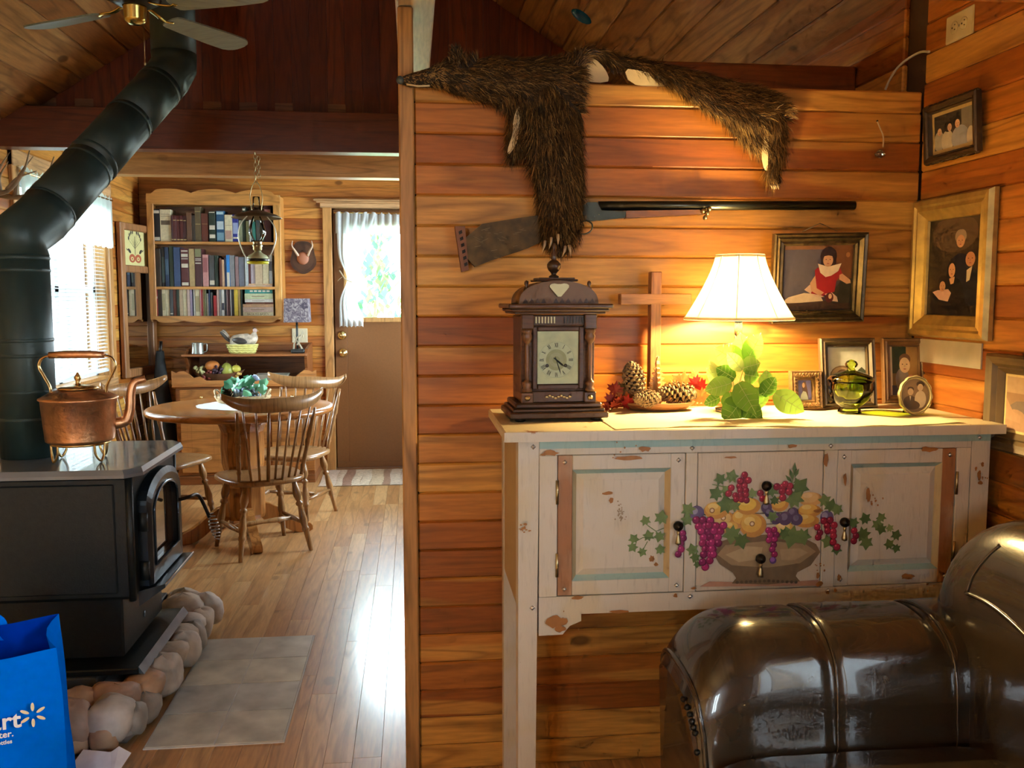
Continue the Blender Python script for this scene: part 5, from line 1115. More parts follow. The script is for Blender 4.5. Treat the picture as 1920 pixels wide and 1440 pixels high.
for zz in (.315, .475): MB().tube([(SX1+.02, -.208, zz-.03), (SX1+.02, -.208, zz+.03)], .014, 12).build('hinge', cast, door_)
hd = [(SX1+.045, .13, .47), (SX1+.075, .15, .475), (SX1+.09, .19, .475), (SX1+.10, .215, .46), (SX1+.115, .225, .42), (SX1+.128, .232, .38)]
MB().tube(bez(hd, 5), .0065, 8).build('door_handle', iron, door_)
co_ = [(SX1+.128+.014*math.cos(t), .232+.014*math.sin(t), .395-.085*t/(2*PI*8)) for t in [2*PI*i/12 for i in range(97)]]
rr_ = [.35+.65*math.sin(PI*i/96) for i in range(97)]; cc = (SX1+.134, .234)
co_ = [(cc[0]+.018*rr_[i]*math.cos(2*PI*i/12)+.02*i/96, cc[1]+.018*rr_[i]*math.sin(2*PI*i/12), .395-.10*i/96) for i in range(97)]
MB().tube(co_, .0022, 5).build('coil_grip', mat('spring_steel', (.30, .28, .24), .3, .9), door_)
# ash lip
MB().add([(SX1, -.22, .25), (SX1, .22, .25), (SX1+.075, .19, .262), (SX1+.075, -.19, .262), (SX1, -.22, .20), (SX1, .22, .20), (SX1+.075, .19, .250), (SX1+.075, -.19, .250)], [(0, 1, 2, 3), (4, 7, 6, 5), (3, 2, 6, 7), (0, 3, 7, 4), (1, 5, 6, 2)]).build('ash_lip', castB, ST, fix=True)
MB().tube([(SX1+.076, -.188, .262), (SX1+.076, .188, .262)], .0025, 6).build('ash_lip_edge', nail, ST)
# ================================================================ stove pipe
PP = thing('stove_pipe', 'black stove pipe rising from the stove, bending and slanting up to the ceiling', 'stove pipe', (-1.285, 3.175, .800))
pm = mat('pipe_black', (.026, .048, .042), .48, .1, var=.15, bump=.05, bs=200.)
po_ = Vector(PP.location); r0 = .088
A0 = Vector((-1.285, 3.175, .801)); A1 = Vector((-1.285, 3.175, 1.47)); B0 = Vector((-1.235, 3.29, 1.62)); B1 = Vector((-.985, 3.87, 2.19)); C0 = Vector((-.955, 3.93, 2.32)); C1 = Vector((-.955, 3.93, zroof(-.955)-.002))
mp_ = WB(PP)
mp_.tube([A0, A1], r0, 28); mp_.build('lower_section', pm, PP)
dB = (B1-B0).normalized()
e1 = A1.lerp(B0, .5)+Vector((0, 0, .02))
WB(PP).tube([A1, A1+Vector((0, 0, .06)), B0-dB*.04, B0+dB*.02], r0*1.01, 28, smooth=True).build('elbow', pm, PP)
sgs = [B0, B0.lerp(B1, .33), B0.lerp(B1, .68), B1]
for a, b in zip(sgs, sgs[1:]): WB(PP).tube([a, b], r0, 28).build('slanted_section', pm, PP)
WB(PP).tube([B1-dB*.03, B1+dB*.03, C0-Vector((0, 0, .05)), C0], r0*1.01, 28).build('elbow', pm, PP)
WB(PP).tube([C0, C1], r0, 28).build('upper_section', pm, PP)
def band(c, d, w=.006): d = Vector(d).normalized(); WB(PP).tube([c-d*w, c-d*w*.4, c+d*w*.4, c+d*w], [r0*1.005, r0*1.03, r0*1.03, r0*1.005], 28, caps=False).build('seam_band', pm, PP)
for z in (.93, 1.02, 1.14, 1.19, 1.42, 1.46): band(Vector((A0.x, A0.y, z)), (0, 0, 1))
for t in (.02, .30, .36, .66, .94): band(B0.lerp(B1, t), dB)
sd_ = dB.cross(Vector((0, 0, 1))).normalized()
for t in (.33, .68, .97): c = B0.lerp(B1, t)+sd_*r0*.75-dB.cross(sd_)*(-r0*.66); WB(PP).ball(c, .004, 6, 4).build('screw', iron, PP)
MB(TR(*(C1-po_)) @ RY(-ca)).lathe([(r0+.005, -.012), (.15, -.012), (.15, -.004), (r0, -.004)], 32).build('ceiling_collar', pm, PP)
# ================================================================ copper kettle on a trivet
copper = mat('hammered_copper', (.74, .40, .20), .36, .92, var=.25, vs=18., bump=.35, bs=60.); brassd = mat('kettle_brass', (.60, .42, .16), .28, 1., var=.15)
TV = thing('kettle_trivet', 'brass trivet with looped legs under the copper kettle', 'trivet', (-1.085, 3.075, .8005))
zt_ = .058
MB().tube([(.088*math.cos(2*PI*i/28), .088*math.sin(2*PI*i/28), zt_) for i in range(29)], .0045, 8, caps=False).build('ring', brassd, TV)
for a in (-.55, 1.0, 2.6, 4.0):
    cx_, cy_ = math.cos(a), math.sin(a); tx_, ty_ = -cy_, cx_
    MB().tube(bez([(.088*cx_-.020*tx_, .088*cy_-.020*ty_, zt_), (.088*cx_-.016*tx_, .088*cy_-.016*ty_, .025), (.092*cx_, .092*cy_, .0045), (.088*cx_+.016*tx_, .088*cy_+.016*ty_, .025), (.088*cx_+.020*tx_, .088*cy_+.020*ty_, zt_)], 6), .0038, 7).build('leg', brassd, TV)
KT = thing('copper_kettle', 'hammered copper kettle with a tall looped handle, on the stove', 'kettle', (-1.085, 3.075, .8005+zt_+.005))
MB().lathe([(0, 0), (.098, 0), (.104, .004), (.105, .010), (.115, .135), (.121, .139), (.120, .143), (.110, .148), (.085, .162), (.058, .170), (.055, .170), (.055, .166), (0, .166)], 40).build('body', copper, KT)
MB().lathe([(.060, .171), (.062, .174), (.045, .180), (.02, .184), (.008, .185), (.006, .196), (.010, .203), (.011, .210), (.006, .217), (.003, .224), (0, .225)], 28).build('lid', brassd, KT)
hp = bez([(-.085, 0, .158), (-.088, 0, .180), (-.105, 0, .215), (-.118, 0, .245), (-.108, 0, .270), (-.085, 0, .280)], 6)
MB().tube(hp, [(.004, .009)]*len(hp), 10).build('handle_strap', brassd, KT); hp2 = [Vector((-p_.x*.98+.004, p_.y, p_.z)) for p_ in hp]
MB().tube(hp2, [(.004, .009)]*len(hp2), 10).build('handle_strap', brassd, KT)
MB().tube([(-.085, 0, .281), (-.04, 0, .283), (.04, 0, .283), (.087, 0, .281)], [.0105, .0125, .0125, .0105], 14).build('handle_grip', copper, KT)
spt = bez([(.102, .0, .050), (.140, .0, .060), (.153, .0, .095), (.158, .0, .15), (.170, .0, .185), (.205, .0, .196)], 6); MB(RZ(.35)).tube(spt, [.020-.009*i/(len(spt)-1) for i in range(len(spt))], 14).build('spout', copper, KT)
# ================================================================ shopping bag
BG = thing('shopping_bag', 'bright blue reusable shopping bag on the floor beside the stove', 'bag', (-1.155, 2.44, 0), .30)
blue = cloth('bag_blue', (.0, .19, .90), .2); blue2 = cloth('bag_blue_inside', (.0, .04, .42), .15)
def bagf(sgn_, y_):
    def fn(u, v):
        x_ = -.21+.42*u; z_ = .405*v; return (x_*(1-.07*v+.05*math.sin(v*2.6)), y_*(1-.15*v)+.006*math.sin(u*9+v*4)+.005*math.sin(v*13+u*5), z_+(.012*math.cos(u*PI*2) if v > .99 else 0)*.6)
    return fn
f_ = MB().grid(bagf(1, -.085), 16, 14); f_.build('front_panel', blue, BG)
MB().grid(lambda u, v: (lambda p_: (p_[0], p_[1], p_[2]+.045*v))(bagf(-1, .085)(u, v)), 16, 14).build('back_panel', blue2, BG)
for sx in (-1, 1):
    MB().grid(lambda u, v: (lambda a_, b_: (a_[0]*(1-u)+b_[0]*u-sx*.028*math.sin(PI*u)*(v**1.5)+sx*.02*math.sin(PI*u)*(1-v), a_[1]*(1-u)+b_[1]*u, a_[2]*(1-u)+(b_[2]+.045*v)*u))(bagf(1, -.085)(1 if sx > 0 else 0, v), bagf(-1, .085)(1 if sx > 0 else 0, v)), 6, 14).build('gusset', blue, BG)
MB().box(-.20, .20, -.08, .08, .001, .006).build('bottom', blue2, BG)
hs = bez([(.02, -.078, .345), (.02, -.080, .40), (-.005, -.078, .46), (-.07, -.074, .475), (-.12, -.076, .45), (-.13, -.078, .39), (-.13, -.078, .345)], 5); MB().tube(hs, [(.0015, .013)]*len(hs), 8, up=(0, 1, 0)).build('handle', blue, BG)
hs = bez([(.06, .078, .40), (.06, .075, .45), (.03, .07, .475), (-.03, .066, .480), (-.06, .07, .45), (-.07, .075, .40)], 5); MB().tube(hs, [(.0015, .013)]*len(hs), 8, up=(0, 1, 0)).build('handle', blue, BG)
white = mat('bag_print_white', (.80, .78, .74), .7, var=0)
bM = TR(0, -.0915, 0) @ RX(PI/2)
text_mesh('Walmart', .062, TR(-.112, -.0935, .222) @ RX(PI/2), 'print', white, BG, bold=.0012)
text_mesh('Save money. Live better.', .0235, TR(-.140, -.0938, .200) @ RX(PI/2), 'print', white, BG, bold=.0004)
text_mesh('Made from recycled plastic bottles', .0150, TR(-.120, -.0938, .182) @ RX(PI/2), 'print', white, BG, bold=.0003)
spk = MB(TR(.140, -.0935, .248))
for i in range(6):
    a = i*PI/3+PI/2; c_ = (math.cos(a)*.0215, math.sin(a)*.0215); spk.prism(ell(c_[0], c_[1], .0115, .0042, 14, a), -.0006)
spk.build('spark_emblem', mat('emblem_cream', (.80, .66, .40), .7, var=0), BG)
pa = MB().add([(-.10, -.04, .001), (.05, -.05, .001), (.06, .05, .002), (.02, .06, .014), (.0, .045, .006), (-.09, .05, .001)], [(0, 1, 2, 3, 4, 5)]).build('white_paper', mat('paper_white', (.75, .75, .80), .6), None, (-.885, 2.57, .004), (.45, 0, -.25)); tag(pa, 'crumpled white paper on the floor beside the blue bag', 'paper')
# ================================================================ ceiling fan
FN = thing('ceiling_fan', 'ceiling fan with brass motor and blades with painted sky sheen hanging from the sloped ceiling', 'ceiling fan', (-.925, 3.30, 2.262))
fb = mat('fan_brass', (.62, .48, .14), .22, 1., var=.15); fdk = mat('fan_dark_metal', (.03, .035, .03), .4, .6)
MB().lathe([(0, -.010), (.018, -.009), (.032, 0), (.036, .008), (.037, .045), (.040, .050)], 32).build('switch_housing', fb, FN)
MB().lathe([(.040, .050), (.060, .055), (.085, .068), (.088, .10), (.070, .13), (.03, .145), (.014, .15)], 32).build('motor_housing', fdk, FN)
MB().tube([(0, 0, .15), (0, 0, zroof(-.925)-2.262-.03)], .011, 12).build('down_rod', fb, FN)
MB(TR(0, 0, zroof(-.925)-2.262) @ RY(-ca)).lathe([(.02, -.07), (.055, -.04), (.065, 0)], 24).build('canopy', fb, FN)
blm = wood('sky_sheen_blade_wood', (.20, .25, .20), (.26, .33, .28), (.32, .40, .35), 'X', ring=.2, sap=0, knots=0, rough=.35)  # grey-green stands for sky reflected on dark wooden blades
for a in (-26, 58, 148, 238):
    q = math.radians(a); M = RZ(q)
    MB(M).tube(bez([(.06, 0, .058), (.10, 0, .045), (.14, .012, .040), (.17, 0, .040)], 4), [(.004, .010)]*13, 8).build('blade_iron', fb, FN)
    bl_ = [(.15, -.035), (.18, -.045), (.46, -.062), (.51, -.045), (.525, 0), (.51, .045), (.46, .062), (.18, .045), (.15, .035)]
    MB(M @ TR(0, 0, .040) @ RX(-.2) @ RX(PI/2)).prism(smoothpoly(bl_, 1), .006).build('blade', blm, FN)
MB().tube([(.030, -.01, -.0), (.030, -.01, -.135)], .0012, 5).build('pull_chain', agedbrass, FN); MB().ball((.030, -.01, -.14), (.004, .004, .007), 8, 6).build('chain_bob', agedbrass, FN)
# ================================================================ deer antlers on the left wall
AN = thing('deer_antlers', 'pair of pale deer antlers mounted on the left wall above the stove', 'antlers', (XL+.02, 4.42, 1.86))
horn = mat('antler_bone', (.30, .22, .13), .5, var=.3)
MB().box(-.02, .02, -.09, .09, -.10, .05, .012).build('mount', dkfr, AN)
def tube_horn(pts, r): q = bez(pts, 5); n_ = len(q); MB().tube(q, [r*(1-.85*i/(n_-1)) for i in range(n_)], 9).build('antler', horn, AN)
tube_horn([(.02, .05, .0), (.10, .06, -.06), (.22, .05, -.06), (.30, .06, .02), (.34, .06, .12)], .017)
for (a, b, c) in (((.16, .055, -.065), (.19, .045, .03), (.26, .03, .115)), ((.22, .05, -.055), (.27, .06, .01), (.36, .06, .045)), ((.10, .06, -.06), (.10, .05, .02), (.15, .03, .09))): tube_horn([a, b, c], .011)
tube_horn([(.02, -.05, .0), (.10, -.09, -.06), (.20, -.12, -.06), (.27, -.12, .02), (.30, -.11, .12)], .017)
for (a, b, c) in (((.15, -.11, -.062), (.17, -.12, .03), (.22, -.12, .11)), ((.20, -.12, -.055), (.25, -.12, .0), (.33, -.12, .03))): tube_horn([a, b, c], .011)
# ================================================================ dining table
oak = wood('table_oak', (.32, .10, .022), (.42, .15, .034), (.50, .21, .055), 'X', knots=0, sap=.15, rough=.22, coat=.4); oakz = wood('table_oak_z', (.28, .09, .02), (.38, .14, .034), (.46, .19, .05), 'Z', knots=0, sap=.15, rough=.25, coat=.3)
DT = thing('dining_table', 'round pedestal dining table of glossy oak in the dining nook', 'table', (-.94, 5.08, 0))
MB().lathe([(0, .700), (.470, .700), (.492, .706), (.500, .716), (.500, .726), (.492, .736), (.475, .740), (0, .740)], 64).build('table_top', oak, DT)
MB().box(-.26, .26, -.035, .035, .672, .700, .004).box(-.035, .035, -.26, .26, .672, .700, .004).build('top_cleat', oakz, DT)
MB().lathe([(.11, .12), (.115, .14), (.115, .30), (.105, .33), (.110, .345), (.102, .355), (.108, .368), (.100, .38), (.108, .395), (.115, .42), (.120, .52), (.115, .60), (.13, .64), (.15, .672)], 12, smooth=False).build('pedestal', oakz, DT)
for a in (.35, .35+PI/2, .35+PI, .35+1.5*PI):
    ft = smoothpoly([(.08, .20), (.16, .175), (.26, .09), (.34, .055), (.375, .04), (.375, 0), (.30, 0), (.24, .02), (.16, .085), (.08, .10)], 1); MB(RZ(a) @ TR(0, -.025, 0)).prism(ft, .05).build('foot', oakz, DT)
# doily and basket arrangement
dy = MB(); n_ = 64
def dof(u, v): r = (.02+.98*v)*(.235+.006*abs(math.sin(u*PI*22))*v); return (r*1.05*math.cos(2*PI*u), r*math.sin(2*PI*u), .0012+.0015*math.sin(u*40)*v)
dy.grid(dof, 66, 6, cu=True); d_ = dy.build('lace_doily', cloth('lace', (.86, .88, .90), .1), None, (-.93, 5.10, .7405)); tag(d_, 'white lace doily on the dining table', 'doily')
BK = thing('centrepiece_basket', 'wicker tray centrepiece with glass grapes, ivy and a pine cone on the table', 'centrepiece', (-.955, 5.22, .7445))
wk = mat('wicker', (.50, .36, .18), .7, var=.3, vs=60)
for k, (rx_, z_) in enumerate(((.135, .009), (.140, .017), (.145, .025), (.15, .033))): MB().tube([(rx_*math.cos(2*PI*i/40), rx_*.72*math.sin(2*PI*i/40), z_+.002*math.sin(i*2+k)) for i in range(41)], .0065, 7, caps=False).build('wicker_coil', wk, BK)
MB().lathe([(0, .0), (.135, .0), (.135, .006), (0, .006)], 32, sy=.72).build('tray_base', wk, BK)
for sx in (-1, 1): MB().tube(bez([(sx*.13, -.06, .03), (sx*.145, -.04, .06), (sx*.15, 0, .068), (sx*.145, .04, .06), (sx*.13, .06, .03)], 5), .006, 7).build('tray_handle', wk, BK)
gg2 = mat('blue_green_glass', (.25, .62, .50), .08, trans=.4, var=0); gb2 = mat('pale_blue_glass', (.40, .55, .75), .08, trans=.4, var=0)
gr2 = random.Random(3)
for k, (cx_, cy_, cz_, n2, mt) in enumerate(((-.01, -.02, .05, 16, gb2), (.01, .03, .10, 14, mat('silver_glass', (.42, .46, .44), .12, .6, var=.2)), (.05, -.01, .045, 12, gb2))):
    for i in range(n2): MB().ball((cx_+gr2.uniform(-.035, .035), cy_+gr2.uniform(-.03, .03), cz_+gr2.uniform(-.022, .022)), .014, 10, 7).build('glass_grape', mt, BK)
ivm = [mat('silk_ivy', (.05, .28, .14), .5, var=.3), mat('silk_ivy_light', (.14, .42, .22), .5, var=.3)]
for i in range(26):
    a = gr2.uniform(0, 2*PI); r = gr2.uniform(.03, .13); x_, y_, z_ = r*math.cos(a), r*.7*math.sin(a), gr2.uniform(.05, .135)*(1-r*2.2)+.02
    s_ = gr2.uniform(.022, .034); vs = [(0, -.2*s_, 0)]+[(u*s_, 0.25*s_*u*u, v*s_) for u, v in MAP[::2]]; m_ = len(vs)-1
    MB(TR(x_, y_, z_) @ RZ(gr2.uniform(-1, 1)) @ RX(gr2.uniform(-.9, .4)) @ RY(gr2.uniform(-1.2, 1.2))).add(vs, [(0, j+1, (j+1) % m_+1) for j in range(m_)]).build('ivy_leaf', ivm[i % 2], BK)
pcb = MB()
for i in range(60):
    q = i/60; M = TR(-.075, -.02, .05) @ RY(-.5) @ TR(0, 0, -.035+.08*q) @ RZ(i*2.4) @ RY(-.2-.6*q); rr = .032*math.sin(PI*(.2+.75*q)); pcb.add([(rr*.2, -.006, 0), (rr*.2, .006, 0), (rr, .008, .003), (rr*1.1, 0, .006), (rr, -.008, .003)], [(0, 1, 2, 3, 4), (4, 3, 2, 1, 0)], 0, False, M)
pcb.build('pine_cone', cs[0], BK)
MB().tube(bez([(.09, .02, .02), (.10, .03, .09), (.075, .03, .14), (.06, .02, .15)], 5), .004, 6).build('bird_neck', mat('china_bird', (.40, .50, .72), .2, var=.3), BK)
MB(TR(.06, .02, .13)).ball((0, 0, 0), (.03, .016, .018), 12, 8).build('china_bird', MATS['china_bird'], BK)
# ================================================================ windsor chairs
chm = wood('chair_maple', (.22, .10, .032), (.30, .145, .05), (.38, .20, .075), 'Z', knots=0, sap=.1, rough=.28, coat=.25, k=1.6)
def spin(prof): return prof
def turned(mb, a, b, r, n=10):
    """turned leg with rings and bulbs between two points"""
    a, b = Vector(a), Vector(b); pr_ = [(0, .55), (.06, .75), (.16, 1.15), (.22, 1.2), (.28, .8), (.30, .62), (.32, 1.05), (.35, 1.05), (.37, .65), (.45, .85), (.56, 1.12), (.66, .85), (.68, 1.05), (.71, 1.05), (.73, .8), (.9, .68), (1, .58)]
    mb.tube([a.lerp(b, t) for t, _ in pr_], [r*k for _, k in pr_], n)
def make_chair():
    t = thing('windsor_chair', '', 'chair'); SZ = .405
    # seat, faces +Y (back at -Y)
    out = [(-.20, -.12), (-.13, -.20), (0, -.215), (.13, -.20), (.20, -.12), (.222, .04), (.20, .17), (.12, .205), (0, .20), (-.12, .205), (-.20, .17), (-.222, .04)]
    out = smoothpoly(out, 2); n_ = len(out); s_ = MB()
    rings = [(.86, SZ-.036), (1.0, SZ-.022), (1.0, SZ-.008), (.95, SZ), (.7, SZ-.008), (.35, SZ-.011), (.02, SZ-.009)]
    vs = [(x_*k, y_*k, z_) for k, z_ in rings for x_, y_ in out]; fs = [(i*n_+j, i*n_+(j+1) % n_, (i+1)*n_+(j+1) % n_, (i+1)*n_+j) for i in range(len(rings)-1) for j in range(n_)]
    s_.add(vs, fs, 0, True); s_.add([(x_*.86, y_*.86, SZ-.036) for x_, y_ in out], [tuple(range(n_))[::-1]]); s_.build('seat', chm, t)
    L_ = [((-.13, -.12, SZ-.03), (-.19, -.19, 0)), ((.13, -.12, SZ-.03), (.19, -.19, 0)), ((-.14, .12, SZ-.03), (-.19, .18, 0)), ((.14, .12, SZ-.03), (.19, .18, 0))]
    for a, b in L_: q = MB(); turned(q, a, b, .019); q.build('leg', chm, t)
    def at_(l, k): return Vector(l[0]).lerp(Vector(l[1]), k)
    for a, b in ((0, 2), (1, 3)): q = MB(); q.tube([at_(L_[a], .62), at_(L_[a], .62).lerp(at_(L_[b], .62), .5), at_(L_[b], .62)], [.008, .015, .008], 8); q.build('stretcher', chm, t)
    m0, m1 = at_(L_[0], .62).lerp(at_(L_[2], .62), .5), at_(L_[1], .62).lerp(at_(L_[3], .62), .5); q = MB(); q.tube([m0, m0.lerp(m1, .3), m0.lerp(m1, .5), m0.lerp(m1, .7), m1], [.009, .015, .010, .015, .009], 8); q.build('stretcher', chm, t)
    # comb-back rail, curved in plan and swept up at the ends
    def rail(u): a = (u-.5)*2; return Vector((.268*a, -.285+.085*a*a, .790+.030*a*a*a*a))
    q = MB(); nn_ = 22; vs = []
    for i in range(nn_+1):
        u = i/nn_; c_ = rail(u); a = (u-.5)*2; h_ = .060*(1-.5*a**6); up_ = .028*(abs(a)**4)
        for (dy_, dz_) in ((-.009, -h_*.5), (-.011, 0), (-.006, h_*.5+.012*(1-a*a)), (.006, h_*.5+.012*(1-a*a)), (.010, 0), (.009, -h_*.5)): vs.append((c_.x, c_.y+dy_, c_.z+dz_+up_))
    fs = [(i*6+k, (i+1)*6+k, (i+1)*6+(k+1) % 6, i*6+(k+1) % 6) for i in range(nn_) for k in range(6)] + [tuple(range(6))[::-1], tuple(nn_*6+k for k in range(6))]
    q.add(vs, fs, 0, True); q.build('crest_rail', chm, t, fix=True)
    for sx in (-1, 1):
        q = MB(); a, b = Vector((sx*.165, -.135, SZ-.01)), Vector((sx*.205, -.243, .765)); pr_ = [(0, 1), (.12, 1.1), (.15, 1.5), (.18, 1.1), (.22, 1.35), (.42, 1.15), (.5, 1.55), (.53, 1.6), (.56, 1.2), (.6, 1.75), (.72, 1.35), (.86, 1.0), (1, .8)]
        q.tube([a.lerp(b, k) for k, _ in pr_], [.0092*k for _, k in pr_], 10); q.build('back_post', chm, t)
    for i in range(7):
        f_ = (i-3)/3; a = Vector((f_*.115, -.170-.025*(1-f_*f_), SZ-.008)); b = rail(.5+f_*.33); b.z -= .02
        MB().tube([a, a.lerp(b, .35), b], [.0062, .0072, .0042], 7).build('spindle', chm, t)
    for sx in (-1, 1): b = rail(.5+sx*.10); b.z -= .02; MB().tube([Vector((sx*.035, -.205, SZ-.008)), b], [.006, .0045], 7).build('brace_spindle', chm, t)
    return t
c0 = make_chair()
c0.location = (-.805, 4.85, 0); c0.rotation_euler = (0, 0, .52); tag(c0, 'windsor chair nearest the stove with its spindled back to the room', 'chair', 'windsor chairs around the dining table')
c1 = copy_tree(c0); c1.location = (-.735, 5.56, 0); c1.rotation_euler = (0, 0, PI-.38); c1['label'] = 'windsor chair on the far side of the table, in front of the brown door'
c2 = copy_tree(c0); c2.location = (-1.42, 5.36, 0); c2.rotation_euler = (0, 0, -PI/2-.42); c2['label'] = 'windsor chair at the left of the table, below the mirror'
# ================================================================ bookcase on the far wall
BYF = 6.85
pine = wood('bookcase_pine', (.50, .21, .045), (.58, .265, .06), (.66, .33, .085), 'Z', knots=.5, sap=.1); pinex = wood('bookcase_pine_x', (.50, .21, .045), (.58, .265, .06), (.66, .33, .085), 'X', knots=.5, sap=.1)
BC = thing('wall_bookcase', 'pine wall bookcase with scalloped rails, filled with books', 'bookcase', (-1.425, 6.95, 1.15))
bc = Vector(BC.location); X0, X1 = -1.893, -.953; IN0, IN1 = -1.847, -1.003; S3, S2, S1, TOPZ = 1.196, 1.410, 1.735, 2.078
for (a, b) in ((X0, X0+.018), (X1-.018, X1)): WB(BC).box(a, b, BYF+.012, YF-.001, 1.155, 2.07, .003).build('side', pine, BC)
for (a, b) in ((X0, IN0), (IN1, X1)): WB(BC).box(a, b, BYF+.0005, BYF+.018, 1.17, 2.075, .002).build('face_stile', pine, BC)
WB(BC).box(X0+.018, X1-.018, YF-.012, YF-.001, 1.16, 2.07).build('back_panel', wood('bookcase_back', (.26, .10, .03), (.32, .13, .045), (.38, .17, .06), 'X', knots=.2), BC)
for z_ in (S1, S2, S3): WB(BC).box(X0+.016, X1-.016, BYF+.004, YF-.012, z_-.020, z_, .002).build('shelf', pinex, BC)
WB(BC).box(X0+.016, X1-.016, BYF+.01, YF-.012, 2.0, 2.016).build('shelf', pinex, BC)
def wavy(z_in, z_out, amp, sgn_):
    top = []
    for i in range(61):
        u = i/60; x_ = X0+(X1-X0)*u; w_ = abs(math.sin(PI*u*3.0))**.8 if sgn_ > 0 else abs(math.sin(PI*u*4.0))**.8
        e = min(1, u*14, (1-u)*14); top.append((x_, z_out+sgn_*amp*w_*e-sgn_*.03*(1-e)))
    return [(X0, z_in), (X1, z_in)] + top[::-1]
MB(WM(BC)).prism(wavy(2.003, 2.082, .030, 1), .018, M=TR(0, BYF, 0)).build('scalloped_rail', pinex, BC)
MB(WM(BC)).prism(wavy(1.196, 1.163, .016, -1), .018, M=TR(0, BYF, 0)).build('scalloped_rail', pinex, BC)
# books
BR = {'black': (.012, .012, .014), 'cream': (.62, .56, .36), 'maroon': (.085, .012, .010), 'dark maroon': (.055, .010, .010), 'brown': (.13, .055, .022), 'olive brown': (.11, .075, .028), 'red brown': (.12, .030, .014), 'dark green': (.020, .036, .020), 'blue': (.014, .075, .16), 'royal blue': (.022, .030, .22), 'sage': (.22, .24, .14), 'olive': (.13, .13, .05), 'white': (.62, .62, .58), 'teal': (.02, .20, .18), 'pink': (.50, .24, .22), 'dark brown': (.035, .022, .012), 'navy': (.012, .028, .075), 'slate blue': (.035, .065, .16), 'tan': (.44, .32, .14), 'grey': (.22, .23, .24), 'mauve': (.26, .16, .16), 'slate': (.14, .16, .20), 'lavender': (.48, .42, .48), 'beige': (.50, .38, .24), 'pale grey': (.42, .46, .46), 'peach': (.60, .38, .22), 'bright blue': (.03, .22, .60), 'red': (.32, .012, .012), 'lilac': (.30, .24, .34), 'yellow': (.62, .46, .05), 'silver': (.36, .36, .36), 'pale pink': (.58, .44, .38), 'pale green': (.50, .56, .34), 'dark grey': (.06, .065, .065)}
pgm = mat('book_pages', (.62, .54, .38), .8)
ORD = 'first second third fourth fifth sixth seventh eighth ninth tenth eleventh twelfth thirteenth fourteenth fifteenth sixteenth seventeenth eighteenth nineteenth twentieth twenty-first twenty-second twenty-third twenty-fourth twenty-fifth twenty-sixth twenty-seventh twenty-eighth twenty-ninth thirtieth thirty-first thirty-second thirty-third'.split()
br = random.Random(2)
def book(px0, px1, pyt, pyb, zs, cn, label, grp, bands=(), lean=0., dep=None):
    a, b = PY(px0, pyb, BYF+.03), PY(px1, pyb, BYF+.03); h = PY(px0, pyt, BYF+.03).z-a.z; w_ = max(.006, b.x-a.x-.0012); D_ = dep or min(.145, max(.09, h*.68)); yf = br.uniform(0, .012)
    t = thing('book', label, 'book', ((a.x+b.x)/2, BYF+.028+yf, zs+.0005), group=grp, rot=(0, lean, 0)); cm = mat('book_'+cn.replace(' ', '_'), BR[cn], .5, var=.15, vs=50)
    c = MB().box(-w_/2, -w_/2+.002, 0, D_, 0, h).box(w_/2-.002, w_/2, 0, D_, 0, h).box(-w_/2, w_/2, -.002, .002, 0, h, .0009); c.build('cover', cm, t)
    MB().box(-w_/2+.002, w_/2-.002, .002, D_-.004, .003, h-.003).build('pages', pgm, t)
    if bands:
        S_ = [(c_, REC(-w_/2*.86, w_/2*.86, z0_*h, z1_*h)) for z0_, z1_, c_ in bands]; flat('spine_title', S_, t, TR(0, -.0021, 0), .00003, .5)['kind'] = 'stuff'
    return t
WHT, GLD = (.62, .58, .46), (.50, .38, .16)
sh1 = [(50, 165, 85, 'black', ((.03, .14, WHT), (.88, .97, WHT))), (165, 330, 85, 'cream', ((.52, .66, (.12, .10, .07)), (.78, .80, (.3, .27, .18)), (.84, .86, (.3, .27, .18)))), (335, 360, 180, 'dark maroon', ((.05, .1, GLD),)), (360, 412, 175, 'maroon', ((.05, .1, GLD), (.8, .83, GLD))), (412, 460, 175, 'maroon', ((.05, .1, GLD), (.8, .83, GLD))), (460, 512, 175, 'maroon', ((.05, .1, GLD), (.8, .83, GLD))), (512, 562, 180, 'dark maroon', ((.05, .1, GLD), (.8, .83, GLD))), (565, 642, 135, 'brown', ()), (643, 688, 170, 'dark brown', ()), (690, 780, 45, 'olive brown', ((.5, .515, GLD), (.86, .875, GLD))), (785, 888, 140, 'red brown', ((.62, .63, GLD),)), (900, 998, 110, 'dark green', ((.12, .24, WHT), (.40, .54, WHT), (.95, .98, WHT))), (1010, 1128, 100, 'blue', ((.40, .66, (.45, .55, .58)), (.88, .97, (.35, .5, .55)), (.05, .3, (.16, .3, .38)))), (1135, 1248, 160, 'cream', ((.1, .42, (.42, .26, .2)), (.6, .62, (.3, .28, .2)))), (1250, 1338, 155, 'royal blue', ((.3, .7, (.30, .36, .55)), (.12, .18, WHT))), (1345, 1397, 240, 'sage', ()), (1400, 1450, 40, 'dark green', ((.9, .95, WHT),)), (1452, 1497, 250, 'olive', ()), (1500, 1526, 110, 'white', ()), (1548, 1600, 260, 'teal', ()), (1605, 1660, 180, 'dark grey', ()), (1662, 1725, 150, 'dark brown', ()), (1730, 1832, 20, 'dark maroon', ((.6, .9, (.35, .16, .14)),))]
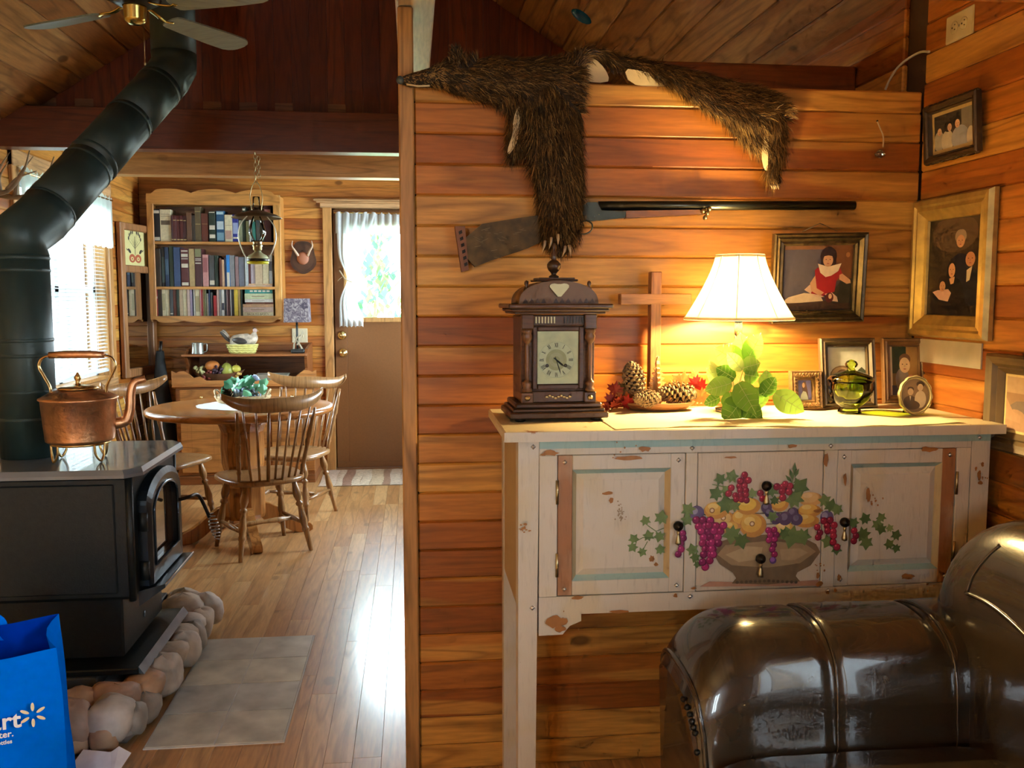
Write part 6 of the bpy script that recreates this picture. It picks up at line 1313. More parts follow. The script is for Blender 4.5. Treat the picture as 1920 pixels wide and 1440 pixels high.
sh2 = [(55, 95, 105, 'cream', ()), (97, 182, 105, 'dark brown', ()), (190, 240, 80, 'black', ((.1, .75, (.06, .09, .08)),)), (242, 300, 85, 'navy', ((.3, .7, (.05, .10, .16)),)), (310, 370, 70, 'dark green', ()), (375, 475, 85, 'slate blue', ()), (485, 600, 105, 'maroon', ((.03, .11, WHT), (.5, .6, WHT), (.72, .74, WHT), (.78, .86, WHT), (.92, .95, WHT))), (605, 690, 110, 'tan', ()), (692, 797, 105, 'dark maroon', ((.60, .63, WHT), (.68, .70, WHT), (.72, .74, WHT), (.78, .99, (.22, .22, .10)))), (805, 890, 195, 'pink', ((.45, .9, (.30, .10, .10)),)), (900, 985, 205, 'dark grey', ((.06, .2, WHT),)), (987, 1040, 205, 'dark green', ()), (1055, 1090, 245, 'red brown', ()), (1091, 1130, 270, 'peach', ()), (1131, 1160, 240, 'navy', ()), (1161, 1210, 200, 'bright blue', ((0., .45, WHT),)), (1212, 1282, 205, 'grey', ()), (1292, 1342, 225, 'mauve', ()), (1346, 1436, 230, 'slate', ()), (1440, 1487, 225, 'pale grey', ()), (1490, 1522, 260, 'maroon', ()), (1525, 1590, 240, 'lavender', ()), (1592, 1700, 250, 'beige', ()), (1702, 1795, 250, 'cream', ()), (1797, 1850, 200, 'pale grey', ((.5, .8, (.08, .08, .09)),))]
sh3 = [(95, 130, 100, 'red', ((.62, .7, WHT),)), (131, 185, 110, 'dark brown', ()), (190, 240, 100, 'cream', ((.2, .8, (.40, .36, .2)),)), (242, 298, 100, 'cream', ()), (300, 347, 95, 'dark grey', ((.06, .1, WHT),)), (350, 397, 95, 'red brown', ()), (400, 435, 105, 'dark green', ()), (437, 490, 90, 'beige', ()), (491, 548, 100, 'cream', ()), (551, 590, 95, 'pale pink', ()), (592, 624, 115, 'lilac', ()), (625, 641, 95, 'navy', ()), (642, 666, 95, 'white', ()), (669, 735, 95, 'cream', ((.15, .7, (.35, .3, .16)),)), (736, 755, 100, 'pink', ()), (756, 776, 95, 'red', ()), (778, 800, 95, 'tan', ()), (802, 829, 100, 'olive', ()), (830, 856, 180, 'white', ()), (858, 882, 100, 'navy', ()), (886, 916, 165, 'dark grey', ()), (930, 974, 210, 'red', ()), (977, 1010, 115, 'pale pink', ()), (1012, 1045, 90, 'grey', ()), (1046, 1086, 90, 'white', ((.2, .45, (.03, .03, .05)),)), (1090, 1113, 120, 'black', ()), (1115, 1136, 90, 'mauve', ()), (1140, 1167, 90, 'dark maroon', ()), (1170, 1192, 90, 'silver', ()), (1195, 1223, 90, 'black', ()), (1226, 1281, 90, 'yellow', ()), (1286, 1319, 95, 'tan', ())]
for nm, zs, sh, sc_, ox, oy, yb in (('top', S1, sh1, 8., 280, 380, 451), ('middle', S2, sh2, 8., 280, 450, 534.5), ('bottom', S3, sh3, 7.68, 280, 530, 595.5)):
    for i, (u0, u1_, vt, cn, bd) in enumerate(sh):
        book(ox+u0/sc_, ox+u1_/sc_, oy+vt/sc_, yb, zs, cn, '%s book standing %s from the left on the %s bookcase shelf' % (cn, ORD[i], nm), 'books on the %s shelf' % nm, bd)
book(280+1321/7.68, 280+1347/7.68, 530+90/7.68, 595.5, S3, 'dark green', 'dark green book at the right end of the bottom bookcase shelf row', 'books on the bottom shelf', (), 0.)
z_ = S3+.0005
for k, (u0, u1_, v0_, v1_, cn) in enumerate(((1350, 1790, 455, 505, 'cream'), (1350, 1790, 390, 455, 'pale pink'), (1352, 1790, 350, 390, 'peach'), (1390, 1788, 327, 350, 'red brown'), (1380, 1788, 285, 327, 'white'), (1380, 1786, 210, 285, 'pale green'), (1385, 1784, 150, 210, 'teal'), (1390, 1784, 105, 150, 'pale pink'), (1440, 1784, 80, 105, 'peach'))):
    a, b = PY(280+u0/7.68, 590, BYF+.03), PY(280+u1_/7.68, 590, BYF+.03); h = (v1_-v0_)/7.68*.00418; w_ = b.x-a.x
    t = thing('book', '%s book lying %s from the bottom of the flat stack on the bookcase' % (cn, ORD[k]), 'book', ((a.x+b.x)/2, BYF+.03, z_), group='flat stack of books'); cm = mat('book_'+cn.replace(' ', '_'), BR[cn], .5, var=.15, vs=50)
    MB().box(-w_/2, w_/2, 0, .13, 0, .002).box(-w_/2, w_/2, 0, .13, h-.002, h).box(-w_/2, w_/2, -.002, .002, 0, h, .0008).build('cover', cm, t); MB().box(-w_/2+.003, w_/2-.003, .002, .127, .002, h-.002).build('pages', pgm, t)
    if cn == 'cream': text_mesh('BACK TO BASICS', .020, TR(-w_/2+.03, -.0024, .006) @ RX(PI/2), 'spine_title', mat('book_ink', (.10, .06, .04), .6, var=0), t, .0002)
    elif cn == 'teal': flat('spine_title', [(WHT, REC(-w_*.32+q*.03, -w_*.32+q*.03+.022, h*.35, h*.7)) for q in range(5)], t, TR(0, -.0021, 0), .00003)
    else: flat('spine_title', [((.30, .22, .14), REC(-w_*.25, w_*.2, h*.42, h*.58))], t, TR(0, -.0021, 0), .00003)
    z_ += h+.0006
# ================================================================ dry-sink hutch under the bookcase
hw = wood('hutch_wood', (.19, .058, .014), (.26, .085, .022), (.33, .125, .034), 'X', knots=.2, sap=.15); hwl = wood('hutch_pine', (.34, .125, .028), (.42, .165, .04), (.50, .22, .06), 'X', knots=.3)
HU = thing('dry_sink_hutch', 'low wooden hutch with an upper shelf and drawers under the bookcase', 'hutch', (-1.17, 6.8, 0))
HF, HB = 6.58, 7.045
hx0, hx1 = -1.69, -.69
WB(HU).box(hx0+.02, hx1-.02, HF+.012, HB, .06, .72, .004).build('cabinet_body', hw, HU)
WB(HU).box(hx0, hx1, HF-.01, HB, .70, .722, .004).build('counter', hwl, HU)
WB(HU).box(hx0+.02, hx1-.02, HF-.004, HB, 0, .06, .003).build('plinth', hw, HU)
for i in range(3):
    a = hx0+.05+i*.315; d_ = WB(HU).box(a, a+.30, HF, HF+.014, .575, .680, .004).build('drawer', hwl, HU); WB(HU).lathe([(.006, 0), (.006, .010), (.012, .016), (.010, .022), (0, .024)], 12, M=TR(a+.15, HF, .628) @ RX(PI/2)).build('knob', brass, d_, fix=True)
    d2_ = WB(HU).box(a, a+.30, HF, HF+.014, .085, .560, .004).build('door', hwl, HU); q = MB(); ringframe(q, .30, .475, [(.045, 0), (.055, .008), (.06, .008), (.075, 0)], M=WM(HU) @ TR(a+.15, HF-.0005, .085)); q.build('panel_moulding', hw, d2_)
gal = [(hx0, .70), (hx0, .815), (hx0+.03, .80), (hx0+.05, .812), (hx0+.085, .815), (hx0+.12, .79), (hx0+.15, .765), (hx0+.19, .775), (hx0+.22, .757), (hx0+.235, .745), (hx1-.235, .745), (hx1-.22, .757), (hx1-.19, .775), (hx1-.15, .765), (hx1-.12, .79), (hx1-.085, .815), (hx1-.05, .812), (hx1-.03, .80), (hx1, .815), (hx1, .70)]
MB(WM(HU)).prism(gal, .018, M=TR(0, HF, 0)).build('front_gallery', hwl, HU)
for xx in (hx0+.075, hx1-.09): MB(WM(HU)).add([(xx, 6.62, .722), (xx, HB, .722), (xx, HB, .99), (xx, 6.72, .96), (xx, 6.66, .90), (xx, 6.70, .82), (xx+.018, 6.62, .722), (xx+.018, HB, .722), (xx+.018, HB, .99), (xx+.018, 6.72, .96), (xx+.018, 6.66, .90), (xx+.018, 6.70, .82)], [(0, 5, 4, 3, 2, 1), (6, 7, 8, 9, 10, 11), (0, 6, 11, 5), (5, 11, 10, 4), (4, 10, 9, 3), (3, 9, 8, 2), (2, 8, 7, 1)]).build('side_bracket', hw, HU, fix=True)
WB(HU).box(hx0+.06, hx1-.07, 6.62, HB, .912, .928, .003).build('shelf', hw, HU)
WB(HU).box(hx0+.09, hx1-.09, HB-.014, HB, .722, .99).build('back_board', hw, HU)
WB(HU).box(hx0+.16, hx1-.16, HB-.03, HB-.012, .928, .975, .003).build('shelf_rail', hw, HU)
# pewter tankard
pew = mat('pewter', (.30, .31, .28), .35, .85, var=.2); p = PY(368, 664, 6.72)
TK = thing('pewter_tankard', 'pewter tankard at the left end of the hutch shelf', 'tankard', (p.x+.015, 6.70, .9285))
MB().lathe([(0, 0), (.044, 0), (.045, .004), (.042, .010), (.039, .075), (.040, .080), (.037, .080), (.036, .012), (0, .010)], 24).build('cup', pew, TK); MB().tube(bez([(.038, 0, .068), (.062, 0, .072), (.066, 0, .045), (.060, 0, .018), (.040, 0, .012)], 5), .0045, 7).build('handle', pew, TK)
# hen on nest
p = PY(455, 664, 6.74); HN = thing('hen_on_nest_dish', 'china hen sitting on a yellow basket dish on the hutch shelf', 'covered dish', (p.x, 6.74, .9285))
yb_ = mat('yellow_basket_china', (.66, .62, .20), .35, var=.15, vs=50)
MB().lathe([(0, 0), (.085, 0), (.09, .004), (.10, .03), (.113, .062), (.116, .068), (.110, .068), (.097, .035), (0, .02)], 36, sy=.7).build('basket', yb_, HN)
for k in range(4): MB().tube([((.094+k*.0062)*math.cos(2*PI*i/48), (.094+k*.0062)*.7*math.sin(2*PI*i/48), .012+k*.016+.004*math.sin(i*2+k*PI)) for i in range(49)], .0035, 6, caps=False).build('basket_weave', yb_, HN)
hbm = mat('hen_feathers', (.50, .42, .32), .4, var=.5, vs=35); hdm = mat('hen_dark_feathers', (.06, .05, .045), .4, var=.4)
q = MB(); P_ = bez([(-.085, 0, .085), (-.05, 0, .085), (0, 0, .092), (.05, 0, .098), (.078, 0, .115), (.086, 0, .14), (.088, 0, .155)], 5); nP = len(P_); RR = [.018, .030, .040, .044, .046, .047, .048, .049, .050, .050, .050, .050, .050, .049, .048, .047, .046, .044, .042, .040, .037, .034, .030, .026, .022, .019, .017, .016, .015, .013, .008]
q.tube(P_, RR[:nP], 16); q.build('body', hbm, HN)
MB().ball((.092, 0, .165), (.017, .014, .016), 12, 8).build('head', mat('hen_face', (.58, .42, .38), .4), HN)
MB().tube([(.106, 0, .164), (.120, 0, .160)], [.005, .0008], 6).build('beak', mat('hen_beak', (.60, .48, .20), .4), HN)
MB(TR(.09, -.003, .176)).prism([(-.012, 0), (-.014, .010), (-.006, .006), (-.001, .014), (.004, .006), (.010, .010), (.010, 0)], .006).build('comb', hdm, HN)
for k in range(5): MB(TR(-.085, -.012+.006*k, .085) @ RY(-.75+.16*k*.4) @ RZ(.0)).ball((0, 0, .045), (.012+.004*(k % 2), .005, .055), 8, 8).build('tail_feather', hdm if k % 2 == 0 else hbm, HN)
for sy in (-1, 1): MB(TR(-.01, sy*.045, .092) @ RY(.15)).ball((0, 0, 0), (.055, .010, .024), 12, 8).build('wing', hdm, HN)
# antler lamp
p = PY(560, 664, 6.76); AL = thing('antler_lamp', 'small antler table lamp with square camouflage shade on the hutch shelf', 'lamp', (p.x, 6.74, .9285))
MB().box(-.05, .05, -.04, .04, 0, .03, .008).build('base', mat('lamp_base_black', (.02, .02, .018), .5), AL)
MB().tube([(-.005, 0, .03), (-.006, 0, .24)], .008, 10).build('post', mat('lamp_base_black', (.02, .02, .018), .5), AL)
for pts in ([(-.03, -.02, .03), (-.02, -.03, .08), (.005, -.03, .12), (.03, -.035, .135), (.045, -.03, .15)], [(.03, -.02, .03), (.01, -.03, .07), (-.015, -.03, .11), (-.025, -.035, .15)], [(0, -.03, .06), (.02, -.04, .10), (.04, -.03, .165)]): q_ = bez(pts, 4); MB().tube(q_, [.007*(1-.6*i/len(q_)) for i in range(len(q_))], 7).build('antler', mat('lamp_antler', (.42, .36, .24), .5), AL)
camo = MB(RZ(PI/4)); 
cmt, _t, _b = _nodes('camo_fabric'); _tc = _t.nodes.new('ShaderNodeTexCoord'); _no = _t.nodes.new('ShaderNodeTexNoise'); _no.inputs['Scale'].default_value = 30; _no.inputs['Detail'].default_value = 5; _no.inputs['Distortion'].default_value = 2
_rp = _t.nodes.new('ShaderNodeValToRGB'); _e = _rp.color_ramp.elements; _e[0].position = .35; _e[0].color = (.05, .04, .06, 1); _e[1].position = .7; _e[1].color = (.36, .32, .30, 1); _x = _e.new(.5); _x.color = (.14, .11, .13, 1)
_t.links.new(_tc.outputs['Object'], _no.inputs['Vector']); _t.links.new(_no.outputs['Fac'], _rp.inputs['Fac']); _t.links.new(_rp.outputs[0], _b.inputs['Base Color']); _b.inputs['Roughness'].default_value = .8
camo.lathe([(.125, .225), (.118, .395), (.116, .395), (.123, .225)], 4, smooth=False); camo.build('shade', cmt, AL)
# switch plate
SWp = thing('switch_plate', 'ivory switch plate on the far wall behind the antler lamp', 'switch plate', (PY(562, 630, 7.04).x, YF-.002, PY(562, 630, 7.04).z)); MB().box(-.058, .058, -.006, .001, -.058, .058, .003).build('plate', ivory, SWp); MB().box(-.028, -.020, -.014, -.006, -.010, .010, .002).build('toggle', ivory, SWp); MB().box(.020, .028, -.014, -.006, -.010, .010, .002).build('toggle', ivory, SWp)
# fruit bowl
p = PY(414, 700, 6.72); FB = thing('fruit_bowl', 'wooden dough bowl holding artificial fruit on the hutch counter', 'bowl', (p.x, 6.74, .7225)); FB.scale = (1., 1., 1.25)
MB().grid(lambda u, v: ((.17*(.35+.65*v))*math.cos(2*PI*u), .09*(.35+.65*v)*math.sin(2*PI*u), .002+.05*v**2+.022*abs(math.cos(2*PI*u))**3*v), 36, 7, cu=True).add([(.06*math.cos(2*PI*i/20), .03*math.sin(2*PI*i/20), .002) for i in range(20)], [tuple(range(20))[::-1]]).build('bowl', mat('bowl_wood', (.16, .075, .035), .5, var=.2), FB)
fz_ = .735
def fruit(name, label, dx, dz, mb, mt):
    t = thing(name, label, 'fruit', (p.x+dx*1.25, 6.715, .7225+dz*1.25+.012)); t.scale = (1.3, 1.3, 1.3); mb.build('flesh', mt, t); MB().tube([(0, 0, .0), (.002, 0, .012)], .0025, 5, M=TR(0, 0, max(v[2] for v in mb.v)-.004)).build('stem', mat('twig', (.16, .08, .03), .7), t)
fruit('peach', 'orange peach at the top of the fruit bowl', -.045, .085, MB().ball((0, 0, 0), (.040, .036, .030), 14, 9), mat('peach_skin', (.62, .22, .05), .5, var=.2))
fruit('pear', 'green pear in the middle of the fruit bowl', .035, .062, MB().lathe([(0, -.038), (.026, -.032), (.036, -.012), (.033, .008), (.022, .026), (.012, .036), (0, .040)], 16), mat('pear_skin', (.34, .36, .06), .45, var=.2))
fruit('lemon', 'yellow lemon at the right of the fruit bowl', .088, .066, MB().ball((0, 0, 0), (.026, .022, .022), 12, 8), mat('lemon_skin', (.62, .56, .08), .45))
def bunch(name, label, dx, dz, c, n2, r, sp): 
    t = thing(name, label, 'grapes', (p.x+dx*1.25, 6.70, .7225+dz*1.25+.012)); t.scale = (1.25, 1.25, 1.25); mt = mat(name+'_skin_%s' % label[:4], c, .35, var=.2)
    for i in range(n2): MB().ball((br.uniform(-sp, sp), br.uniform(-.02, .015), br.uniform(-sp, sp)), r, 8, 6).build('grape', mt, t)
bunch('grape_bunch', 'black grapes between the peach and the pear', -.012, .055, (.05, .025, .04), 26, .0095, .028); bunch('grape_bunch', 'red grapes hanging over the left rim of the fruit bowl', -.07, .036, (.26, .05, .04), 24, .009, .026); bunch('grape_bunch', 'pale green grapes at the far left of the fruit bowl', -.115, .055, (.46, .44, .20), 18, .009, .026); bunch('grape_bunch', 'small yellow crab apples below the lemon', .088, .034, (.60, .40, .10), 10, .010, .022)
# open letter tray / booklet
p = PY(510, 692, 6.72); LB = thing('white_platter', 'white rectangular platter with dark pattern at the right of the hutch counter', 'platter', (p.x, 6.74, .7225)); MB().add([(-.09, -.06, 0), (.09, -.06, 0), (.09, .06, 0), (-.09, .06, 0), (-.115, -.085, .055), (.115, -.085, .055), (.115, .085, .055), (-.115, .085, .055)], [(3, 2, 1, 0), (0, 1, 5, 4), (1, 2, 6, 5), (2, 3, 7, 6), (3, 0, 4, 7), (0, 1, 2, 3), (4, 5, 1, 0), (5, 6, 2, 1), (6, 7, 3, 2), (7, 4, 0, 3)]).build('tray', mat('white_china', (.66, .62, .50), .3), LB)
# dark umbrella / bag in the corner
UB = thing('black_umbrella_bag', 'black fabric bag standing in the corner left of the hutch', 'bag', (-1.80, 6.72, 0)); MB().grid(lambda u, v: ((.075+.02*math.sin(v*5))*(1-.55*v**3)*math.cos(2*PI*u), (.11)*(1-.6*v**3)*math.sin(2*PI*u)*(1+.05*math.sin(u*31)), .95*v), 22, 12, cu=True).build('body', mat('black_cloth', (.012, .014, .014), .85, var=.4), UB); MB().tube([(0, 0, .9), (.01, 0, 1.02)], .012, 8).build('handle', iron, UB)
# ================================================================ mirror on the left wall
mf = wood('mirror_oak', (.26, .11, .038), (.32, .14, .05), (.38, .18, .07), 'Z', knots=.1)
MR = thing('wall_mirror', 'tall oak-framed mirror with a yellow folk-art print at its top, on the left wall', 'mirror', (XL+.046, 6.72, 1.33), -.155)
y0_, y1_, z0_, z1_ = -.255, .255, -.555, .515                # local y, z
for (a, b, c, d) in ((y0_, y0_+.06, z0_, z1_), (y1_-.06, y1_, z0_, z1_), (y0_+.06, y1_-.06, z1_-.05, z1_), (y0_+.06, y1_-.06, z0_, z0_+.06), (y0_+.06, y1_-.06, .175, .225)): MB().box(.001, .035, a, b, c, d, .006).build('frame_rail', mf, MR)
mg = mat('mirror_silver', (.80, .80, .78), .02, 1., var=0); MB().box(.004, .010, y0_+.055, y1_-.055, z0_+.055, .178).build('mirror_glass', mg, MR)
MB().box(.004, .010, y0_+.055, y1_-.055, .222, z1_-.045).build('print_backing', mat('print_paper', (.62, .56, .24), .6, var=.06), MR)
BLK, RUS = (.04, .035, .03), (.42, .10, .04)
FA = []
for s_ in (-1, 1):
    FA += [(RUS, ell(s_*.045, .275, .048, .030, 20)), ((.62, .56, .24), ell(s_*.045, .272, .022, .014, 14)), (RUS, ell(s_*.045, .272, .010, .007, 10)), (BLK, ell(s_*.085, .325, .026, .012, 14, s_*.5)), (BLK, [(s_*.105, .33), (s_*.135, .345), (s_*.12, .325)])]
    for k in range(4): a = .5+.35*k; FA.append((BLK, [(s_*.004, .345+k*.012), (s_*.10*math.cos(a*.8), .36+.085*math.sin(a)), (s_*.10*math.cos(a*.8)+s_*.006, .366+.085*math.sin(a)), (s_*.004, .350+k*.012)])); FA.append((BLK, ell(s_*.10*math.cos(a*.8), .372+.085*math.sin(a), .010, .014, 10)))
FA.append((BLK, REC(-.003, .003, .30, .43)))
flat('folk_print', FA, MR, TR(.0105, 0, 0) @ RZ(PI/2), .00003)
# ================================================================ horns on a plaque
HP = thing('mounted_horns', 'small pair of horns mounted on a dark wooden plaque beside the bookcase', 'mounted horns', (-.815, YF-.002, 1.63))
pq = smoothpoly([(0, .125), (.05, .118), (.075, .08), (.085, .02), (.098, -.02), (.090, -.06), (.06, -.095), (.02, -.118), (0, -.122), (-.02, -.118), (-.06, -.095), (-.090, -.06), (-.098, -.02), (-.085, .02), (-.075, .08), (-.05, .118)], 1)
MB(TR(0, -.018, 0)).prism(pq, .018).build('plaque', mat('plaque_walnut', (.07, .028, .012), .4, var=.3), HP); MB(TR(0, -.024, 0)).prism([(x_*.82, z_*.82) for x_, z_ in pq], .008).build('plaque_face', mat('plaque_walnut_l', (.10, .042, .018), .4, var=.3), HP)
MB().ball((0, -.03, -.005), (.045, .018, .048), 16, 10).build('skull_cap', mat('skull_leather', (.42, .17, .09), .6), HP)
for sx in (-1, 1): q_ = bez([(sx*.035, -.035, .015), (sx*.055, -.06, .05), (sx*.075, -.07, .085), (sx*.07, -.075, .125)], 5); MB().tube(q_, [.011*(1-.75*i/(len(q_)-1)) for i in range(len(q_))], 9).build('horn', mat('horn_pale', (.55, .42, .30), .45), HP)
# ================================================================ hanging oil lantern
LN = thing('hanging_oil_lantern', 'brass oil lantern with glass chimney and flat shade hanging from the dining beam', 'oil lantern', (-.775, 4.74, 1.50))
cream_m = mat('lantern_cream', (.56, .58, .34), .35, var=.1)
MB().lathe([(.0, 0), (.050, 0), (.054, .004), (.054, .012)], 28).build('font_base', mat('lantern_yellow', (.62, .62, .02), .35), LN)
MB().lathe([(.054, .012), (.055, .016), (.055, .024), (.054, .026)], 28).build('font_band', iron, LN)
MB().lathe([(.054, .026), (.054, .032), (.046, .042), (.028, .052), (.018, .06), (.016, .066)], 28).build('font', cream_m, LN)
MB().lathe([(.018, .066), (.022, .072), (.022, .086), (.026, .092), (.020, .098), (.022, .108), (.024, .112)], 20).build('burner', agedbrass, LN)
MB().lathe([(.020, .110), (.026, .120), (.040, .145), (.043, .160), (.040, .180), (.028, .215), (.020, .235), (.018, .30), (.018, .335)], 28).build('chimney', glass('lantern_glass', (.90, .96, .93), 1.4), LN)
MB().lathe([(.022, .262), (.05, .255), (.10, .240), (.122, .228), (.124, .230), (.10, .246), (.05, .261), (.022, .268)], 40).build('shade', mat('lantern_shade', (.14, .11, .07), .35, .5), LN)
for sx in (-1, 1): MB().tube(bez([(sx*.052, 0, .024), (sx*.075, 0, .07), (sx*.092, 0, .13), (sx*.085, 0, .19), (sx*.045, 0, .245)], 5), .003, 7).build('side_arm', mat('bright_wire', (.62, .60, .50), .3, .8), LN)
MB().tube(bez([(-.022, 0, .262), (-.03, 0, .34), (-.012, 0, .40), (.012, 0, .40), (.03, 0, .34), (.022, 0, .262)], 6), .002, 6).build('bail', agedbrass, LN)
ztop = 2.055-1.50; z_ = .395; k = 0
while z_ < ztop-.01:
    rot = RZ(PI/2*(k % 2)); MB(TR(0, 0, z_+.013) @ rot).tube([(.007*math.cos(2*PI*i/12), 0, .013*math.sin(2*PI*i/12)) for i in range(13)], .0016, 5, caps=False).build('chain_link', agedbrass, LN); z_ += .021; k += 1
# second hook chain beside it
for k in range(5): MB(TR(.016, 0, .44+k*.021) @ RZ(PI/2*(k % 2))).tube([(.007*math.cos(2*PI*i/12), 0, .012*math.sin(2*PI*i/12)) for i in range(13)], .0015, 5, caps=False).build('chain_link', agedbrass, LN)
# ================================================================ rag rug
RG = thing('rag_rug', 'striped cream and brown rag rug in front of the brown door', 'rug', (-.27, 6.71, .0005))
rx = -.405; k = 0; w_s = [.11, .05, .07, .06, .07, .09, .05, .08, .06, .09, .07, .08, .06, .06]
rc = [(.56, .44, .33), (.54, .42, .30), (.30, .17, .11), (.60, .50, .36), (.62, .52, .38), (.58, .46, .30), (.36, .22, .14), (.58, .48, .36)]
while rx < .40 and k < len(w_s): MB().grid(lambda u, v: (rx+w_s[k]*u+.006*math.sin(v*7+k), -.30+.60*v, .004+.0025*math.sin(v*60)*math.sin(u*9+k)+.003*math.sin(PI*u)), 5, 40).build('woven_stripe', mat('rag_%d' % (k % 8), rc[k % 8], .9, var=.2, vs=60), RG); rx += w_s[k]; k += 1
MB().box(-.405, rx, -.298, .298, 0, .003).build('rug_base', mat('rag_base', (.4, .3, .2), .9), RG)
# ================================================================ curtains and blinds
lace = cloth('sheer_curtain', (.80, .84, .84), .5)
DC_ = thing('door_curtain', 'sheer white tie-back curtain on the glass of the brown door', 'curtain', (-.52, YF-.005, 1.50))
def cur(u, v):                                             # u across, v down; gathered at the tie
    z = 1.965-.86*v-(0 if v < 1 else 0); tie = math.exp(-((z-1.475)/.11)**2); sw = max(0, (1.30-z))/.25
    lft = -.565+.075*tie+.0*sw+.03*min(1, v*2)*(1-tie)*.4; wd = (.30-.30*min(1, v/.5)*.55)*(1-tie*.55) if z > 1.475 else .06+.12*min(1, (1.475-z)/.30)
    x_ = lft+wd*u+.0; return (x_+.52, -.018-.014*math.sin(u*PI*9)*(1-.5*tie)-.004, z-1.50+(.010*abs(math.sin(u*PI*6)) if v in (0., 1.) else 0))
MB().grid(cur, 46, 40).build('tied_panel', lace, DC_)
MB().grid(lambda u, v: (-.57+.72*u+.52, -.012-.012*math.sin(u*PI*26)-.003, 1.965-.155*v-1.50+(.008*math.sin(u*PI*30) if v in (0., 1.) else 0)), 90, 6).build('heading_ruffle', lace, DC_)
MB().grid(lambda u, v: (.06+.09*u+.52, -.018-.012*math.sin(u*PI*5), 1.90-.80*v-1.50), 20, 12).build('right_panel', lace, DC_)
MB().tube([(-.060, -.02, .467), (.70, -.02, .467)], .005, 8).build('curtain_rod', brass, DC_)
MB().tube(bez([(-.025, -.038, .035), (.02, -.048, -.03), (.07, -.036, -.055)], 5), .005, 6).build('tie_back', cloth('tie_cord', (.62, .52, .36), .2), DC_); MB().tube(bez([(-.005, -.045, -.015), (-.025, -.045, -.03), (-.04, -.04, -.045)], 4), .002, 5).build('tie_bow', MATS['tie_cord'], DC_)
VL = thing('window_valance', 'pale ruffled valance across the top of the dining window', 'valance', (XL+.03, 5.60, 1.80))
MB().grid(lambda u, v: (.012+.014*math.sin(u*PI*34)*(.4+.6*v), -.70+1.40*u, (1.985-(.33+.006*math.sin(u*PI*60))*v+(.012*math.sin(u*PI*44) if v == 0 else 0))-1.80), 150, 7).build('ruffle', cloth('valance_cloth', (.72, .82, .78), .5), VL)
MB().tube([(.012, -.71, .165), (.012, .71, .165)], .006, 8).build('curtain_rod', brass, VL)
BL = thing('window_blind', 'white slatted venetian blind in the dining window', 'blind', (XL-.015, 5.60, 1.4)); slm = cloth('slat_white', (.80, .86, .88), .25)
z_ = 1.90
while z_ > .86: MB().box(-.011, .011, -.655, .655, -.0007, .0007, M=TR(0, 0, z_-1.4) @ RY(.22)).build('slat', slm, BL); z_ -= .0235
MB().box(-.012, .012, -.655, .655, .845-1.4, .86-1.4, .002).build('bottom_rail', slm, BL); MB().box(-.018, .018, -.655, .655, .505, .535, .002).build('head_rail', slm, BL)
for yy in (-.5, 0, .5): MB().tube([(0, yy, .51), (0, yy, -.54)], .0008, 4).build('ladder_cord', slm, BL)
# ================================================================ shrub outside the door
SHb = thing('garden_shrub', 'sunlit green shrub seen through the glass of the door', 'shrub', (-.42, 9.6, -.3))
sr = random.Random(6); lv = MB()
for i in range(520):
    v = sr.random(); zz = .9+1.75*v; sprd = (.50 if v < .42 else .16)*(1-.4*v); x_, y_ = sr.gauss(.08, sprd*.6), sr.gauss(0, .25)
    s_ = sr.uniform(.04, .075); M = TR(x_, y_, zz) @ RZ(sr.uniform(0, 6)) @ RX(sr.uniform(-1, 1)); lv.add([(0, 0, -s_), (s_*.6, 0, 0), (0, 0, s_), (-s_*.6, 0, 0)], [(0, 1, 2, 3)], sr.randrange(2), False, M)
lv.build('foliage', [cloth('shrub_leaf', (.10, .40, .06), .3), cloth('shrub_leaf_dark', (.06, .30, .08), .3)], SHb)['kind'] = 'stuff'
MB().tube([(0, 0, 0), (.02, 0, 1.0), (.06, 0, 2.3)], [.04, .03, .01], 8).build('trunk', mat('twig', (.16, .08, .03), .7), SHb)
# ================================================================ leather armchair in the foreground
le = mat('brown_leather', (.034, .022, .012), .24, var=.25, vs=10., bump=.05, bs=140., coat=.6, spec=.6)
SF = thing('leather_armchair', 'dark brown leather armchair with rolled arm in front of the sideboard', 'armchair', (.95, 1.35, 0))
so = Vector(SF.location)
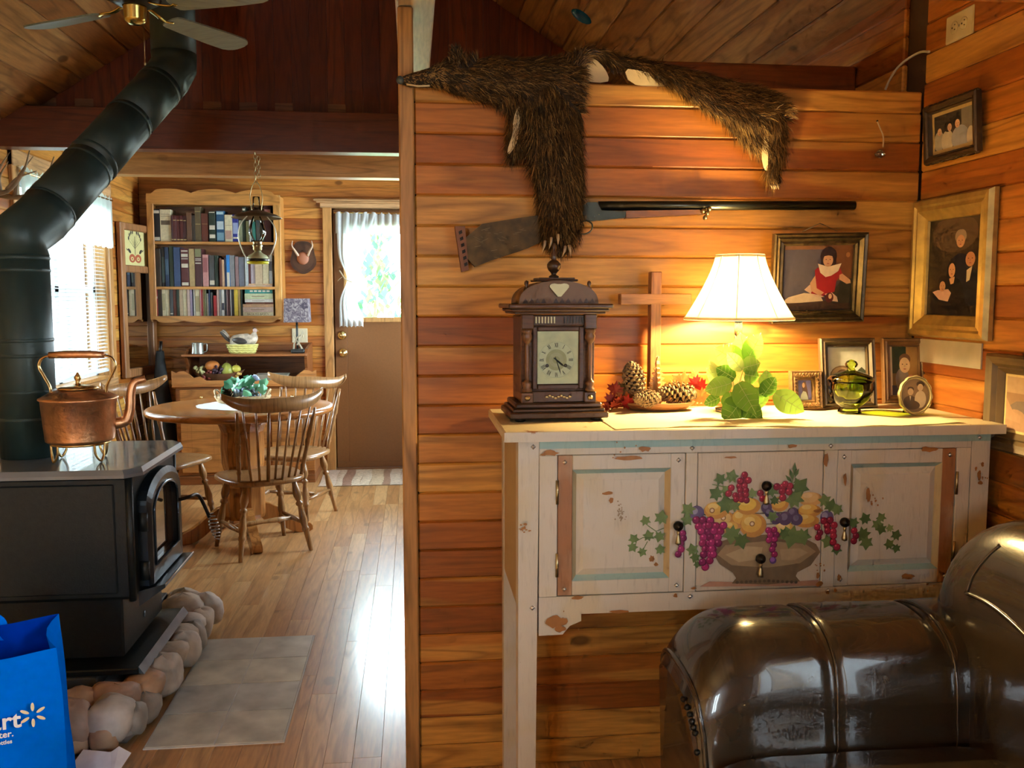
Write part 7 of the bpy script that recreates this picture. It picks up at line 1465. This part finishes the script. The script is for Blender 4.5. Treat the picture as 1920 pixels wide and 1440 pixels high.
# far arm: rolled profile swept along X (front end at the left)
AX0, AX1, AY = .545, 1.34, 1.755
def armprof(t):
    """t 0..1 from the outer foot over the roll to the seat: (y, z)"""
    P_ = [(.155, .10), (.16, .30), (.155, .50), (.150, .59), (.11, .655), (.03, .682), (-.06, .675), (-.125, .632), (-.150, .565), (-.160, .50), (-.175, .42), (-.185, .30)]
    i = t*(len(P_)-1); k = min(len(P_)-2, int(i)); f = i-k
    a = P_[max(0, k-1)]; b = P_[k]; c = P_[k+1]; d = P_[min(len(P_)-1, k+2)]
    return tuple(.5*((2*b[j])+(c[j]-a[j])*f+(2*a[j]-5*b[j]+4*c[j]-d[j])*f*f+(3*b[j]-a[j]-3*c[j]+d[j])*f**3) for j in (0, 1))
SEAM = (.80, 1.045)
def armf(u, v):
    e = .16; x_ = AX0+(AX1-AX0)*u; s_ = 1.
    if u < e: q = 1-u/e; s_ = math.sqrt(max(0, 1-q*q*.92)); 
    y_, z_ = armprof(v); yc, zc = -.02, .50
    pin = sum(math.exp(-((x_-k)/.012)**2) for k in SEAM)*.007; s2 = s_*(1-pin/.15)
    if z_ > .34: zz = zc+(z_-zc)*s2 if z_ > zc else z_
    else: zz = z_
    yy = yc+(y_-yc)*(s_*.25+.75 if s_ < 1 else 1)*(1-pin/.2)
    wob = .0016*math.sin(x_*23+v*9)*math.sin(v*14)
    return (x_-so.x+(-.02*math.sin(PI*v) if u < e else 0)*(1-u/e if u < e else 0), AY+yy-so.y+wob, zz+wob)
MB().grid(armf, 90, 56).build('arm', le, SF)
for k in SEAM:
    pts = []
    for i in range(40):
        y_, z_ = armprof(i/39); pts.append((k-so.x+.012*math.sin(i/39*PI), AY-.02+(y_+.02)*.985-so.y, .50+(z_-.50)*.985 if z_ > .5 else z_))
    MB().tube(pts, .0035, 6).build('seam_piping', le, SF)
# front facing of the arm with nail heads
fcv = [armf(0, i/44) for i in range(45)]
MB().add(fcv, [tuple(range(45))]).add(fcv, [tuple(range(44, -1, -1))]).build('arm_facing', le, SF)
fro = [armf(.012, i/44) for i in range(45)]
MB().tube(fro, .006, 7).build('seam_piping', le, SF)
for i in range(26, 44, 2): v_ = fcv[i]; MB().ball((v_[0]-.004, v_[1], v_[2]), .006, 8, 6).build('nail_head', iron, SF)
# seat cushion and body
def cushion(name, c, r, e=.35, n_=28, m_=16, fn=None):
    q = MB()
    def f(u, v):
        a, t = 2*PI*u, PI*(v-.5); cc_ = math.copysign(abs(math.cos(t))**e, math.cos(t)); ss = math.copysign(abs(math.sin(t))**e, math.sin(t))
        p_ = Vector((c[0]+r[0]*cc_*math.copysign(abs(math.cos(a))**e, math.cos(a)), c[1]+r[1]*cc_*math.copysign(abs(math.sin(a))**e, math.sin(a)), c[2]+r[2]*ss))
        if fn: p_ = fn(p_)
        return tuple(p_-so)
    q.grid(f, n_, m_, cu=True).build(name, le, SF, fix=True)
cushion('seat_cushion', (.84, 1.27, .40), (.33, .325, .085))
MB().box(.60-so.x, 1.36-so.x, .95-so.y, 1.90-so.y, .06, .33, .02).build('seat_base', le, SF)
cushion('arm', (.93, .80, .42), (.40, .11, .20))
# winged back at the right
def bk(p_): 
    t = (p_.z-.35)/.6; p_.x += .06*max(0, t)**1.5+.02*math.sin(p_.y*9); p_.y += .02*math.sin(p_.z*7); return p_
cushion('back_cushion', (1.195, 1.44, .575), (.15, .40, .33), .62, 40, 26, bk)
cushion('back_wing', (1.225, 1.66, .585), (.155, .20, .275), .75, 32, 22, bk)
from mathutils.bvhtree import BVHTree
bks = [o for o in SF.children if o.name.startswith('back_')]; vv, ff_ = [], []
for o in bks:
    b0 = len(vv); vv += [v.co+so for v in o.data.vertices]; ff_ += [[b0+i for i in p_.vertices] for p_ in o.data.polygons]
tree = BVHTree.FromPolygons(vv, ff_)
for pts in ([(1812, 1112), (1850, 1130), (1890, 1160), (1935, 1205), (1975, 1260)], [(1812, 1112), (1824, 1080), (1845, 1050), (1875, 1022)]):
    q = []
    for (x_, y_) in pts:
        h_ = tree.ray_cast(_c, _ray(x_, y_).normalized())
        if h_[0] is not None: q.append(h_[0]-so)
    if len(q) > 1: MB().tube(bez(q, 6), .0045, 6).build('seam_piping', le, SF)
for (x_, y_) in ((.64, 1.0), (.64, 1.85), (1.32, 1.0), (1.32, 1.85)): MB().box(x_-so.x-.025, x_-so.x+.025, y_-so.y-.025, y_-so.y+.025, 0, .06, .004).build('foot', dkfr, SF)
